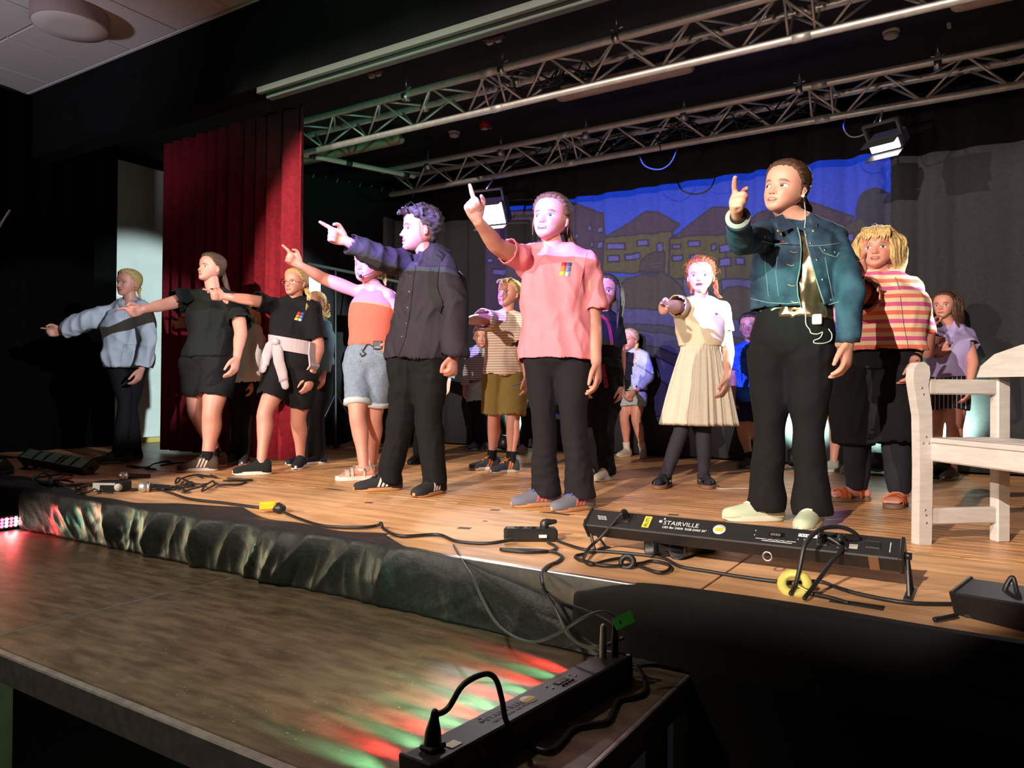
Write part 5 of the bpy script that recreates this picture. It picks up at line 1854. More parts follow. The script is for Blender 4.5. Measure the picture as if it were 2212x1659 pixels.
SKIN = S(210, 147, 129)
HAIR = {'blonde': (S(222, 192, 132), S(160, 126, 74)), 'ltbrown': (S(120, 84, 56), S(62, 40, 26)), 'brown': (S(98, 66, 44), S(44, 28, 20)), 'dark': (S(56, 42, 38), S(20, 15, 14)), 'red': (S(186, 100, 46), S(112, 54, 24)), 'black': (S(34, 28, 28), S(10, 9, 10)), 'greyb': (S(92, 80, 80), S(34, 28, 30))}


def hair_mat(kind):
    c1, c2 = HAIR[kind]
    return mat('hair_' + kind, c1, 0.6, var=0.3, scale=9, stretch=(14, 14, 2.2), bump=0.55, col2=c2)


def cap_mat(kind):
    key = 'hair_cap_' + kind
    if key in MATS:
        return MATS[key]
    c1, c2 = HAIR[kind]
    m = mat(key, c1, 0.6, var=0.3, scale=6.0, bump=0.9, col2=c2)
    nt = m.node_tree
    at = nt.nodes.new('ShaderNodeAttribute')
    at.attribute_name = 'strand'
    mp = [n for n in nt.nodes if n.type == 'MAPPING'][0]
    for l in list(mp.inputs[0].links):
        nt.links.remove(l)
    nt.links.new(at.outputs['Vector'], mp.inputs[0])
    mp.inputs['Scale'].default_value = (1.6, 0.6, 1.0)
    return m


def ring_at(c, lat, fwd, hw, hd, n=28, p=2.3):
    a = np.linspace(0, 2 * math.pi, n, endpoint=False)
    s, k = np.sin(a), np.cos(a)
    r = (np.abs(s) ** p + np.abs(k) ** p) ** (-1 / p)
    return c + hw * (s * r)[:, None] * lat + hd * (k * r)[:, None] * fwd


class Person:
    def __init__(self, label, group=None, **k):
        self.k = k
        self.front = k.get('lod', 1)
        feet = k['foot']
        fl = [onz(f[0], f[1]) for f in feet]
        self.fl = fl
        D = np.mean([depth(p) for p in fl]) + k.get('dD', 0.0)
        self.D = D
        hx, ht, hc = k['head']
        base = np.mean(fl, axis=0)
        self.base = base
        v = base - CAM; v[2] = 0
        self.Fd = nrm(v)
        self.Rr = np.array([self.Fd[1], -self.Fd[0], 0.0])
        self.up = np.array([0, 0, 1.0])
        self.root = empty('person', (base[0], base[1], 0.0), label, 'person', group)
        self.H = float((P(hx, ht, D) - base)[2])
        H = self.H
        by = math.radians(k.get('byaw', 20))
        self.fwd = -math.cos(by) * self.Fd - math.sin(by) * self.Rr
        self.lat = math.cos(by) * self.Rr - math.sin(by) * self.Fd
        fat = k.get('fat', 1.0)
        self.fat = fat
        # shoulders
        (sx0, sy0), (sx1, sy1) = k['sh']
        w2 = 0.5 * abs(sx1 - sx0) * D / FPX
        off = 0.095 * H * math.sin(by)
        shd = k.get('shoff', 0.0)
        self.sh = [P(sx0, sy0, D + off + shd), P(sx1, sy1, D - off + shd)]
        self.neck0 = (self.sh[0] + self.sh[1]) / 2 + self.up * 0.024 * H + self.fwd * (-0.005)
        # head
        hh = (hc - ht) * D / FPX * 0.955
        self.hh = hh
        hy = math.radians(k.get('hyaw', 30)); hp = math.radians(k.get('hpitch', 0)); hr = math.radians(k.get('hroll', 0))
        f = -math.cos(hy) * self.Fd - math.sin(hy) * self.Rr
        l = math.cos(hy) * self.Rr - math.sin(hy) * self.Fd
        u = self.up.copy()
        f, u = f * math.cos(hp) + u * math.sin(hp), u * math.cos(hp) - f * math.sin(hp)
        l, u = l * math.cos(hr) + u * math.sin(hr), u * math.cos(hr) - l * math.sin(hr)
        self.HA = np.array([l, f, u])
        hd = k.get('hoff', 0.0) - 0.01
        cen = P(hx, (ht + hc) / 2 + 0.02 * (hc - ht), D + shd + hd)
        # head local origin: x=0, y=-0.03 centre, z=0.5
        self.ho = cen - hh * (0.5 * u - 0.03 * f)
        # hips, knees, ankles
        px, py = k['hip']
        self.hipc = P(px, py, D + k.get('hipoff', 0.0))
        hw = k.get('hipw', 0.048 * H * fat)
        self.hips = [self.hipc - self.lat * hw, self.hipc + self.lat * hw]
        self.ank = []; self.kn = []
        for i in (0, 1):
            p = fl[i].copy()
            a = math.radians(feet[i][2])
            td = -math.cos(a) * self.Fd - math.sin(a) * self.Rr
            self.ank.append((p + np.array([0, 0, 0.052 * H]), td))
            kx, ky = k['knee'][i]
            dk = 0.5 * (depth(p) + depth(self.hips[i])) - 0.02
            self.kn.append(P(kx, ky, dk))
        # arms
        self.arm = []
        for i, key in enumerate(('armL', 'armR')):
            js = k[key]
            pts = [self.sh[i]]
            for m, (j, Ln) in enumerate(zip(js, (0.168 * H, 0.140 * H, 0.105 * H))):
                d0 = depth(pts[-1])
                if len(j) > 2:
                    pts.append(P(j[0], j[1], d0 + j[2]))
                else:
                    q = P(j[0], j[1], d0)
                    pl = np.linalg.norm(q - pts[-1])
                    dz = -math.sqrt(max(0.0, Ln * Ln - pl * pl)) * (1 if m < 2 or k.get('pose' + key[-1], 'relax') == 'point' else 0.3)
                    pts.append(P(j[0], j[1], d0 + dz))
            self.arm.append(pts)
        self.build_body()
        self.parts = {}

    # ---------------------------------------------------------------- body
    def torso_prof(self, t):
        T = [-.1, 0, .15, .4, .7, .88, 1.0, 1.05, 1.10]
        w = np.interp(t, T, [.074, .092, .100, .084, .097, .094, .066, .044, .034]) * self.H * self.fat
        d = np.interp(t, T, [.062, .066, .070, .060, .066, .060, .046, .036, .034]) * self.H * self.fat
        return w, d

    def tc(self, t):
        """point on the trunk axis, 0 = hips, 1 = shoulder line"""
        top = self.neck0 - self.up * 0.024 * self.H
        bend = self.k.get('arch', 0.0) * math.sin(math.pi * min(1, max(0, t)))
        return self.hipc + (top - self.hipc) * t + self.fwd * bend

    def build_body(self):
        k = self.k; H = self.H; fat = self.fat
        mb = MB()
        # upper trunk
        low = 0.04
        ts = np.linspace(low, 1.06, 14)
        mb.rings([ring_at(self.tc(t), self.lat, self.fwd, *[q * (0.82 if t < 0.7 else 0.90) for q in self.torso_prof(t)]) for t in ts])
        # neck
        skull = self.ho + self.hh * (0.16 * self.HA[2] - 0.03 * self.HA[1])
        nr = 0.031 * H * (0.5 + 0.5 * fat)
        mb.tube([self.neck0 - self.up * 0.03 * H, self.neck0 + self.up * 0.01, (self.neck0 + skull) / 2, skull, skull + self.up * 0.05], [nr * 1.5, nr * 1.2, nr, nr, nr * 0.9], n=16, sub=3)
        # arms
        for i in (0, 1):
            s, e, w, tip = self.arm[i]
            r = np.array([.028, .031, .027, .026, .0185, .0165]) * H * (0.55 + 0.45 * fat)
            mid = (s + e) / 2; fm = e + (w - e) * 0.3; f2 = e + (w - e) * 0.8
            mb.tube([s, mid, e, fm, f2, w], r, n=14, sub=4)
            mb.tube([self.neck0 + self.up * 0.012 * H, (self.neck0 + s) / 2 + self.up * 0.004 * H, s], [0.024 * H * fat, 0.026 * H * fat, 0.030 * H * (0.55 + 0.45 * fat)], n=12, sub=3)
            d = nrm(tip - w)
            pose = k.get('pose' + 'LR'[i], 'relax')
            hl = k.get('hl', 0.112) * H
            if pose in ('point',):
                tref = k.get('thumb' + 'LR'[i], self.up)
                t = nrm(np.array(tref) - d * (np.array(tref) @ d))
                n = np.cross(d, t)
                n = n if (n @ self.Fd) > 0 else -n
            else:
                n = self.lat * (-1 if i == 0 else 1) + 0.0 * self.fwd
                n = n + self.Fd * k.get('palm' + 'LR'[i], 0.0)
                n = nrm(n - d * (n @ d))
                t = np.cross(n, d)
                t = t if (t @ self.fwd) > 0 else -t
            _hand(mb, w, d, n, hl, pose, t)
        # legs
        bare = k.get('legs', 'cover')
        for i in (0, 1):
            a, td = self.ank[i]
            hp, kn = self.hips[i], self.kn[i]
            if bare != 'cover':
                m1 = hp + (kn - hp) * 0.5; m2 = kn + (a - kn) * 0.28; m3 = kn + (a - kn) * 0.7
                bk = -self.fwd * 0.012 * H
                r = np.array([.055, .048, .036, .037, .025, .021]) * H * (0.4 + 0.6 * fat) * k.get('legr', 1.0)
                mb.tube([hp, m1, kn, m2 + bk, m3 + bk * 0.5, a - np.array([0, 0, 0.0])], r, n=16, sub=4)
            else:
                mb.tube([hp, kn, kn + (a - kn) * 0.5, a], np.array([.040, .028, .026, .020]) * H, n=12, sub=3)
            if k.get('shoes', 'sneaker') == 'sandal':
                self.foot(mb, i)
            else:
                mb.tube([a + self.up * 0.01, a - self.up * 0.025 * H, a - self.up * 0.03 * H + td * 0.05 * H], [.022 * H, .022 * H, .018 * H], n=10, sub=2)
        vox = {0: 0.0105, 1: 0.0074, 2: 0.0058}[self.front]
        me = remesh(mb, vox, 3, 'body')
        bm = bmesh.new()
        bm.from_mesh(me)
        nu_, nz_ = (46, 44) if self.front == 0 else (72, 70)
        V, f, _ = head_grid(nu_, nz_, mouth=k.get('mouth', .3), chub=k.get('chub', 0.0))
        hm = MB().add(V, f)
        for s in (-1, 1):
            e = ear_grid(s)
            hm.add(e.verts(), e.f)
        hv = hm.verts()
        hv = self.ho + self.hh * (hv @ self.HA)
        vs = [bm.verts.new(tuple(p)) for p in hv]
        for q in hm.f:
            try:
                bm.faces.new([vs[i] for i in q])
            except ValueError:
                pass
        bm.normal_update()
        bm.to_mesh(me)
        bm.free()
        me.shade_smooth()
        v = me_arrays(me)
        h = ((v - self.ho) / self.hh) @ self.HA.T
        at = me.attributes.new('hco', 'FLOAT_VECTOR', 'POINT')
        at.data.foreach_set('vector', h.ravel().astype(np.float32))
        sk = k.get('skin', SKIN)
        lip = (min(1, sk[0] * 0.82), sk[1] * 0.42, sk[2] * 0.44)
        hk = k.get('hair', 'brown')
        brow = tuple(0.5 * a + 0.5 * b * 0.3 for a, b in zip(HAIR[hk][1], sk)) if hk in ('blonde', 'red') else HAIR[hk][1]
        m = skin_mat('skin_' + k['id'], sk, lip, brow, k.get('iris', (0.08, 0.10, 0.12)), k.get('gaze', 0.0), k.get('mouth', .3), k.get('teeth', .5), k.get('blush', .25), k.get('eyeopen', 1.0))
        self.body = mkobj('body', me, m, self.root)

    def foot(self, mb, i):
        a, td = self.ank[i]
        H = self.H
        sd = np.array([-td[1], td[0], 0])
        L = 0.15 * H
        g = a * [1, 1, 0]
        z0 = 0.014 * H
        rings = []
        an = np.linspace(0, 2 * math.pi, 16, endpoint=False)
        for u, hw, zz, hz in ((-.30, .018, .022, .012), (-.22, .024, .03, .022), (0.0, .025, .036, .030), (.25, .027, .028, .022), (.48, .031, .019, .013), (.60, .029, .015, .009)):
            rings.append(g + td * u * L + np.array([0, 0, z0 + zz * H * 0.62]) + H * (np.cos(an)[:, None] * hw * sd + np.sin(an)[:, None] * hz * np.array([0, 0, 1.0])))
        mb.rings(rings)
        mb.tube([a, g + np.array([0, 0, z0 + 0.03 * H])], [.021 * H, .024 * H], n=12, sub=1)
        for m, (o, ln) in enumerate(((-.022, .15), (-.009, .15), (.002, .135), (.012, .115), (.021, .09))):
            p = g + td * .52 * L + sd * o * H * (1 if i == 1 else -1) + np.array([0, 0, z0 + 0.009 * H])
            r = (.0088 if m == 0 else .0062) * H
            mb.tube([p, p + td * ln * L * 0.6, p + td * ln * L + np.array([0, 0, -0.002])], [r, r, r * 0.9], n=8, sub=2)

    # ---------------------------------------------------------------- clothing
    def top(self, m, hem, ease=0.02, sleeve=0.45, sease=0.018, neck=1.08, flare=0.0, name='shirt', amp=0.006, vox=None, freq=22, armhole=False, tlow=None, seed=None):
        H = self.H
        # hem height -> t
        h = P(hem[0], hem[1], self.D)[2] if tlow is None else None
        z0, z1 = self.tc(0)[2], self.tc(1)[2]
        t0 = (h - z0) / (z1 - z0) if tlow is None else tlow
        mb = MB()
        ts = list(np.linspace(t0, neck, 12))
        rings = []
        for j, t in enumerate(ts):
            w, d = self.torso_prof(t)
            u = (t - t0) / (neck - t0)
            e = ease * (1 - 0.75 * max(0, (u - 0.75) / 0.25)) + flare * (1 - u) ** 1.3
            rings.append(ring_at(self.tc(t), self.lat, self.fwd, w + e, d + e * 0.9))
        mb.rings(rings)
        ends = [(self.tc(t0), -self.up, 0.5)]
        for i in (0, 1):
            s, e, w, tip = self.arm[i]
            R = np.array([.031, .033, .028, .027, .020]) * H * (0.55 + 0.45 * self.fat) + sease * np.array([0.45, 0.9, 1, 1, 1])
            if sleeve > 0:
                mb.tube([self.neck0 + self.up * 0.014 * H, (self.neck0 + s) / 2 + self.up * 0.004 * H, s], [0.027 * H * self.fat + 0.005 + ease * 0.35, 0.029 * H * self.fat + 0.004 + ease * 0.42, R[0] + 0.003], n=16, sub=3)
                mb.tube([self.tc(0.84), s - self.up * 0.02 * H], [0.055 * H * self.fat, R[0] * 0.9], n=16, sub=1)
                mb.ellipsoid(s, (R[0] + 0.006,) * 3, nu=16, nv=12)
                pts, rad = [s], [R[0]]
                path = [s, (s + e) / 2, e, e + (w - e) * 0.35, w]
                seg = [0, .28, .56, .70, 1.0]
                for q in range(1, 5):
                    if seg[q] <= sleeve + 1e-6:
                        pts.append(path[q]); rad.append(R[q])
                    else:
                        f = (sleeve - seg[q - 1]) / (seg[q] - seg[q - 1])
                        if f > 0.02:
                            pts.append(path[q - 1] + (path[q] - path[q - 1]) * f)
                            rad.append(R[q - 1] + (R[q] - R[q - 1]) * f + sease * 0.35)
                        break
                mb.tube(pts, rad, n=18, sub=4, round_end=False)
                ends.append((pts[-1], pts[-1] - pts[-2], rad[-1] + 0.02))
            else:
                mb.tube([self.tc(0.95), self.tc(0.95) + (s - self.tc(0.95)) * 0.72], [0.047 * H * self.fat, 0.036 * H], n=14, sub=1, round_end=False)
        vx = vox or {0: 0.0145, 1: 0.0110, 2: 0.0082}[self.front]
        me = remesh(mb, vx, 4, name)
        if amp:
            crumple(me, amp, seed if seed is not None else hash_id(self.k['id']) + 3, freq)
        return open_ends(me, ends)

    def put(self, name, me, m, parent=None):
        op = me.get('open') if not isinstance(me, MB) else None
        o = mkobj(name, me, m, parent if parent is not None else self.root)
        if op and name != 'denim_jacket':
            md = o.modifiers.new('cloth_thickness', 'SOLIDIFY'); md.thickness = 0.0035; md.offset = -1
        self.parts[name] = o
        return o

    def pants(self, m, waist, length=1.0, r=(.062, .052, .040, .040, .036), pel=0.012, name='trousers', amp=0.004, flat=1.0, seed=None, wpad=0.0):
        """length: fraction of the leg covered; r: radii / H at hip, thigh, knee, calf, hem"""
        H = self.H
        h = P(waist[0], waist[1], self.D)[2]
        z0, z1 = self.tc(0)[2], self.tc(1)[2]
        t1 = (h - z0) / (z1 - z0)
        mb = MB()
        rings = []
        ends = []
        for t in np.linspace(-0.10, t1, 8):
            w, d = self.torso_prof(t)
            sq = 1.0 - 0.45 * max(0.0, (0.06 - t) / 0.16)
            rings.append(ring_at(self.tc(t), self.lat, self.fwd, (w + pel + wpad) * sq, (d + pel) * sq))
        mb.rings(rings)
        for i in (0, 1):
            a, td = self.ank[i]
            hp, kn = self.hips[i] + self.up * 0.035, self.kn[i]
            path = [hp, (hp + kn) / 2, kn, (kn + a) / 2, a - self.up * 0.022 * H]
            seg = np.array([0, .25, .5, .75, 1.0])
            pts, rad = [hp], [r[0] * H * self.fat]
            for q in range(1, 5):
                R1 = r[q] * H * self.fat; R0_ = r[q - 1] * H * self.fat
                if seg[q] <= length + 1e-6:
                    pts.append(path[q]); rad.append(R1)
                else:
                    f = (length - seg[q - 1]) / .25
                    if f > .02:
                        pts.append(path[q - 1] + (path[q] - path[q - 1]) * f); rad.append(R0_ + (R1 - R0_) * f)
                    break
            mb.tube(pts, rad, n=20, sub=4, round_end=False)
            ends.append((pts[-1], pts[-1] - pts[-2], rad[-1] + 0.02))
        vx = {0: 0.0145, 1: 0.0110, 2: 0.0090}[self.front]
        me = remesh(mb, vx, 8, name)
        if amp:
            crumple(me, amp, seed if seed is not None else hash_id(self.k['id']) + 9, 30, 1.0)
        return self.put(name, open_ends(me, ends), m)

    def skirt(self, m, waist, hem, w0, w1, pleats=26, amp=0.010, name='skirt', depthf=0.8):
        H = self.H
        a = P(waist[0], waist[1], self.D); b = P(hem[0], hem[1], self.D)
        n = 260
        an = np.linspace(0, 2 * math.pi, n, endpoint=False)
        rings = []
        for j, t in enumerate(np.linspace(0, 1, 22)):
            c = a + (b - a) * t
            hw = w0 + (w1 - w0) * (t ** 0.85)
            rip = amp * min(1, 0.35 + t) * (np.sin(pleats * an + 1.3 * np.sin(3 * an)) + 0.5 * np.sin(pleats * 1.63 * an + 2 * t)) + 0.02 * t * np.sin(5 * an + 1)
            rr = hw + rip
            rings.append(c + (np.sin(an) * rr)[:, None] * self.lat + (np.cos(an) * (rr * depthf))[:, None] * self.fwd)
        # inner wall closes the hem
        rings.append(rings[-1] * 0.97 + 0.03 * b + self.up * 0.01)
        mb = MB(); mb.rings(rings, cap=True)
        return self.put(name, mb.mesh(name), m)

    # ---------------------------------------------------------------- shoes
    def shoe(self, i, up, sole, L=0.172, sole_h=0.020, stripe=None, lace=None, hi=0.0, wid=1.0, name='shoe', nstripe=3):
        a, td = self.ank[i]
        H = self.H
        sd = np.array([-td[1], td[0], 0])
        L = L * H
        g = a * [1, 1, 0]
        up_ = np.array([0, 0, 1.0])
        st = [(0, .55, .36), (.04, .78, .42), (.12, .92, .47 + hi), (.25, .94, .50 + hi), (.38, .93, .47), (.50, .96, .37), (.62, 1.0, .29), (.76, 1.0, .235), (.88, .88, .20), (.96, .62, .17), (1.0, .30, .13)]
        hw = 0.155 * L * 1.12 * wid
        an = np.linspace(0, math.pi, 13)
        rings = []
        for u, w, h in st:
            c = g + td * (u - 0.27) * L
            z = sole_h * 0.8
            r = [c + sd * math.cos(t) * hw * w * (1.0 - 0.30 * max(0, math.sin(t)) ** 2 * 0) + up_ * (z + h * L * 0.74 * math.sin(t) ** (0.62)) for t in an]
            # taper upper part inward
            rr = []
            for t, p in zip(an, r):
                k = 1 - 0.38 * math.sin(t) ** 2
                q = c + sd * math.cos(t) * hw * w * k
                q[2] = p[2]
                rr.append(q)
            rr.append(c - sd * hw * w * 0.9 + up_ * (z - 0.004)); rr.append(c + sd * hw * w * 0.9 + up_ * (z - 0.004))
            rings.append(np.array(rr))
        o = self.put(name, MB().rings(rings).mesh(name), up)
        # sole slab
        an2 = np.linspace(0, 2 * math.pi, 36, endpoint=False)
        us = np.array([q[0] for q in st]); ws = np.array([q[1] for q in st])
        out = []
        for t in an2:
            u = 0.5 + 0.515 * math.cos(t)
            w = np.interp(np.clip(u, 0, 1), us, ws) * (abs(math.sin(t)) ** 0.45) * np.sign(math.sin(t))
            out.append(g + td * (u - 0.27) * L + sd * w * hw * 1.06)
        out = np.array(out)
        lift = np.where((an2 < 0.5) | (an2 > 5.8), 0.006, 0.0)
        cc = out.mean(0)
        r0 = cc + (out - cc) * 0.97; r0[:, 2] = 0.001 + lift
        r1 = out.copy(); r1[:, 2] = 0.005 + lift
        r2 = out.copy(); r2[:, 2] = sole_h + lift
        r3 = cc + (out - cc) * 0.94; r3[:, 2] = sole_h + 0.002 + lift
        so = mkobj('sole', MB().rings([r0, r1, r2, r3]).mesh('sole'), sole, o)
        bvh = None
        if stripe is not None or lace is not None:
            bvh = BVHTree.FromPolygons([Vector(p) for p in me_world(o)], [tuple(p.vertices) for p in o.data.polygons])
        if stripe is not None:
            for s in (-1, 1):
                for q in range(nstripe):
                    u0 = 0.34 + 0.085 * q
                    pts = []
                    for tt in np.linspace(0.0, 1.0, 5):
                        c = g + td * ((u0 - 0.10 * tt + 0.03) - 0.27) * L + up_ * (sole_h + 0.006 + tt * 0.22 * L)
                        hit = bvh.ray_cast(Vector(c + sd * s * 0.3), Vector(-sd * s))
                        if hit[0] is not None:
                            pts.append((np.array(hit[0]), np.array(hit[1])))
                    if len(pts) > 2:
                        mkobj('stripe', ribbon(pts, 0.048 * L, td), stripe, o)
        if lace is not None:
            for q in range(5):
                u0 = 0.36 + 0.06 * q
                pts = []
                for tt in np.linspace(-1, 1, 5):
                    c = g + td * (u0 + 0.02 * (1 if q % 2 else -1) * tt - 0.27) * L + sd * tt * hw * 0.36 + up_ * 0.3
                    hit = bvh.ray_cast(Vector(c), Vector((0, 0, -1)))
                    if hit[0] is not None:
                        pts.append(np.array(hit[0]) + up_ * 0.0015)
                if len(pts) > 2:
                    qd = MB(); qd.tube(pts, [0.0042] * len(pts), n=6, sub=2); mkobj('lace', qd, lace, o)
            c = pts[len(pts) // 2] - td * 0.25 * L * 0.9
            for s in (-1, 1):
                hit = bvh.ray_cast(Vector(g + td * (0.37 - 0.27) * L + up_ * 0.3), Vector((0, 0, -1)))
                if hit[0] is not None:
                    p = np.array(hit[0])
                    qd = MB(); qd.tube([p, p + sd * s * 0.016 + up_ * 0.008, p + sd * s * 0.030 + td * 0.01 + up_ * 0.0, p + sd * s * 0.02 + td * 0.02 - up_ * 0.004], [0.0028] * 4, n=6, sub=3); mkobj('lace', qd, lace, o)
        return o

    def sandal(self, i, strap, sole, L=0.168, sole_h=0.022, buckle=None, cross=False, footbed=None):
        a, td = self.ank[i]
        H = self.H
        sd = np.array([-td[1], td[0], 0])
        L = L * H
        g = a * [1, 1, 0]
        up_ = np.array([0, 0, 1.0])
        an2 = np.linspace(0, 2 * math.pi, 40, endpoint=False)
        us = [0, .06, .2, .4, .6, .8, .93, 1.0]; ws = [.5, .74, .80, .76, .92, 1.0, .84, .5]
        hw = 0.036 * H
        out = []
        for t in an2:
            u = 0.5 + 0.5 * math.cos(t)
            w = np.interp(u, us, ws) * (abs(math.sin(t)) ** 0.45) * np.sign(math.sin(t))
            out.append(g + td * (u - 0.29) * L + sd * w * hw)
        out = np.array(out); cc = out.mean(0)
        rr = []
        for k_, zz in ((0.97, 0.001), (1.0, 0.005), (1.0, sole_h * .55), (0.97, sole_h * .62), (1.0, sole_h * .7), (1.0, sole_h), (0.96, sole_h + 0.001)):
            r = cc + (out - cc) * k_; r[:, 2] = zz
            rr.append(r)
        o = self.put('sandal', MB().rings(rr).mesh('sandal'), sole)
        H_ = H

        def band(u0, h, w_, width, tilt=0.0, ratio=1.0):
            pts = []
            for t in np.linspace(-0.1, math.pi + 0.1, 13):
                p = g + td * ((u0 - 0.29) * L + tilt * math.cos(t)) + sd * math.cos(t) * w_ * H_ + up_ * (sole_h + h * H_ * max(0, math.sin(t)) ** 0.8 * ratio)
                nn = nrm(sd * math.cos(t) + up_ * math.sin(t))
                pts.append((p, nn))
            mkobj('strap', ribbon(pts, width, td, 0.003), strap, o)
        band(.72, .026, .033, 0.024 * 1.2)
        band(.60, .033, .032, 0.018, 0.018 if cross else 0.0)
        if cross:
            band(.66, .030, .0325, 0.016, -0.02)
        # ankle strap: loop round the ankle
        pts = []
        for t in np.linspace(0, 2 * math.pi, 22):
            p = a * [1, 1, 0] + up_ * (0.046 * H) + (math.cos(t) * 0.027 * H) * sd + (math.sin(t) * 0.033 * H + 0.004) * td
            pts.append((p, nrm(math.cos(t) * sd + math.sin(t) * td)))
        mkobj('ankle_strap', ribbon(pts, 0.016, up_, 0.003), strap, o)
        for s in (-1, 1):
            q = MB(); q.tube([g + sd * s * 0.027 * H + up_ * sole_h, g + sd * s * 0.0275 * H + up_ * 0.046 * H], [0.006, 0.006], n=8, sub=1, flat=0.5, ref=td); mkobj('side_strap', q, strap, o)
        q = MB(); q.tube([g - td * 0.035 * H + up_ * sole_h, g - td * 0.033 * H + up_ * 0.05 * H], [0.010, 0.009], n=8, sub=1, flat=0.4, ref=sd); mkobj('heel_strap', q, strap, o)
        if buckle is not None:
            q = MB(); c = a * [1, 1, 0] + up_ * 0.046 * H + sd * 0.0285 * H
            q.box((-0.008, -0.003, -0.009), (0.008, 0.003, 0.009), axes=np.array([td, sd, up_]), org=c, bev=0.002); mkobj('buckle', q, buckle, o)
        return o

    def sock(self, m, h=0.09, r=0.026):
        for i in (0, 1):
            a, td = self.ank[i]
            kd = nrm(self.kn[i] - a)
            q = MB(); q.tube([a - self.up * 0.02 * self.H, a + kd * 0.01, a + kd * h * self.H * 0.6, a + kd * h * self.H], [r * self.H, (r - .001) * self.H, r * self.H, (r + .002) * self.H], n=16, sub=3, round_end=False)
            self.put('sock', q.mesh('sock'), m)

    # ---------------------------------------------------------------- hair
    def haircap(self, style='back', thick=0.05, kind=None, rough=0.0):
        V, f, st = hair_cap(style, thick, hash_id(self.k['id']), rough, (46, 44) if self.front == 0 else (72, 70))
        mb = MB().add(self.ho + self.hh * (V @ self.HA), f)
        self.hm = hair_mat(kind or self.k['hair'])
        me = mb.mesh('hair')
        at = me.attributes.new('strand', 'FLOAT_VECTOR', 'POINT')
        at.data.foreach_set('vector', st.ravel().astype(np.float32))
        self.hair = self.put('hair', me, cap_mat(kind or self.k['hair']))
        return self.hair

    def hl(self, x, y, z):
        """head local point to world"""
        return self.ho + self.hh * (np.array([x, y, z]) @ self.HA)

    def lock(self, pts, r, n=9, spread=0.5, seed=0, name='hair_lock', wave=0.0, m=None):
        """bundle of tapering strands along world points"""
        rg = np.random.default_rng(seed + hash_id(self.k['id']))
        pts = np.array(pts, float)
        r = np.array(r if np.ndim(r) else [r] * len(pts), float)
        P2, r2 = catmull(pts, r, 4)
        mb = MB()
        mb.tube(P2, r2 * 0.72, n=8, sub=1)
        T = np.gradient(P2, axis=0)
        T = nrm_rows(T)
        for k in range(n):
            a = rg.uniform(0, 6.28)
            u = nrm(np.cross(T[0], rg.normal(0, 1, 3)))
            u = u * math.cos(a)
            off = nrm(np.cross(T[0], rg.normal(0, 1, 3)))
            path = []
            for j in range(len(P2)):
                o = off - T[j] * (off @ T[j])
                w = wave * math.sin(j * 0.9 + k) * r2[j]
                path.append(P2[j] + o * r2[j] * (spread + 0.25 * rg.random()) + u * w)
            mb.tube(path, r2 * (0.38 + 0.12 * rg.random()), n=5, sub=1)
        return mkobj(name, mb.mesh(name), m or self.hm, self.hair)

    def braid(self, pts, r, name='braid'):
        pts, rr = catmull(np.array(pts, float), np.array(r if np.ndim(r) else [r] * len(pts), float), 10)
        mb = MB()
        T = nrm_rows(np.gradient(pts, axis=0))
        u = nrm(np.cross(T[0], self.Fd)); 
        s = np.concatenate([[0], np.cumsum(np.linalg.norm(np.diff(pts, axis=0), axis=1))])
        for ph in (0, 2.094, 4.189):
            path = []
            for j in range(len(pts)):
                w = np.cross(T[j], u)
                th = s[j] / (rr[0] * 3.4) * 2 + ph
                path.append(pts[j] + rr[j] * 0.55 * (math.cos(th) * u + 0.5 * math.sin(2 * th) * w))
            mb.tube(path, rr * 0.58, n=8, sub=1)
        return mkobj(name, mb.mesh(name), self.hm, self.hair)

    def wisps(self, n, ln, r=0.0012, seed=0, zmin=0.6, curl=1.0, spread=0.6):
        rg = np.random.default_rng(seed + 77)
        mb = MB()
        for k in range(n):
            th = rg.uniform(0, 6.28); z = rg.uniform(zmin, 1.0)
            hw = np.interp(z, Z_, HW); cy = -0.04
            p = np.array([hw * math.sin(th), cy + 0.40 * math.cos(th) * (hw / 0.36), z])
            if p[1] > 0.22 and z < 0.82:
                continue
            nn = nrm(p - np.array([0, -0.03, 0.5]))
            tn = nrm(np.cross(nn, rg.normal(0, 1, 3)))
            l = ln * rg.uniform(0.5, 1.2)
            pts = [p, p + nn * l * 0.4 + tn * l * 0.3, p + nn * l * spread + tn * l * 0.8, p + nn * l * spread * 0.7 + tn * l * (0.8 + 0.5 * curl)]
            mb.tube([self.ho + self.hh * (q @ self.HA) for q in pts], [r, r, r, r * 0.5], n=4, sub=3)
        return mkobj('flyaway_hair', mb.mesh('flyaway_hair'), self.hm, self.hair)

    # ---------------------------------------------------------------- surface details by photo position
    def bvh(self, o):
        return BVHTree.FromPolygons([Vector(p) for p in me_world(o)], [tuple(p.vertices) for p in o.data.polygons])

    def hit(self, bv, px, py):
        r = nrm(ray(px, py))
        h = bv.ray_cast(Vector(CAM), Vector(r))
        if h[0] is None:
            return None
        n = np.array(h[1])
        if n @ r > 0:
            n = -n
        return np.array(h[0]), n

    def decal(self, bv, poly, m, parent, name, off=0.002, th=0.0015, div=3):
        """patch over a photo quad (4 corners)"""
        q = np.array(poly, float)
        nn = div + 1
        pts = []
        for i in range(nn):
            for j in range(nn):
                a, b = i / div, j / div
                xy = (q[0] * (1 - b) + q[1] * b) * (1 - a) + (q[3] * (1 - b) + q[2] * b) * a
                h = self.hit(bv, *xy)
                pts.append(h)
        good = [h for h in pts if h is not None]
        if len(good) < nn * nn:
            if not good:
                return None
            pts = [h if h is not None else good[0] for h in pts]
        top = [p + n * (off + th) for p, n in pts]
        bot = [p + n * (off - 0.004) for p, n in pts]
        f = []
        N = nn * nn
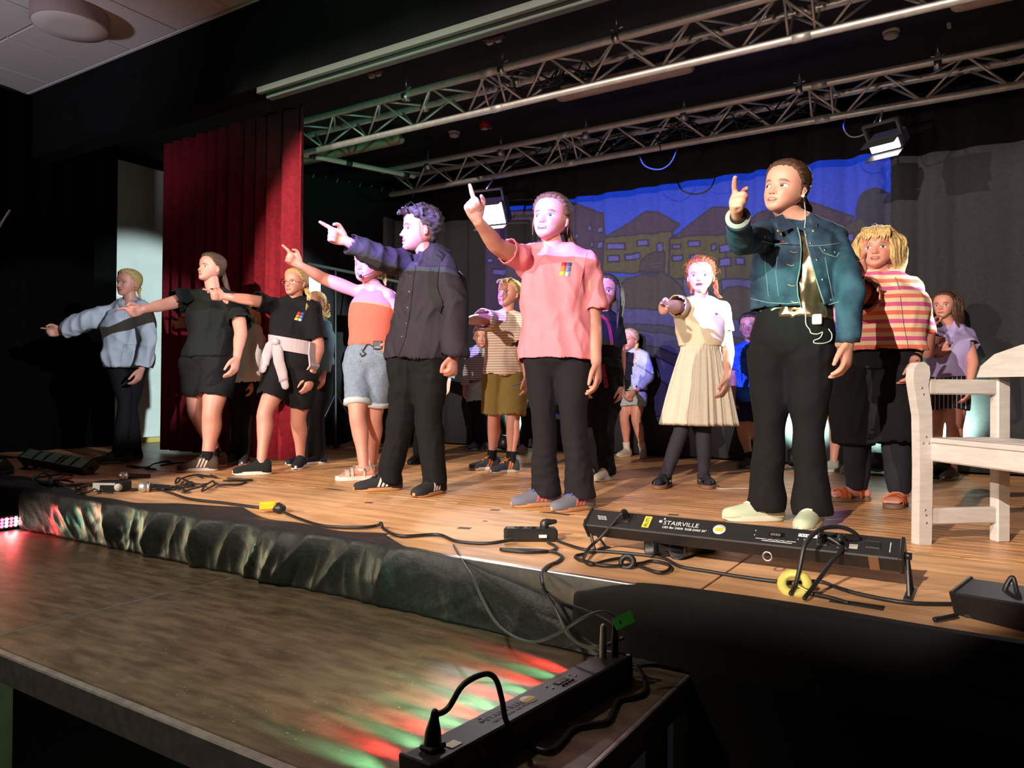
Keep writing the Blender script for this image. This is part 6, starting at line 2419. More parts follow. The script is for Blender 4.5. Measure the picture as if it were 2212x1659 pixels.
        for i in range(div):
            for j in range(div):
                a = i * nn + j
                f.append((a, a + nn, a + nn + 1, a + 1))
                f.append((N + a, N + a + 1, N + a + nn + 1, N + a + nn))
        for i in range(div):
            for a, b in ((i, i + 1), (div * nn + i + 1, div * nn + i), ((i + 1) * nn, i * nn), (i * nn + div, (i + 1) * nn + div)):
                f.append((a, b, N + b, N + a))
        return mkobj(name, MB().add(top + bot, f).mesh(name), m, parent)

    def seam(self, bv, px, m, parent, name='seam', r=0.0018, off=0.001, sub=4):
        pts = []
        px = np.array(px, float)
        for i in range(len(px) - 1):
            n = max(2, int(np.hypot(*(px[i + 1] - px[i])) / 7))
            for t in np.linspace(0, 1, n, endpoint=False):
                h = self.hit(bv, *(px[i] + (px[i + 1] - px[i]) * t))
                if h is not None:
                    pts.append(h[0] + h[1] * off)
        h = self.hit(bv, *px[-1])
        if h is not None:
            pts.append(h[0] + h[1] * off)
        if len(pts) < 3:
            return None
        q = MB(); q.tube(pts, [r] * len(pts), n=6, sub=1)
        return mkobj(name, q, m, parent)

    def strap(self, bv, px, m, parent, width, name='strap', off=0.003, th=0.004):
        pts = []
        px = np.array(px, float)
        for i in range(len(px) - 1):
            n = max(2, int(np.hypot(*(px[i + 1] - px[i])) / 8))
            for t in np.linspace(0, 1, n, endpoint=(i == len(px) - 2)):
                h = self.hit(bv, *(px[i] + (px[i + 1] - px[i]) * t))
                if h is not None:
                    pts.append((h[0] + h[1] * off, h[1]))
        if len(pts) < 3:
            return None
        # smooth
        pp = np.array([p for p, n in pts]); nn = np.array([n for p, n in pts])
        for _ in range(2):
            pp[1:-1] = (pp[:-2] + 2 * pp[1:-1] + pp[2:]) / 4
            nn[1:-1] = (nn[:-2] + 2 * nn[1:-1] + nn[2:]) / 4
        return mkobj(name, ribbon(list(zip(pp, nn)), width, None, th), m, parent)

    def button(self, bv, px, py, m, parent, r=0.006, name='button'):
        h = self.hit(bv, px, py)
        if h is None:
            return
        q = MB(); q.cyl(h[0] - h[1] * 0.003, h[0] + h[1] * 0.003, r, n=12, r2=r * 0.85)
        return mkobj(name, q, m, parent)

    def cut(self, o, poly, thick=0.004):
        """open a garment: drop faces that face the camera inside a photo polygon"""
        me = o.data
        w = Vector(wloc(o))
        bm = bmesh.new()
        bm.from_mesh(me)
        poly = [tuple(p) for p in poly]
        kill = []
        for f in bm.faces:
            c = np.array(f.calc_center_median() + w)
            if np.array(f.normal) @ (c - CAM) > 0.0:
                continue
            x, y = pix(c)
            if bool(poly_mask(np.array([x]), np.array([y]), poly)[0]):
                kill.append(f)
        bmesh.ops.delete(bm, geom=kill, context='FACES')
        bm.to_mesh(me)
        bm.free()
        if thick:
            m = o.modifiers.new('t', 'SOLIDIFY'); m.thickness = thick; m.offset = -1


def me_world(o):
    v = me_arrays(o.data)
    return v + np.array(wloc(o))


def ribbon(pts, width, side=None, th=0.002):
    """flat band: pts = [(pos, normal)], width across"""
    P_ = np.array([p for p, n in pts]); N_ = nrm_rows(np.array([n for p, n in pts]))
    T = nrm_rows(np.gradient(P_, axis=0))
    rings = []
    for p, n, t in zip(P_, N_, T):
        s = np.cross(t, n) if side is None else np.array(side) - n * (np.array(side) @ n)
        s = nrm(s)
        a = s * width / 2; b = n * th
        rings.append(np.array([p - a, p + a, p + a + b, p - a + b]))
    return MB().rings(rings).mesh('ribbon', False)


def hash_id(s):
    return sum((i + 1) * ord(c) for i, c in enumerate(s)) % 9973


def cloth(name, col, rough=0.85, **k):
    kw = dict(var=0.04, scale=14, bump=0.10, bscale=320, spec=0.18)
    kw.update(k)
    return mat('cloth_' + name, col, rough, **kw)


def stripe_mat(name, bands, period, rough=0.85, phase=0.0):
    """horizontal stripes along local z; bands: [(fraction, colour)]"""
    m = bpy.data.materials.new(name)
    m.use_nodes = True
    nt = m.node_tree
    b = nt.nodes['Principled BSDF']
    b.inputs['Roughness'].default_value = rough
    b.inputs['Specular IOR Level'].default_value = 0.25
    tc = nt.nodes.new('ShaderNodeTexCoord')
    sp = nt.nodes.new('ShaderNodeSeparateXYZ')
    nt.links.new(tc.outputs['Object'], sp.inputs[0])
    g = NG(nt)
    z = sp.outputs[2]
    fr = g.m('FRACT', g.m('ADD', g.m('DIVIDE', z, period), 10.0 + phase))
    cr = nt.nodes.new('ShaderNodeValToRGB')
    cr.color_ramp.interpolation = 'CONSTANT'
    el = cr.color_ramp.elements
    pos = 0.0
    for i, (w, c) in enumerate(bands):
        if i < 2:
            e = el[i]; e.position = pos
        else:
            e = el.new(pos)
        e.color = (*c, 1)
        pos += w
    nt.links.new(fr, cr.inputs[0])
    nt.links.new(cr.outputs[0], b.inputs['Base Color'])
    nz = nt.nodes.new('ShaderNodeTexNoise')
    nz.inputs['Scale'].default_value = 260
    nt.links.new(tc.outputs['Object'], nz.inputs['Vector'])
    bp = nt.nodes.new('ShaderNodeBump')
    bp.inputs['Strength'].default_value = 0.12
    bp.inputs['Distance'].default_value = 0.003
    nt.links.new(nz.outputs[0], bp.inputs['Height'])
    nt.links.new(bp.outputs[0], b.inputs['Normal'])
    return m

# ================================================================== people
GR = 'children performing on the stage'
blk = cloth('black', (0.009, 0.0085, 0.0098))
blk2 = cloth('black_soft', (0.014, 0.0125, 0.015))
m_white_sole = mat('sole_white', S(222, 212, 200), 0.6)
m_gum = mat('sole_gum', S(196, 140, 92), 0.6)
m_blk_rub = mat('rubber_black', (0.02, 0.02, 0.022), 0.5)
m_denim = cloth('denim_light', S(132, 146, 166), 0.85, var=0.14, scale=70)
m_denim_hem = cloth('denim_hem', S(196, 200, 204))
m_metal = mat('small_metal', (0.75, 0.72, 0.66), 0.3, 1.0)
logo_cols = [mat('logo_red', S(214, 40, 52), 0.6), mat('logo_navy', S(70, 84, 146), 0.6), mat('logo_orange', S(236, 136, 36), 0.6), mat('logo_blue', S(104, 130, 190), 0.6), mat('logo_yellow', S(246, 206, 66), 0.6), mat('logo_sky', S(160, 196, 230), 0.6)]


def logo(p, bv, corners, parent):
    q = np.array(corners, float)
    k = 0
    for i in range(3):
        for j in range(2):
            g = 0.04
            sub = []
            for a, b in ((i + g * 2, j + g), (i + g * 2, j + 1 - g), (i + 1 - g * 2, j + 1 - g), (i + 1 - g * 2, j + g)):
                u, v = a / 3, b / 2
                sub.append((q[0] * (1 - v) + q[1] * v) * (1 - u) + (q[3] * (1 - v) + q[2] * v) * u)
            p.decal(bv, sub, logo_cols[k], parent, 'logo_square', 0.0012, 0.0008, 2)
            k += 1


# ---- 1 pink T-shirt girl
p = Person('girl in pink T-shirt and black flared trousers pointing upwards', GR, id='pink', lod=2, head=(1192, 420, 524), hyaw=24, hpitch=6, hroll=-3, byaw=14, sh=((1136, 566), (1268, 572)),
           armL=[(1074, 531), (1033, 479), (1003, 412)], armR=[(1281, 700), (1288, 783), (1292, 845)], poseL='point', poseR='relax', hip=(1204, 792), knee=((1174, 905), (1238, 905)), foot=((1180, 1091, 62), (1256, 1099, 48)),
           hair='ltbrown', mouth=0.75, teeth=0.95, gaze=-0.02, iris=(0.07, 0.10, 0.14), fat=1.02)
o = p.put('t_shirt', p.top(None, (1195, 778), 0.024, 0.42, 0.017, flare=0.022, name='t_shirt', amp=0.014, freq=17), cloth('pink', S(224, 134, 146)))
bv = p.bvh(o)
logo(p, bv, [(1214, 566), (1236, 567), (1230, 598), (1208, 595)], o)
p.seam(bv, [(1268, 545), (1262, 575), (1252, 620)], cloth('pink_seam', S(206, 120, 118)), o, 'sleeve_seam', 0.0016)
p.pants(blk2, (1204, 770), 1.0, (.064, .052, .040, .041, .049), name='trousers', amp=0.005)
gs = cloth('grey_suede', S(112, 112, 124)); ps = cloth('salmon_stripe', S(222, 110, 102)); bl = cloth('blue_lace', S(84, 94, 160))
for i in (0, 1):
    p.shoe(i, gs, m_gum, stripe=ps, lace=bl)
p.haircap('back', 0.07)
p.lock([p.hl(0.20, -0.38, 0.50), P(1228, 508, p.D + 0.06), P(1236, 530, p.D + 0.05), P(1241, 548, p.D + 0.02), P(1243, 562, p.D - 0.02)], [0.020, 0.020, 0.026, 0.030, 0.012], n=16, spread=0.7)
p.lock([p.hl(0.33, -0.05, 0.62), p.hl(0.385, -0.06, 0.40), p.hl(0.37, -0.10, 0.18)], [0.006, 0.005, 0.002], n=3)
p.lock([p.hl(-0.35, 0.02, 0.72), p.hl(-0.40, 0.05, 0.45), p.hl(-0.38, 0.06, 0.15)], [0.005, 0.004, 0.002], n=3)
p.wisps(14, 0.10, 0.0007, 3, 0.85)

# ---- 2 denim jacket girl
p = Person('girl in dark denim jacket over shiny gold top pointing forward', GR, id='jacket', lod=2, head=(1699, 348, 464), hyaw=30, hpitch=4, hroll=-8, byaw=16, sh=((1658, 505), (1802, 512)),
           armL=[(1600, 527), (1594, 470), (1580, 402)], armR=[(1834, 622), (1831, 742), (1826, 805)], poseL='point', poseR='relax', hip=(1706, 770), knee=((1662, 930), (1746, 930)), foot=((1656, 1124, 66), (1754, 1136, 14)),
           hair='brown', mouth=0.35, teeth=0.8, gaze=-0.03, iris=(0.05, 0.035, 0.02), eyeopen=0.95, fat=1.06, chub=0.05, skin=S(222, 164, 142))
gold = mat('gold_lame', S(176, 150, 120), 0.22, 0.9, var=0.3, scale=14, bump=0.25, bscale=18)
g = p.put('gold_top', p.top(None, (1710, 690), 0.008, 0.0, 0.0, name='gold_top', amp=0.008, neck=0.98), gold)
p.pants(blk, (1706, 668), 1.0, (.066, .054, .038, .041, .050), name='trousers', amp=0.0035)
dj = cloth('denim_dark', S(58, 84, 104), 0.75, var=0.45, scale=11, bump=0.3, col2=S(34, 52, 70))
j = p.put('denim_jacket', p.top(None, (1710, 668), 0.032, 0.97, 0.006, name='denim_jacket', amp=0.007, freq=20, flare=0.006), dj)
bv = p.bvh(j)
seamc = cloth('denim_stitch', S(120, 150, 150))
edge = cloth('denim_edge', S(30, 44, 58))
jl = [(1723, 492), (1729, 516), (1731, 540), (1728, 580), (1722, 612), (1724, 640), (1735, 676)]
jr = [(1738, 500), (1744, 530), (1752, 560), (1762, 600), (1775, 640), (1788, 678)]
p.seam(bv, jl, seamc, j, 'front_edge', 0.003)
p.seam(bv, jr, seamc, j, 'front_edge', 0.003)
p.seam(bv, [(1642, 517), (1690, 528), (1728, 530)], edge, j, 'yoke_seam', 0.0022)
p.seam(bv, [(1745, 532), (1780, 530), (1815, 526)], seamc, j, 'yoke_seam', 0.0018)
p.seam(bv, [(1646, 520), (1672, 528), (1702, 526)], seamc, j, 'pocket_flap_edge', 0.0024)
p.seam(bv, [(1770, 534), (1778, 546), (1806, 556), (1813, 546)], seamc, j, 'pocket_flap_edge', 0.0024)
p.seam(bv, [(1652, 528), (1654, 580), (1660, 640)], seamc, j, 'panel_seam', 0.0014)
p.seam(bv, [(1680, 540), (1676, 590), (1682, 640)], seamc, j, 'panel_seam', 0.0014)
p.seam(bv, [(1782, 556), (1790, 600), (1800, 650)], seamc, j, 'panel_seam', 0.0014)
p.seam(bv, [(1622, 645), (1660, 654), (1700, 656), (1730, 654)], seamc, j, 'waistband_seam', 0.0018)
p.seam(bv, [(1790, 658), (1812, 652)], seamc, j, 'waistband_seam', 0.0018)
for x, y in ((1741, 507), (1751, 525), (1765, 561), (1777, 604), (1795, 648)):
    p.button(bv, x, y, m_metal, j, 0.0062)
for x, y, m_ in ((1651, 511, mat('pin_copper', S(200, 140, 120), 0.3, 0.7)), (1674, 515, m_metal), (1692, 521, mat('pin_red', S(190, 30, 60), 0.4)), (1757, 499, mat('pin_gold', S(220, 200, 140), 0.3, 0.7)), (1782, 540, m_metal), (1804, 545, m_metal), (1681, 499, mat('pin_gold', S(220, 200, 140), 0.3, 0.7))):
    p.button(bv, x, y, m_, j, 0.007, 'pin_badge')
for x, y in ((1715, 545), (1708, 573), (1710, 617), (1717, 653)):
    p.seam(bv, [(x - 8, y - 2), (x, y + 1), (x + 7, y)], mat('gold_thread', S(214, 170, 130), 0.35, 0.5), j, 'buttonhole', 0.0016)
p.cut(j, jl + jr[::-1], 0.005)
# collar
col = cloth('denim_collar', S(44, 58, 80), 0.8, var=0.3, scale=14)
bg_ = p.bvh(g)
for quad in ([(1672, 470), (1690, 462), (1712, 492), (1686, 503)], [(1742, 492), (1750, 456), (1766, 480), (1766, 505)]):
    ps_ = [P(x, y, p.D - 0.095 + (0.05 if n_ in (0, 1) else 0)) for n_, (x, y) in enumerate(quad)]
    th = nrm(CAM - ps_[0]) * 0.006
    vv = ps_ + [q - th for q in ps_]
    mkobj('collar', MB().add(vv, [(0, 1, 2, 3), (7, 6, 5, 4), (0, 4, 5, 1), (1, 5, 6, 2), (2, 6, 7, 3), (3, 7, 4, 0)]).mesh('collar', False), col, j)
# turned-back cuff on the pointing arm and on the hanging one
for i in (0, 1):
    s, e, w_, t_ = p.arm[i]
    d = nrm(w_ - e)
    q = MB(); q.tube([w_ - d * 0.045, w_ - d * 0.006], [0.047, 0.050], n=20, sub=1, round_end=False); cf = mkobj('cuff', q, dj, j)
    if i == 0:
        q = MB(); q.tube([w_ - d * 0.012, w_ + d * 0.003], [0.048, 0.049], n=20, sub=1, round_end=False); mkobj('cuff_lining', q, cloth('cuff_lining', S(170, 170, 166)), j)
q = MB(); w_ = p.arm[0][2]; d = nrm(w_ - p.arm[0][1]); q.tube([w_ - d * 0.012, w_ + d * 0.02], [0.034, 0.030], n=16, sub=1, round_end=False); p.put('inner_sleeve', q.mesh('inner_sleeve'), cloth('inner_brown', S(52, 34, 30)))
lt = cloth('pale_green_knit', S(188, 198, 170)); 
for i in (0, 1):
    p.shoe(i, lt, mat('sole_pale', S(206, 204, 186), 0.6), lace=cloth('cream_lace', S(230, 220, 196)), sole_h=0.026)
p.haircap('back', 0.06)
p.lock([p.hl(0.05, -0.45, 0.45), P(1744, 450, p.D + 0.10), P(1746, 478, p.D + 0.10)], [0.020, 0.018, 0.008], n=8)
p.lock([p.hl(0.30, 0.10, 0.72), p.hl(0.36, 0.05, 0.52), p.hl(0.37, 0.05, 0.36)], [0.005, 0.005, 0.002], n=3)
p.wisps(26, 0.10, 0.0007, 5, 0.75)
# in-ear cable, pack with loose cable, belt
wire = mat('white_wire', S(214, 212, 206), 0.5)
ear = p.hl(0.39, -0.02, 0.34)
cable([p.hl(0.40, -0.02, 0.50), p.hl(0.41, -0.07, 0.44), ear, P(1738, 440, p.D - 0.03), P(1740, 470, p.D - 0.06), P(1738, 492, p.D - 0.09)], 0.002, None, 'ear_cable', wire, parent=p.root)
q = MB(); q.ellipsoid(ear, (0.008, 0.008, 0.008), nu=8, nv=6); mkobj('earpiece', q, wire, p.root)
tr = p.bvh(p.parts['trousers'])
pk = p.hit(tr, 1766, 690)
if pk:
    A3 = np.array([p.lat, p.fwd, p.up])
    q = MB(); q.box((-0.020, -0.002, -0.022), (0.020, 0.016, 0.022), axes=A3, org=pk[0], bev=0.004); mkobj('transmitter_pack', q, mat('pack_white', S(224, 206, 196), 0.5), p.root)
pts = []
for x, y in ((1740, 676), (1741, 700), (1748, 712), (1752, 720), (1765, 722), (1775, 718), (1770, 730), (1758, 736), (1760, 742), (1778, 742), (1792, 735), (1794, 722), (1788, 712)):
    h = p.hit(tr, x, y)
    if h: pts.append(h[0] + h[1] * 0.006)
if len(pts) > 4: cable(pts, 0.0022, None, 'loose_cable', wire, parent=p.root)

# ---- 3 boy in black shirt
p = Person('boy in black shirt and trousers with a rucksack pointing left', GR, id='boy', lod=2, head=(912, 447, 543), hyaw=78, hpitch=2, byaw=34, sh=((897, 574), (968, 582)),
           armL=[(818, 558), (748, 521), (693, 497)], armR=[(984, 682), (979, 772), (977, 806)], poseL='point', poseR='fist', hip=(906, 770), knee=((868, 904), (926, 904)), foot=((840, 1058, 72), (940, 1066, 36)),
           hair='greyb', mouth=0.25, teeth=0.3, fat=1.04)
sh_ = cloth('shirt_black', S(52, 46, 54), 0.75, bump=0.2)
o = p.put('shirt', p.top(None, (906, 776), 0.030, 0.97, 0.020, name='shirt', amp=0.015, freq=19, flare=0.014), sh_)
bv = p.bvh(o)
p.pants(blk, (906, 768), 1.0, (.068, .058, .047, .044, .041), name='trousers', amp=0.005)
for x, y in ((899, 570), (887, 597), (884, 630), (880, 665), (878, 698), (868, 727)):
    p.button(bv, x, y, m_metal, o, 0.0045)
p.seam(bv, [(902, 552), (894, 600), (888, 660), (876, 730), (862, 768)], cloth('placket', S(34, 30, 36)), o, 'placket', 0.002)
for quad in ([(893, 545), (905, 537), (934, 528), (938, 532)], ):
    pass
# collar: band round the neck
pts = []
for t in np.linspace(0.35, 2 * math.pi - 0.35, 22):
    q0 = p.neck0 + p.up * 0.040 + 0.058 * (math.cos(t) * p.fwd * 1.0 + math.sin(t) * p.lat)
    pts.append((q0, nrm(math.cos(t) * p.fwd + math.sin(t) * p.lat + 0.3 * p.up)))
mkobj('collar', ribbon(pts, 0.052, p.up - 0.0 * p.fwd, 0.004), sh_, o)
# rucksack with strap
ruck = cloth('rucksack', (0.02, 0.019, 0.022), 0.7)
c_ = p.tc(0.60) - p.fwd * 0.20
rings = []
for t, kk in ((-.22, .55), (-.2, .9), (-.1, 1.0), (.05, 1.0), (.16, .92), (.21, .62)):
    rings.append(ring_at(c_ + p.up * t, p.lat, p.fwd, 0.15 * kk, 0.075 * kk, 24, 3))
rk = empty('rucksack', tuple(c_), 'black rucksack worn on the back of the boy in black', 'rucksack')
mkobj('bag', MB().rings(rings).mesh('bag'), ruck, rk)
for pxs in ([(952, 545), (945, 560), (936, 590), (934, 620), (942, 648), (956, 668)], ):
    p.strap(bv, pxs, ruck, rk, 0.056, 'shoulder_strap', 0.004, 0.006)
for i in (0, 1):
    p.shoe(i, cloth('black_suede', (0.03, 0.028, 0.03)), m_gum, stripe=cloth('white_stripe', S(220, 214, 206)), lace=blk)
p.haircap('short', 0.10, rough=0.025)
rg = np.random.default_rng(5)
for k in range(52):
    th = rg.uniform(-math.pi, math.pi); z = rg.uniform(0.72, 1.02)
    hw = np.interp(min(z, 1), Z_, HW)
    b0 = np.array([hw * math.sin(th) * 1.05, -0.03 + 0.43 * math.cos(th) * (hw / 0.36), z + 0.02])
    if b0[1] > 0.15 and z < 0.8: b0[2] = 0.84
    nn = nrm(b0 - np.array([0, -0.03, 0.55])); tn = nrm(np.cross(nn, rg.normal(0, 1, 3)) + np.array([0, 0.25, 0]))
    pts = [p.hl(*(b0)), p.hl(*(b0 + nn * 0.06 + tn * 0.04)), p.hl(*(b0 + nn * 0.08 + tn * 0.11)), p.hl(*(b0 + nn * 0.03 + tn * 0.16)), p.hl(*(b0 + nn * 0.01 + tn * 0.12))]
    p.lock(pts, [0.008, 0.010, 0.009, 0.007, 0.003], n=2, seed=k, name='curl')
# sunglasses pushed up
gl = mat('sunglass_black', (0.01, 0.01, 0.012), 0.15)
for s in (-1, 1):
    q = MB(); q.tube([p.hl(s * 0.33, 0.30, 1.03), p.hl(s * 0.40, 0.14, 0.84), p.hl(s * 0.405, -0.02, 0.66), p.hl(s * 0.40, -0.06, 0.54)], [0.003] * 4, n=6, sub=3); mkobj('sunglasses_arm', q, gl, p.root)
    q = MB(); q.ellipsoid(p.hl(s * 0.17, 0.34, 1.03), (0.028, 0.006, 0.020), axes=np.array([p.HA[0], nrm(p.HA[1] + 0.6 * p.HA[2]), nrm(p.HA[2] - 0.6 * p.HA[1])]), nu=16, nv=8); mkobj('sunglasses_lens', q, gl, p.root)
q = MB(); q.tube([p.hl(-0.33, 0.31, 1.04), p.hl(0, 0.38, 1.05), p.hl(0.33, 0.31, 1.04)], [0.003] * 3, n=6, sub=3); mkobj('sunglasses_bridge', q, gl, p.root)

# ---- 4 coral top girl
p = Person('girl in sleeveless coral top and denim shorts pointing left', GR, id='coral', lod=1, head=(797, 535, 613), hyaw=34, hpitch=5, byaw=14, sh=((772, 630), (842, 640)),
           armL=[(697, 601), (648, 573), (608, 543)], armR=[(862, 690, 0.04), (852, 742, -0.06), (836, 757, -0.02)], poseL='point', poseR='fist', hip=(797, 796), knee=((772, 898), (808, 901)), foot=((786, 1037, 82), (804, 1027, 70)),
           hair='blonde', mouth=0.6, teeth=0.95, legs='bare', shoes='sandal', gaze=-0.01)
o = p.put('coral_top', p.top(None, (795, 748), 0.010, 0.0, 0.01, name='coral_top', amp=0.004, neck=1.05), cloth('coral', S(240, 122, 106), bump=0.2, scale=8, stretch=(40, 40, 1)))
ds = p.pants(m_denim, (797, 745), 0.38, (.066, .060, .052, .04, .04), name='denim_shorts', amp=0.004, pel=0.014)
bv = p.bvh(ds)
for i in (0, 1):
    hp, kn = p.hips[i] + p.up * 0.02, p.kn[i]
    c0 = hp + (kn - hp) * 0.74; d = nrm(kn - hp)
    q = MB(); q.tube([c0 - d * 0.018, c0 + d * 0.014], [0.063 * p.H * 0.94, 0.063 * p.H * 0.95], n=24, sub=1, round_end=False); mkobj('turn_up', q, m_denim_hem, ds)
h = p.hit(bv, 817, 746)
if h:
    q = MB(); q.box((-0.030, 0.0, -0.028), (0.030, 0.020, 0.028), axes=np.array([p.lat, p.fwd, p.up]), org=h[0], bev=0.004); bp = mkobj('belt_pack', q, m_barend, p.root)
    print_lines(h[0] + p.fwd * 0.0206 - p.lat * 0.018 - p.up * 0.014, p.lat, p.up, (0.004, 0.024), 0.004, m_print, bp)
pts = []
for x, y in ((806, 748), (795, 745), (788, 752), (784, 760), (790, 764), (782, 770), (778, 764)):
    hh_ = p.hit(bv, x, y)
    if hh_: pts.append(hh_[0] + hh_[1] * 0.006)
if len(pts) > 3: cable(pts, 0.004, None, 'pack_cable', m_cable, parent=p.root)
for x, y in ((781, 756), (779, 766), (778, 780)):
    p.button(bv, x, y, m_metal, ds, 0.006)
p.seam(bv, [(808, 752), (812, 764), (826, 768), (836, 766)], m_denim_hem, ds, 'pocket_seam', 0.0016)
for i in (0, 1):
    p.sandal(i, mat('sandal_silver', S(206, 196, 184), 0.4, 0.2), m_white_sole, buckle=m_metal, sole_h=0.030)
p.haircap('back', 0.07)
p.lock([p.hl(0.12, -0.42, 0.55), P(826, 585, p.D + 0.07), P(831, 605, p.D + 0.07), P(833, 616, p.D + 0.06)], [0.018, 0.020, 0.016, 0.006], n=9)
p.wisps(10, 0.08, 0.0008, 2, 0.8)
q = MB(); q.tube([p.hl(0.37, 0.0, 0.42), p.hl(0.30, 0.30, 0.20), p.hl(0.16, 0.46, 0.10)], [0.002] * 3, n=6, sub=4); mkobj('headset_boom', q, m_cable, p.root)
q = MB(); q.ellipsoid(p.hl(0.10, 0.50, 0.085), (0.012, 0.012, 0.012), nu=10, nv=8); mkobj('headset_microphone', q, m_cable, p.root)

# ---- 5 glasses girl with tied jumper
p = Person('blonde girl with glasses, black T-shirt and jumper tied round her waist', GR, id='glasses', lod=1, head=(640, 580, 640), hyaw=42, hpitch=2, byaw=18, sh=((594, 660), (678, 668)),
           armL=[(540, 648), (484, 640), (446, 636)], armR=[(688, 752), (673, 812), (663, 846)], poseL='point', poseR='relax', palmR=-0.8, hip=(633, 806), knee=((573, 890), (644, 905)), foot=((564, 1025, 86), (649, 1010, 12)),
           hair='blonde', mouth=0.4, teeth=0.7, legs='bare', fat=1.08, gaze=-0.02)
o = p.put('t_shirt', p.top(None, (636, 738), 0.016, 0.44, 0.022, name='t_shirt', amp=0.009), blk)
bv = p.bvh(o)
logo(p, bv, [(644, 673), (659, 675), (651, 695), (635, 691)], o)
sk_ = p.pants(blk, (633, 730), 0.36, (.078, .070, .060, .05, .05), name='shorts', amp=0.004, pel=0.02)
bs = p.bvh(sk_)
jm = cloth('mauve_jumper', S(190, 172, 178), 0.9, bump=0.25)
pts = []
for t in np.linspace(0, 2 * math.pi, 40):
    w_, d_ = p.torso_prof(0.40)
    c0 = p.tc(0.42 - 0.06 * math.sin(t))
    nn = nrm(math.sin(t) * p.lat + math.cos(t) * p.fwd)
    pts.append((c0 + math.sin(t) * (w_ + 0.030) * p.lat + math.cos(t) * (d_ + 0.030) * p.fwd, nn))
tj = mkobj('tied_jumper', ribbon(pts, 0.095, p.up, 0.016), jm, p.root)
# back of the jumper hanging over the hip, the two sleeves hanging from the knot
kn_ = p.hit(bs, 601, 738) or (P(601, 738, p.D - 0.12), -p.Fd)
K0 = kn_[0] + kn_[1] * 0.03
def sleeve_hang(px):
    pts = [K0] + [(lambda h: (h[0] + h[1] * 0.028) if h else P(x, y, p.D - 0.13))(p.hit(bs, x, y)) for x, y in px]
    q = MB(); q.tube(pts, [0.022] + [0.038] * (len(pts) - 2) + [0.034], n=16, sub=4, flat=0.5, ref=p.lat, round_end=False)
    me = q.mesh('hanging_sleeve'); crumple(me, 0.006, 5, 40)
    sl = mkobj('hanging_sleeve', me, jm, tj)
    d = nrm(pts[-1] - pts[-2])
    q = MB(); q.tube([pts[-1] - d * 0.004, pts[-1] + d * 0.035], [0.029, 0.027], n=14, sub=1, flat=0.55, ref=p.lat); mkobj('cuff', q, jm, sl)
sleeve_hang([(592, 750), (582, 775), (577, 792)])
sleeve_hang([(604, 760), (608, 790), (610, 824)])
q = MB(); q.ellipsoid(K0, (0.030, 0.024, 0.026)); mkobj('knot', q, jm, tj)
q = MB()
hp_ = []
for x, y in ((676, 740), (674, 765), (668, 790), (664, 800)):
    h = p.hit(bs, min(x, 668), y)
    hp_.append((h[0] + h[1] * 0.018 + p.lat * 0.02, nrm(h[1] + p.lat)) if h else (P(x, y, p.D - 0.02), p.lat))
mkobj('jumper_body', ribbon(hp_, 0.11, p.fwd, 0.012), jm, tj)
for i in (0, 1):
    p.shoe(i, cloth('black_knit', (0.018, 0.018, 0.02)), m_white_sole, sole_h=0.024)
p.haircap('back', 0.07)
p.braid([p.hl(0.30, -0.22, 0.30), P(668, 640, p.D - 0.02), P(667, 652, p.D - 0.06), P(664, 662, p.D - 0.09)], [0.016, 0.019, 0.017, 0.010])
p.lock([P(664, 661, p.D - 0.09), P(661, 670, p.D - 0.10)], [0.010, 0.003], n=5)
p.wisps(16, 0.09, 0.0008, 8, 0.8)
fr = mat('glasses_frame', S(190, 160, 130), 0.3, 0.8)
for s in (-1, 1):
    c0 = np.array([s * 0.17, 0.44, 0.455])
    q = MB(); q.tube([p.hl(*(c0 + np.array([0.115 * math.cos(t), -0.03 * abs(math.cos(t)), 0.085 * math.sin(t)]))) for t in np.linspace(0, 2 * math.pi, 20)], [0.0016] * 20, n=6, sub=1); mkobj('spectacle_rim', q, fr, p.root)
    q = MB(); q.tube([p.hl(s * 0.285, 0.42, 0.48), p.hl(s * 0.37, 0.2, 0.48), p.hl(s * 0.385, -0.02, 0.48)], [0.0015] * 3, n=6, sub=3); mkobj('spectacle_arm', q, fr, p.root)
q = MB(); q.tube([p.hl(-0.055, 0.45, 0.47), p.hl(0, 0.475, 0.485), p.hl(0.055, 0.45, 0.47)], [0.0015] * 3, n=6, sub=3); mkobj('spectacle_bridge', q, fr, p.root)

# ---- 6 black T-shirt girl
p = Person('dark-haired girl in plain black T-shirt and black shorts pointing left', GR, id='blackt', lod=1, head=(458, 547, 610), hyaw=58, hpitch=6, byaw=28, sh=((414, 643), (510, 654)),
           armL=[(357, 658), (310, 668), (266, 677)], armR=[(520, 718), (512, 772), (504, 806)], poseL='point', poseR='relax', hip=(452, 786), knee=((424, 884), (458, 892)), foot=((467, 1008, 74), (447, 1017, 82)),
           hair='brown', mouth=0.3, teeth=0.7, legs='bare', fat=1.10, legr=1.12)
p.put('t_shirt', p.top(None, (452, 772), 0.026, 0.40, 0.028, name='t_shirt', amp=0.010, flare=0.012), cloth('black_tee', (0.009, 0.0105, 0.010)))
p.pants(blk, (452, 765), 0.36, (.078, .070, .062, .05, .05), name='shorts', amp=0.004, pel=0.022)
p.sock(cloth('black_sock', (0.012, 0.012, 0.013)), 0.035, 0.026)
for i in (0, 1):
    p.shoe(i, cloth('grey_brown_suede', S(92, 78, 72)), m_white_sole, stripe=cloth('cream_stripe', S(226, 206, 190)), lace=cloth('brown_lace', S(90, 76, 70)), sole_h=0.024)
p.haircap('back', 0.07)
p.lock([p.hl(0.05, -0.44, 0.42), P(485, 602, p.D + 0.04), P(491, 622, p.D + 0.03), P(500, 634, p.D + 0.02)], [0.020, 0.020, 0.016, 0.006], n=9)

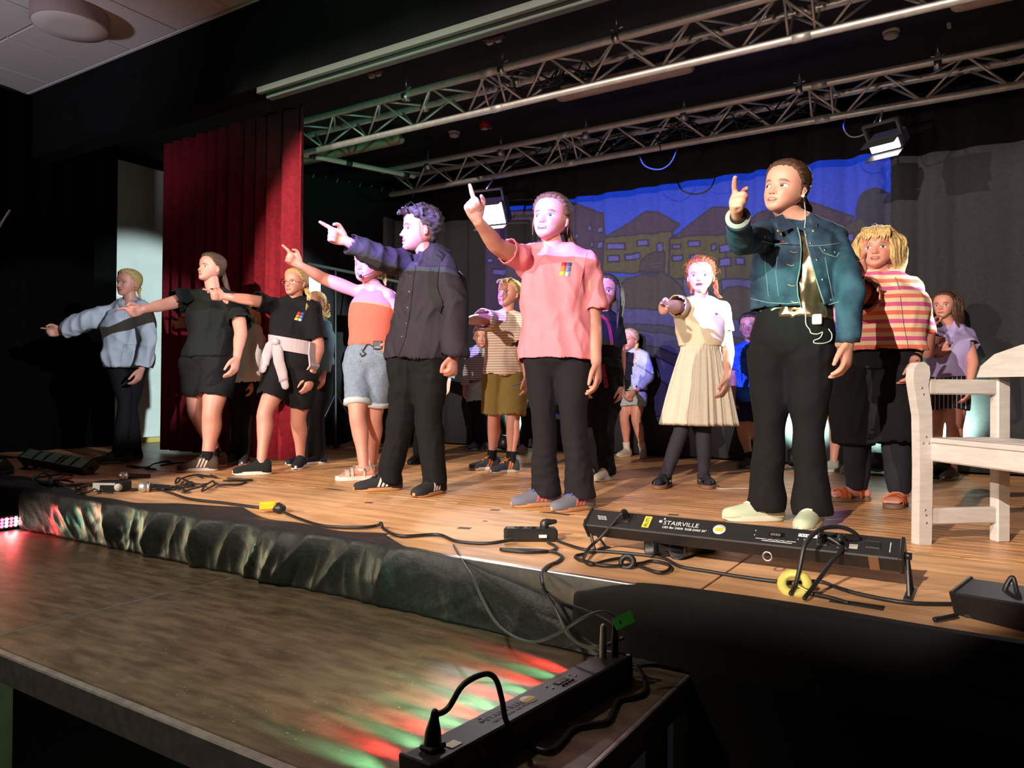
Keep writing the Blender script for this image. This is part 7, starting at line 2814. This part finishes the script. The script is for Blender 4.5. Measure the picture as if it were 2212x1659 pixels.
# ---- 7 hoodie girl
p = Person('girl in pale grey hoodie and black leggings pointing far left', GR, id='hoodie', lod=1, head=(279, 582, 640), hyaw=52, hpitch=0, byaw=26, sh=((253, 672), (311, 670)),
           armL=[(190, 693), (134, 716), (82, 719)], armR=[(322, 735), (306, 796), (293, 830)], poseL='point', poseR='relax', hip=(275, 792), knee=((270, 876), (283, 876)), foot=((258, 1001, 82), (289, 994, 46)),
           hair='blonde', mouth=0.25, teeth=0.4, fat=1.0)
hd = cloth('hoodie_grey', S(186, 192, 206), 0.92, bump=0.2)
o = p.put('hoodie', p.top(None, (275, 794), 0.040, 0.98, 0.024, name='hoodie', amp=0.013, neck=1.04, freq=18), hd)
w_, d_ = p.torso_prof(0.05)
zz = P(275, 790, p.D)
t_h = (zz[2] - p.tc(0)[2]) / (p.tc(1)[2] - p.tc(0)[2])
q = MB(); q.rings([ring_at(p.tc(t_h + dt), p.lat, p.fwd, p.torso_prof(t_h)[0] + e, p.torso_prof(t_h)[1] + e * 0.9) for dt, e in ((-0.035, 0.026), (-0.02, 0.034), (0.05, 0.040))]); mkobj('hem_band', q.mesh('hem_band'), hd, o)
pts = []
q = MB()
q.tube([p.neck0 + p.fwd * 0.075 - p.up * 0.03, p.neck0 + p.lat * 0.075 + p.up * 0.02, p.neck0 - p.fwd * 0.09 + p.up * 0.01, p.neck0 - p.lat * 0.075 + p.up * 0.02, p.neck0 + p.fwd * 0.075 - p.up * 0.03], [0.018, 0.032, 0.045, 0.032, 0.018], n=12, sub=5); mkobj('hood', q.mesh('hood'), hd, o)
bv = p.bvh(o)
p.seam(bv, [(262, 770), (268, 745), (300, 745)], cloth('hoodie_seam', S(150, 156, 170)), o, 'pocket_seam', 0.002)
for dx in (0, 10):
    p.seam(bv, [(272 + dx, 662), (273 + dx, 680), (272 + dx, 696)], cloth('cord', S(210, 214, 224)), o, 'drawstring', 0.0022)
p.pants(blk, (275, 785), 1.0, (.060, .046, .034, .036, .038), name='leggings', amp=0.003)
for i in (0, 1):
    p.shoe(i, cloth('dark_shoe', (0.05, 0.05, 0.055)), mat('sole_grey', S(110, 104, 100), 0.6), lace=blk)
p.haircap('back', 0.07)
p.lock([p.hl(0.08, -0.44, 0.35), P(300, 630, p.D + 0.05), P(303, 645, p.D + 0.05)], [0.016, 0.016, 0.006], n=6)

# ---- 8 striped boy
st1 = stripe_mat('stripes_tan', [(0.74, S(232, 218, 202)), (0.26, S(186, 122, 96))], 0.0185)
p = Person('blond boy in thin-striped T-shirt and olive shorts', GR, id='stripeboy', lod=1, head=(1101, 602, 665), hyaw=42, hpitch=6, byaw=16, sh=((1070, 690), (1124, 692)),
           armL=[(1030, 690), (1002, 694), (974, 696)], armR=[(1134, 758), (1137, 812), (1138, 850)], poseL='point', poseR='relax', hip=(1092, 818), knee=((1067, 908), (1108, 912)), foot=((1062, 1014, 68), (1103, 1020, 54)),
           hair='blonde', mouth=0.75, teeth=0.5, legs='bare', legr=0.95)
p.put('t_shirt', p.top(None, (1092, 810), 0.022, 0.42, 0.024, name='t_shirt', amp=0.009, flare=0.012), st1)
ol = cloth('olive', S(138, 116, 62))
o = p.pants(ol, (1092, 806), 0.44, (.078, .072, .066, .05, .05), name='shorts', amp=0.004, pel=0.016)
bv = p.bvh(o)
p.seam(bv, [(1106, 834), (1116, 831), (1128, 826)], cloth('blue_zip', S(90, 120, 160)), o, 'pocket_zip', 0.004)
p.sock(cloth('black_sock', (0.012, 0.012, 0.013)), 0.055, 0.026)
for i in (0, 1):
    p.shoe(i, cloth('navy_grey', S(78, 80, 92)), m_white_sole, stripe=cloth('orange_stripe', S(236, 132, 60)), lace=cloth('orange_lace', S(240, 150, 60)), sole_h=0.022, nstripe=2)
p.haircap('short', 0.055, rough=0.006)
rg = np.random.default_rng(9)
for k in range(14):
    x0 = rg.uniform(-0.26, 0.26)
    p.lock([p.hl(x0, 0.16, 1.0), p.hl(x0 * 1.1, 0.33, 0.93), p.hl(x0 * 1.1 + 0.03, 0.42, 0.82)], [0.008, 0.008, 0.002], n=2, seed=k)

# ---- 9 redhead with skirt
p = Person('red-haired girl with braids in cream top and beige pleated skirt', GR, id='redhead', lod=1, head=(1514, 557, 633), hyaw=8, hpitch=0, byaw=6, sh=((1472, 664), (1556, 670)),
           armL=[(1447, 662), (1432, 664), (1426, 668)], armR=[(1573, 757), (1569, 818), (1561, 852)], poseL='point', poseR='relax', hip=(1513, 815), knee=((1476, 915), (1520, 915)), foot=((1437, 1051, 16), (1520, 1050, -12)),
           hair='red', mouth=0.65, teeth=0.0, skin=S(212, 162, 144))
tp_ = cloth('cream_tee', S(214, 198, 170))
o = p.put('cream_top', p.top(None, (1513, 752), 0.016, 0.30, 0.012, name='cream_top', amp=0.010), tp_)
bv = p.bvh(o)
h = p.hit(bv, 1546, 679)
if h:
    q = MB()
    for s in (-1, 1):
        q.ellipsoid(h[0] + h[1] * 0.002 + p.lat * s * 0.004 + p.up * 0.003, (0.0055, 0.0025, 0.005), axes=np.array([p.lat, p.fwd, p.up]), nu=8, nv=6)
    q.tube([h[0] + h[1] * 0.002 + p.up * 0.002, h[0] + h[1] * 0.002 - p.up * 0.009], [0.007, 0.001], n=8, sub=1)
    mkobj('heart_badge', q, mat('badge_grey', S(110, 112, 116), 0.4), o)
sk_ = cloth('beige_skirt', S(212, 200, 182), 0.95, bump=0.4, scale=60)
k_ = p.skirt(sk_, (1513, 752), (1508, 918), 0.115, 0.222, 24, 0.0065)
q = MB(); rr = []
an = np.linspace(0, 2 * math.pi, 160, endpoint=False)
for z_, dr in ((745, -0.002), (750, 0.004), (757, 0.003), (764, -0.001)):
    c0 = P(1513, z_, p.D)
    r_ = 0.117 + dr + 0.003 * np.sin(40 * an)
    rr.append(c0 + (np.sin(an) * r_)[:, None] * p.lat + (np.cos(an) * r_ * 0.82)[:, None] * p.fwd)
q.rings(rr); mkobj('waistband', q.mesh('waistband'), sk_, k_)
p.pants(cloth('charcoal_legging', S(48, 46, 54)), (1513, 790), 1.0, (.055, .046, .034, .033, .024), name='leggings', amp=0.002, pel=0.0)
p.sock(cloth('charcoal_sock', S(40, 38, 46)), 0.06, 0.024)
for i in (0, 1):
    a, td = p.ank[i]
    q = MB(); sd = np.array([-td[1], td[0], 0]); g_ = a * [1, 1, 0]
    q.tube([g_ - td * 0.03 + p.up * 0.055, g_ + td * 0.05 + p.up * 0.045, g_ + td * 0.13 + p.up * 0.035], [0.034, 0.036, 0.030], n=12, sub=3, flat=0.8); mkobj('sock_foot', q.mesh('sock_foot'), cloth('charcoal_sock', S(40, 38, 46)), p.root)
    p.sandal(i, cloth('dark_strap', S(44, 46, 54)), mat('sole_brown', S(120, 84, 66), 0.7), cross=True)
p.haircap('back', 0.075, rough=0.012)
p.braid([p.hl(0.36, -0.10, 0.34), P(1545, 612, p.D - 0.03), P(1547, 628, p.D - 0.06), P(1549, 636, p.D - 0.08)], [0.016, 0.018, 0.015, 0.010])
p.lock([P(1549, 634, p.D - 0.08), P(1554, 641, p.D - 0.09), P(1560, 643, p.D - 0.09)], [0.010, 0.012, 0.004], n=6)
p.braid([p.hl(-0.36, -0.10, 0.30), P(1494, 622, p.D - 0.02), P(1493, 632, p.D - 0.04)], [0.014, 0.014, 0.008])
p.wisps(150, 0.16, 0.0011, 11, 0.45, 1.6, 0.7)

# ---- 10 striped blonde girl
st2 = stripe_mat('stripes_pink', [(0.25, S(236, 206, 170)), (0.25, S(232, 118, 100)), (0.25, S(238, 208, 172)), (0.25, S(214, 96, 142))], 0.088)
p = Person('blonde girl in pink and orange striped T-shirt with black shorts', GR, id='pinkstripe', lod=1, head=(1895, 490, 582), hyaw=6, hpitch=2, byaw=2, sh=((1866, 622), (1962, 628)),
           armL=[(1850, 646), (1852, 592), (1874, 563)], armR=[(1980, 735), (1976, 780), (1963, 828)], poseL='point', poseR='relax', hip=(1890, 806), knee=((1851, 950), (1936, 950)), foot=((1852, 1082, 58), (1943, 1092, 16)),
           hair='blonde', mouth=0.7, teeth=0.5, fat=1.32, chub=0.14, shoes='sandal', blush=0.4)
o = p.put('striped_shirt', p.top(None, (1900, 758), 0.035, 0.52, 0.040, name='striped_shirt', amp=0.008, flare=0.030, freq=16), st2)
p.put('black_undershirt', p.top(None, (1900, 800), 0.022, 0.0, 0.0, name='black_undershirt', amp=0.003, neck=0.8), blk)
p.pants(blk, (1890, 795), 0.52, (.076, .072, .066, .05, .05), name='shorts', amp=0.005, pel=0.02)
p.pants(cloth('dark_legging', (0.018, 0.018, 0.024)), (1890, 820), 0.97, (.05, .046, .038, .036, .027), name='leggings', amp=0.002, pel=0.0)
for i in (0, 1):
    p.sandal(i, cloth('rust_strap', S(202, 104, 62)), mat('sole_taupe', S(128, 104, 88), 0.7), cross=True)
p.haircap('fringe', 0.07)
for s in (-1, 1):
    for k in range(7):
        x0 = s * (0.30 + 0.05 * (k % 3)); y0 = 0.20 - 0.10 * k
        ex = (1850 if s < 0 else 1938) + s * (k % 3) * 5
        ey = (572 if s < 0 else 590) + (k % 2) * 8
        p.lock([p.hl(x0 * 0.6, y0 * 0.6, 0.98), p.hl(x0 * 1.25, y0, 0.62), p.hl(x0 * 1.38, y0 * 0.9, 0.25), P(ex, ey, p.D - y0 * 0.16), ], [0.014, 0.020, 0.020, 0.010], n=7, seed=k + 10 * s, wave=0.6, spread=0.7)
for k in range(20):
    x0 = -0.30 + 0.0315 * k
    p.lock([p.hl(x0 * 0.5, 0.02, 1.03), p.hl(x0 * 0.95, 0.34, 0.93), p.hl(x0 + 0.02, 0.44, 0.76), p.hl(x0 + 0.03 * math.sin(k), 0.455, 0.64 + 0.04 * math.sin(k * 2.3))], [0.004, 0.007, 0.006, 0.0015], n=4, seed=k)
p.wisps(60, 0.15, 0.0010, 4, 0.55, 1.2, 0.8)
w_ = p.arm[1][2]; d = nrm(w_ - p.arm[1][1])
q = MB(); q.tube([w_ - d * 0.035, w_ - d * 0.008], [0.031, 0.030], n=16, sub=1, round_end=False); wt = mkobj('wristwatch', q, m_barend, p.root)
q = MB(); q.box((-0.014, -0.016, 0.0), (0.014, 0.016, 0.008), axes=np.array([nrm(np.cross(d, -p.Fd)), d, -p.Fd]), org=w_ - d * 0.02 - p.Fd * 0.028, bev=0.003); mkobj('watch_face', q, mat('watch_glass', (0.02, 0.02, 0.025), 0.1), wt)
w_ = p.arm[0][2]; d = nrm(w_ - p.arm[0][1])
q = MB(); q.tube([w_ - d * 0.02, w_ - d * 0.006], [0.032, 0.032], n=16, sub=1, round_end=False); mkobj('bracelet', q, cloth('purple_band', S(70, 50, 90)), p.root)
bv = p.bvh(o)
p.seam(bv, [(1934, 600), (1940, 616), (1944, 626)], mat('grey_clip', S(120, 130, 126), 0.4), o, 'cord', 0.003)
p.seam(bv, [(1945, 640), (1952, 700), (1964, 760)], mat('thin_cord', S(90, 60, 60), 0.5), o, 'thin_cord', 0.0015)

# ---- 11 lilac top girl
p = Person('dark-haired girl in lilac top touching her cheek by the bench', GR, id='lilac', lod=1, head=(2041, 629, 688), hyaw=18, hpitch=0, byaw=10, sh=((2031, 728), (2086, 726)),
           armL=[(2004, 766), (2015, 714), (2020, 686)], armR=[(2102, 782), (2094, 836), (2088, 866)], poseL='bent', poseR='relax', hip=(2043, 838), knee=((2020, 928), (2062, 928)), foot=((2006, 1030, 58), (2056, 1034, 18)),
           hair='brown', mouth=0.3, teeth=0.3, legs='bare', legr=1.08)
p.put('lilac_top', p.top(None, (2046, 815), 0.022, 0.22, 0.030, name='lilac_top', amp=0.011, flare=0.012), cloth('lilac', S(172, 156, 204)))
ss = stripe_mat('stripes_bw', [(0.82, (0.02, 0.02, 0.03)), (0.18, S(200, 196, 204))], 0.026)
nt = ss.node_tree
sep = [n for n in nt.nodes if n.type == 'SEPXYZ'][0]
mt_ = [n for n in nt.nodes if n.type == 'MATH' and n.operation == 'DIVIDE'][0]
for l in list(mt_.inputs[0].links): nt.links.remove(l)
nt.links.new(sep.outputs[0], mt_.inputs[0])
p.pants(ss, (2043, 808), 0.30, (.072, .070, .066, .05, .05), name='striped_shorts', amp=0.003, pel=0.014)
p.sock(cloth('white_sock', S(220, 206, 196)), 0.06, 0.026)
for i in (0, 1):
    p.shoe(i, cloth('grey_canvas', S(120, 110, 108)), m_white_sole)
p.haircap('down', 0.06)
for s in (-1, 1):
    for k in range(5):
        x0 = s * (0.28 + 0.05 * (k % 3)); y0 = 0.10 - 0.12 * k
        e_ = P(2072 + 5 * (k % 3), 712 + 3 * k, p.D - 0.05 + 0.03 * k) if s > 0 else P(2020 + 2 * (k % 3), 712, p.D + 0.02 + 0.02 * k)
        p.lock([p.hl(x0 * 0.6, y0 * 0.5, 0.98), p.hl(x0 * 1.3, y0, 0.60), p.hl(x0 * 1.4, y0, 0.20), e_], [0.012, 0.017, 0.018, 0.008], n=6, seed=k + 7 * s, wave=0.4)

# ---- 12 dark long hair girl with maroon harness
p = Person('girl with long dark hair, black clothes and maroon straps', GR, id='harness', lod=1, head=(1309, 592, 666), hyaw=12, hpitch=0, byaw=8, sh=((1278, 692), (1330, 694)),
           armL=[(1262, 760), (1262, 820), (1262, 850)], armR=[(1340, 768), (1340, 836), (1337, 866)], poseL='relax', poseR='relax', hip=(1303, 815), knee=((1284, 920), (1312, 920)), foot=((1276, 1034, 14), (1310, 1036, 22)),
           hair='dark', mouth=0.3, teeth=0.8)
o = p.put('black_top', p.top(None, (1303, 778), 0.014, 0.40, 0.016, name='black_top', amp=0.004), blk)
bv = p.bvh(o)
mr2 = cloth('maroon_strap', S(124, 34, 56), 0.6)
p.strap(bv, [(1298, 682), (1312, 692), (1318, 712), (1322, 745)], mr2, o, 0.022)
p.strap(bv, [(1296, 776), (1312, 781), (1330, 778), (1338, 770)], mr2, o, 0.022)
t_ = p.pants(blk, (1303, 774), 1.0, (.062, .052, .042, .040, .038), name='trousers', amp=0.009)
bt = p.bvh(t_)
p.strap(bt, [(1302, 786), (1306, 812), (1312, 838)], mr2, t_, 0.026, 'hanging_strap', 0.006)
for i in (0, 1):
    p.shoe(i, cloth('cream_mesh', S(196, 182, 164)), mat('sole_cream', S(206, 196, 180), 0.6), lace=cloth('cream_lace', S(230, 220, 196)), sole_h=0.026)
p.haircap('down', 0.06)
for k in range(6):
    y0 = 0.10 - 0.12 * k
    p.lock([p.hl(0.12, y0 * 0.5, 1.0), p.hl(0.36, y0, 0.62), p.hl(0.42, y0, 0.15), P(1333 + 2 * (k % 3), 716 - 4 * (k % 2), p.D - 0.09 + 0.03 * k)], [0.012, 0.018, 0.019, 0.008], n=7, seed=k)
    p.lock([p.hl(-0.12, y0 * 0.5, 1.0), p.hl(-0.36, y0, 0.62), p.hl(-0.40, y0, 0.15), P(1280, 706, p.D - 0.05 + 0.03 * k)], [0.012, 0.017, 0.018, 0.008], n=6, seed=k + 30)

# ---- 13 small girl in pale denim jacket
p = Person('small girl in pale denim jacket and shorts with folded hands', GR, id='smalldenim', lod=0, head=(1361, 710, 757), hyaw=38, hpitch=-3, byaw=20, sh=((1348, 770), (1391, 772)),
           armL=[(1338, 815), (1346, 848), (1354, 862)], armR=[(1400, 815), (1374, 846), (1357, 860)], hip=(1366, 858), knee=((1349, 906), (1374, 906)), foot=((1354, 986, 34), (1389, 988, 4)), hair='blonde', mouth=0.2, legs='bare', legr=1.05)
p.put('black_top', p.top(None, (1366, 850), 0.008, 0.2, 0.004, name='black_top', amp=0.003), blk)
o = p.put('denim_jacket', p.top(None, (1368, 846), 0.030, 0.9, 0.020, name='denim_jacket', amp=0.007), cloth('denim_pale', S(176, 186, 194), var=0.2))
bv = p.bvh(o)
for x, y in ((1374, 785), (1371, 800), (1369, 816)):
    p.button(bv, x, y, m_metal, o, 0.005)
p.cut(o, [(1350, 760), (1372, 762), (1366, 800), (1360, 840), (1342, 846), (1346, 800)], 0.004)
p.pants(cloth('denim_pale', S(176, 186, 194), var=0.2), (1366, 845), 0.26, (.074, .070, .064, .05, .05), name='shorts', amp=0.003, pel=0.012)
p.sock(cloth('white_sock', S(220, 206, 196)), 0.06, 0.027)
for i in (0, 1):
    p.shoe(i, cloth('beige_canvas', S(186, 172, 156)), mat('sole_cream', S(206, 196, 180), 0.6))
p.haircap('back', 0.06)
p.braid([p.hl(0.30, -0.15, 0.30), P(1374, 765, p.D - 0.06), P(1370, 785, p.D - 0.10)], [0.018, 0.017, 0.009])

# ---- 14 boy in blue
p = Person('boy in bright blue T-shirt half hidden behind the denim jacket girl', GR, id='blueboy', lod=0, head=(1620, 675, 732), hyaw=12, byaw=6, sh=((1596, 756), (1641, 756)), armL=[(1585, 812), (1584, 852), (1585, 878)], armR=[(1652, 812), (1652, 852), (1650, 876)],
           hip=(1620, 858), knee=((1604, 928), (1628, 928)), foot=((1620, 1010, 34), (1655, 1008, 0)), hair='black', skin=S(176, 124, 98), legs='bare', mouth=0.5)
p.put('blue_shirt', p.top(None, (1620, 868), 0.026, 0.45, 0.024, name='blue_shirt', amp=0.005), cloth('bright_blue', S(38, 92, 214), var=0.4, scale=18))
p.pants(cloth('navy_short', S(24, 30, 62)), (1620, 850), 0.42, (.076, .072, .068, .05, .05), name='shorts', amp=0.003, pel=0.014)
p.sock(cloth('black_sock', (0.012, 0.012, 0.013)), 0.05, 0.026)
for i in (0, 1): p.shoe(i, cloth('dark_shoe', (0.05, 0.05, 0.055)), mat('sole_grey', S(110, 104, 100), 0.6))
p.haircap('short', 0.07, rough=0.01)

# ---- 15 grey striped girl at the back
st3 = stripe_mat('stripes_grey', [(0.55, S(206, 200, 196)), (0.45, S(120, 116, 118))], 0.022)
p = Person('small girl in grey striped long-sleeved shirt at the back', GR, id='greystripe', lod=0, head=(1041, 700, 749), hyaw=4, hpitch=-10, byaw=4, sh=((1017, 760), (1056, 760)), armL=[(1006, 800), (1003, 838), (1002, 860)], armR=[(1067, 800), (1067, 838), (1066, 860)],
           hip=(1035, 842), knee=((1028, 905), (1044, 905)), foot=((1026, 972, 30), (1048, 972, -6)), hair='ltbrown', mouth=0.2)
p.put('striped_top', p.top(None, (1035, 822), 0.016, 0.95, 0.012, name='striped_top', amp=0.005), st3)
p.pants(blk, (1035, 830), 1.0, (.055, .046, .036, .034, .026), name='leggings', amp=0.002)
p.pants(cloth('pale_short', S(176, 182, 186)), (1035, 826), 0.24, (.070, .066, .062, .05, .05), name='shorts', amp=0.003, pel=0.014)
q = MB(); kn_ = P(1040, 826, p.D - 0.11); q.ellipsoid(kn_, (0.035, 0.02, 0.025)); q.tube([kn_, kn_ + p.lat * 0.05 - p.up * 0.02, kn_ + p.lat * 0.08 - p.up * 0.07], [0.012, 0.022, 0.016], n=10); q.tube([kn_, kn_ - p.lat * 0.05 - p.up * 0.02, kn_ - p.lat * 0.08 - p.up * 0.06], [0.012, 0.022, 0.016], n=10)
mkobj('tied_jacket', q.mesh('tied_jacket'), cloth('tied_grey', S(196, 188, 184)), p.root)
for i in (0, 1): p.shoe(i, cloth('grey_canvas2', S(110, 106, 112)), m_white_sole)
p.haircap('fringe', 0.06)

# ---- 16-22 partly hidden children


def extra(label, id_, head, sh, aL, aR, hip, knee, foot, hair, topm, tsleeve, hem, botm, blen, shoem, solem=m_white_sole, style='back', bare=False, sockm=None, **k):
    p = Person(label, GR, id=id_, lod=0, head=head, sh=sh, armL=aL, armR=aR, hip=hip, knee=knee, foot=foot, hair=hair, legs='bare' if bare else 'cover', **k)
    p.put('top', p.top(None, hem, 0.020, tsleeve, 0.018, name='top', amp=0.005), topm)
    p.pants(botm, (hip[0], hem[1] - 6), blen, (.066, .058, .050 if blen < 0.6 else .040, .038, .034), name='trousers' if blen > 0.6 else 'shorts', amp=0.003, pel=0.012)
    if sockm: p.sock(sockm, 0.06, 0.026)
    for i in (0, 1): p.shoe(i, shoem, solem)
    p.haircap(style, 0.07)
    return p


p = extra('child in white jacket standing behind the black T-shirt girl', 'whitejacket', (539, 655, 703), ((516, 714), (553, 714)), [(462, 702), (412, 700), (382, 701)], [(554, 775), (547, 826), (543, 850)], (527, 832), ((512, 910), (532, 910)), ((506, 1000, 20), (530, 1001, 10)), 'blonde',
          cloth('white_jacket', S(226, 222, 222)), 0.97, (527, 828), blk, 1.0, cloth('dark_shoe', (0.05, 0.05, 0.055)), style='down', poseL='open', hyaw=30)
for k in range(4):
    p.lock([p.hl(0.2, -0.1, 0.95), p.hl(0.38, -0.05 * k, 0.5), p.hl(0.38, 0.1 - 0.1 * k, 0.0), p.hl(0.34, 0.15 - 0.1 * k, -0.30)], [0.012, 0.018, 0.018, 0.006], n=5, seed=k)
p = extra('child with curly blonde hair behind the girl with glasses', 'curly', (684, 630, 682), ((664, 706), (702, 706)), [(650, 750), (655, 800), (655, 830)], [(706, 755), (699, 808), (694, 836)], (681, 802), ((672, 905), (687, 905)), ((662, 1003, 64), (688, 1002, 64)), 'blonde',
          cloth('teal_denim', S(96, 128, 140)), 0.97, (681, 790), blk, 1.0, cloth('navy_shoe', S(36, 40, 52)), style='down', hyaw=16)
rg = np.random.default_rng(3)
for k in range(26):
    x0 = rg.uniform(0.1, 0.42); y0 = rg.uniform(-0.5, 0.25); z0 = rg.uniform(0.1, 0.7)
    b0 = p.hl(x0, y0, z0); q_ = [b0]
    for j_ in range(1, 7): q_.append(b0 + p.hh * np.array([0.10 * math.sin(j_ * 1.7 + k), 0.06 * math.cos(j_ * 1.7 + k), -0.07 * j_]))
    p.lock(q_, [0.010] * 6 + [0.004], n=2, seed=k, name='curl')
extra('child with ginger hair mostly hidden behind the coral top girl', 'ginger', (844, 692, 742), ((826, 752), (862, 752)), [(820, 800), (822, 842), (822, 866)], [(867, 800), (867, 842), (866, 864)], (843, 834), ((824, 900), (842, 900)), ((768, 969, 74), (824, 970, 40)), 'red',
      cloth('grey_white', S(196, 190, 184)), 0.45, (843, 822), cloth('jeans_dark', S(40, 44, 56)), 1.0, cloth('tan_shoe', S(170, 140, 110)), style='down', hyaw=10)
extra('child in denim sleeves hidden behind the boy in black', 'behindboy', (915, 610, 664), ((888, 694), (940, 694)), [(876, 760), (876, 810), (876, 840)], [(966, 760), (968, 824), (963, 856)], (912, 802), ((906, 900), (926, 900)), ((906, 1000, 24), (938, 1000, 4)), 'brown',
      cloth('denim_mid', S(110, 136, 166)), 0.97, (912, 800), blk, 1.0, blk2, m_blk_rub, hyaw=10)
extra('child in dark blue top behind the pink T-shirt girl', 'behindpink', (1152, 690, 738), ((1131, 754), (1170, 754)), [(1127, 800), (1134, 834), (1138, 854)], [(1176, 800), (1176, 840), (1175, 864)], (1146, 840), ((1137, 905), (1156, 905)), ((1131, 978, 24), (1160, 978, 4)), 'brown',
      cloth('blue_top', S(60, 66, 120)), 0.45, (1146, 836), blk, 1.0, cloth('beige_canvas', S(186, 172, 156)), hyaw=0)
extra('child in white shorts and blue socks behind the dark-haired girl', 'bluesocks', (1262, 672, 722), ((1243, 737), (1282, 737)), [(1236, 790), (1238, 832), (1240, 856)], [(1287, 790), (1286, 830), (1284, 850)], (1267, 832), ((1260, 905), (1281, 905)), ((1256, 985, 12), (1281, 985, 14)), 'ltbrown',
      cloth('grey_tee', S(150, 150, 156)), 0.45, (1267, 828), cloth('white_short', S(216, 210, 204)), 0.36, blk2, m_blk_rub, bare=True, sockm=cloth('blue_sock', S(44, 60, 130)), hyaw=0)
extra('child in denim skirt behind the denim jacket girl', 'denimskirt', (1818, 652, 706), ((1798, 728), (1838, 728)), [(1789, 785), (1788, 830), (1787, 852)], [(1844, 785), (1844, 830), (1842, 852)], (1808, 824), ((1805, 920), (1832, 920)), ((1800, 1019, 46), (1832, 1020, 10)), 'brown',
      cloth('navy_tee', S(50, 54, 110)), 0.45, (1808, 800), m_denim, 0.34, cloth('mint_canvas', S(168, 176, 164)), bare=True, hyaw=0)
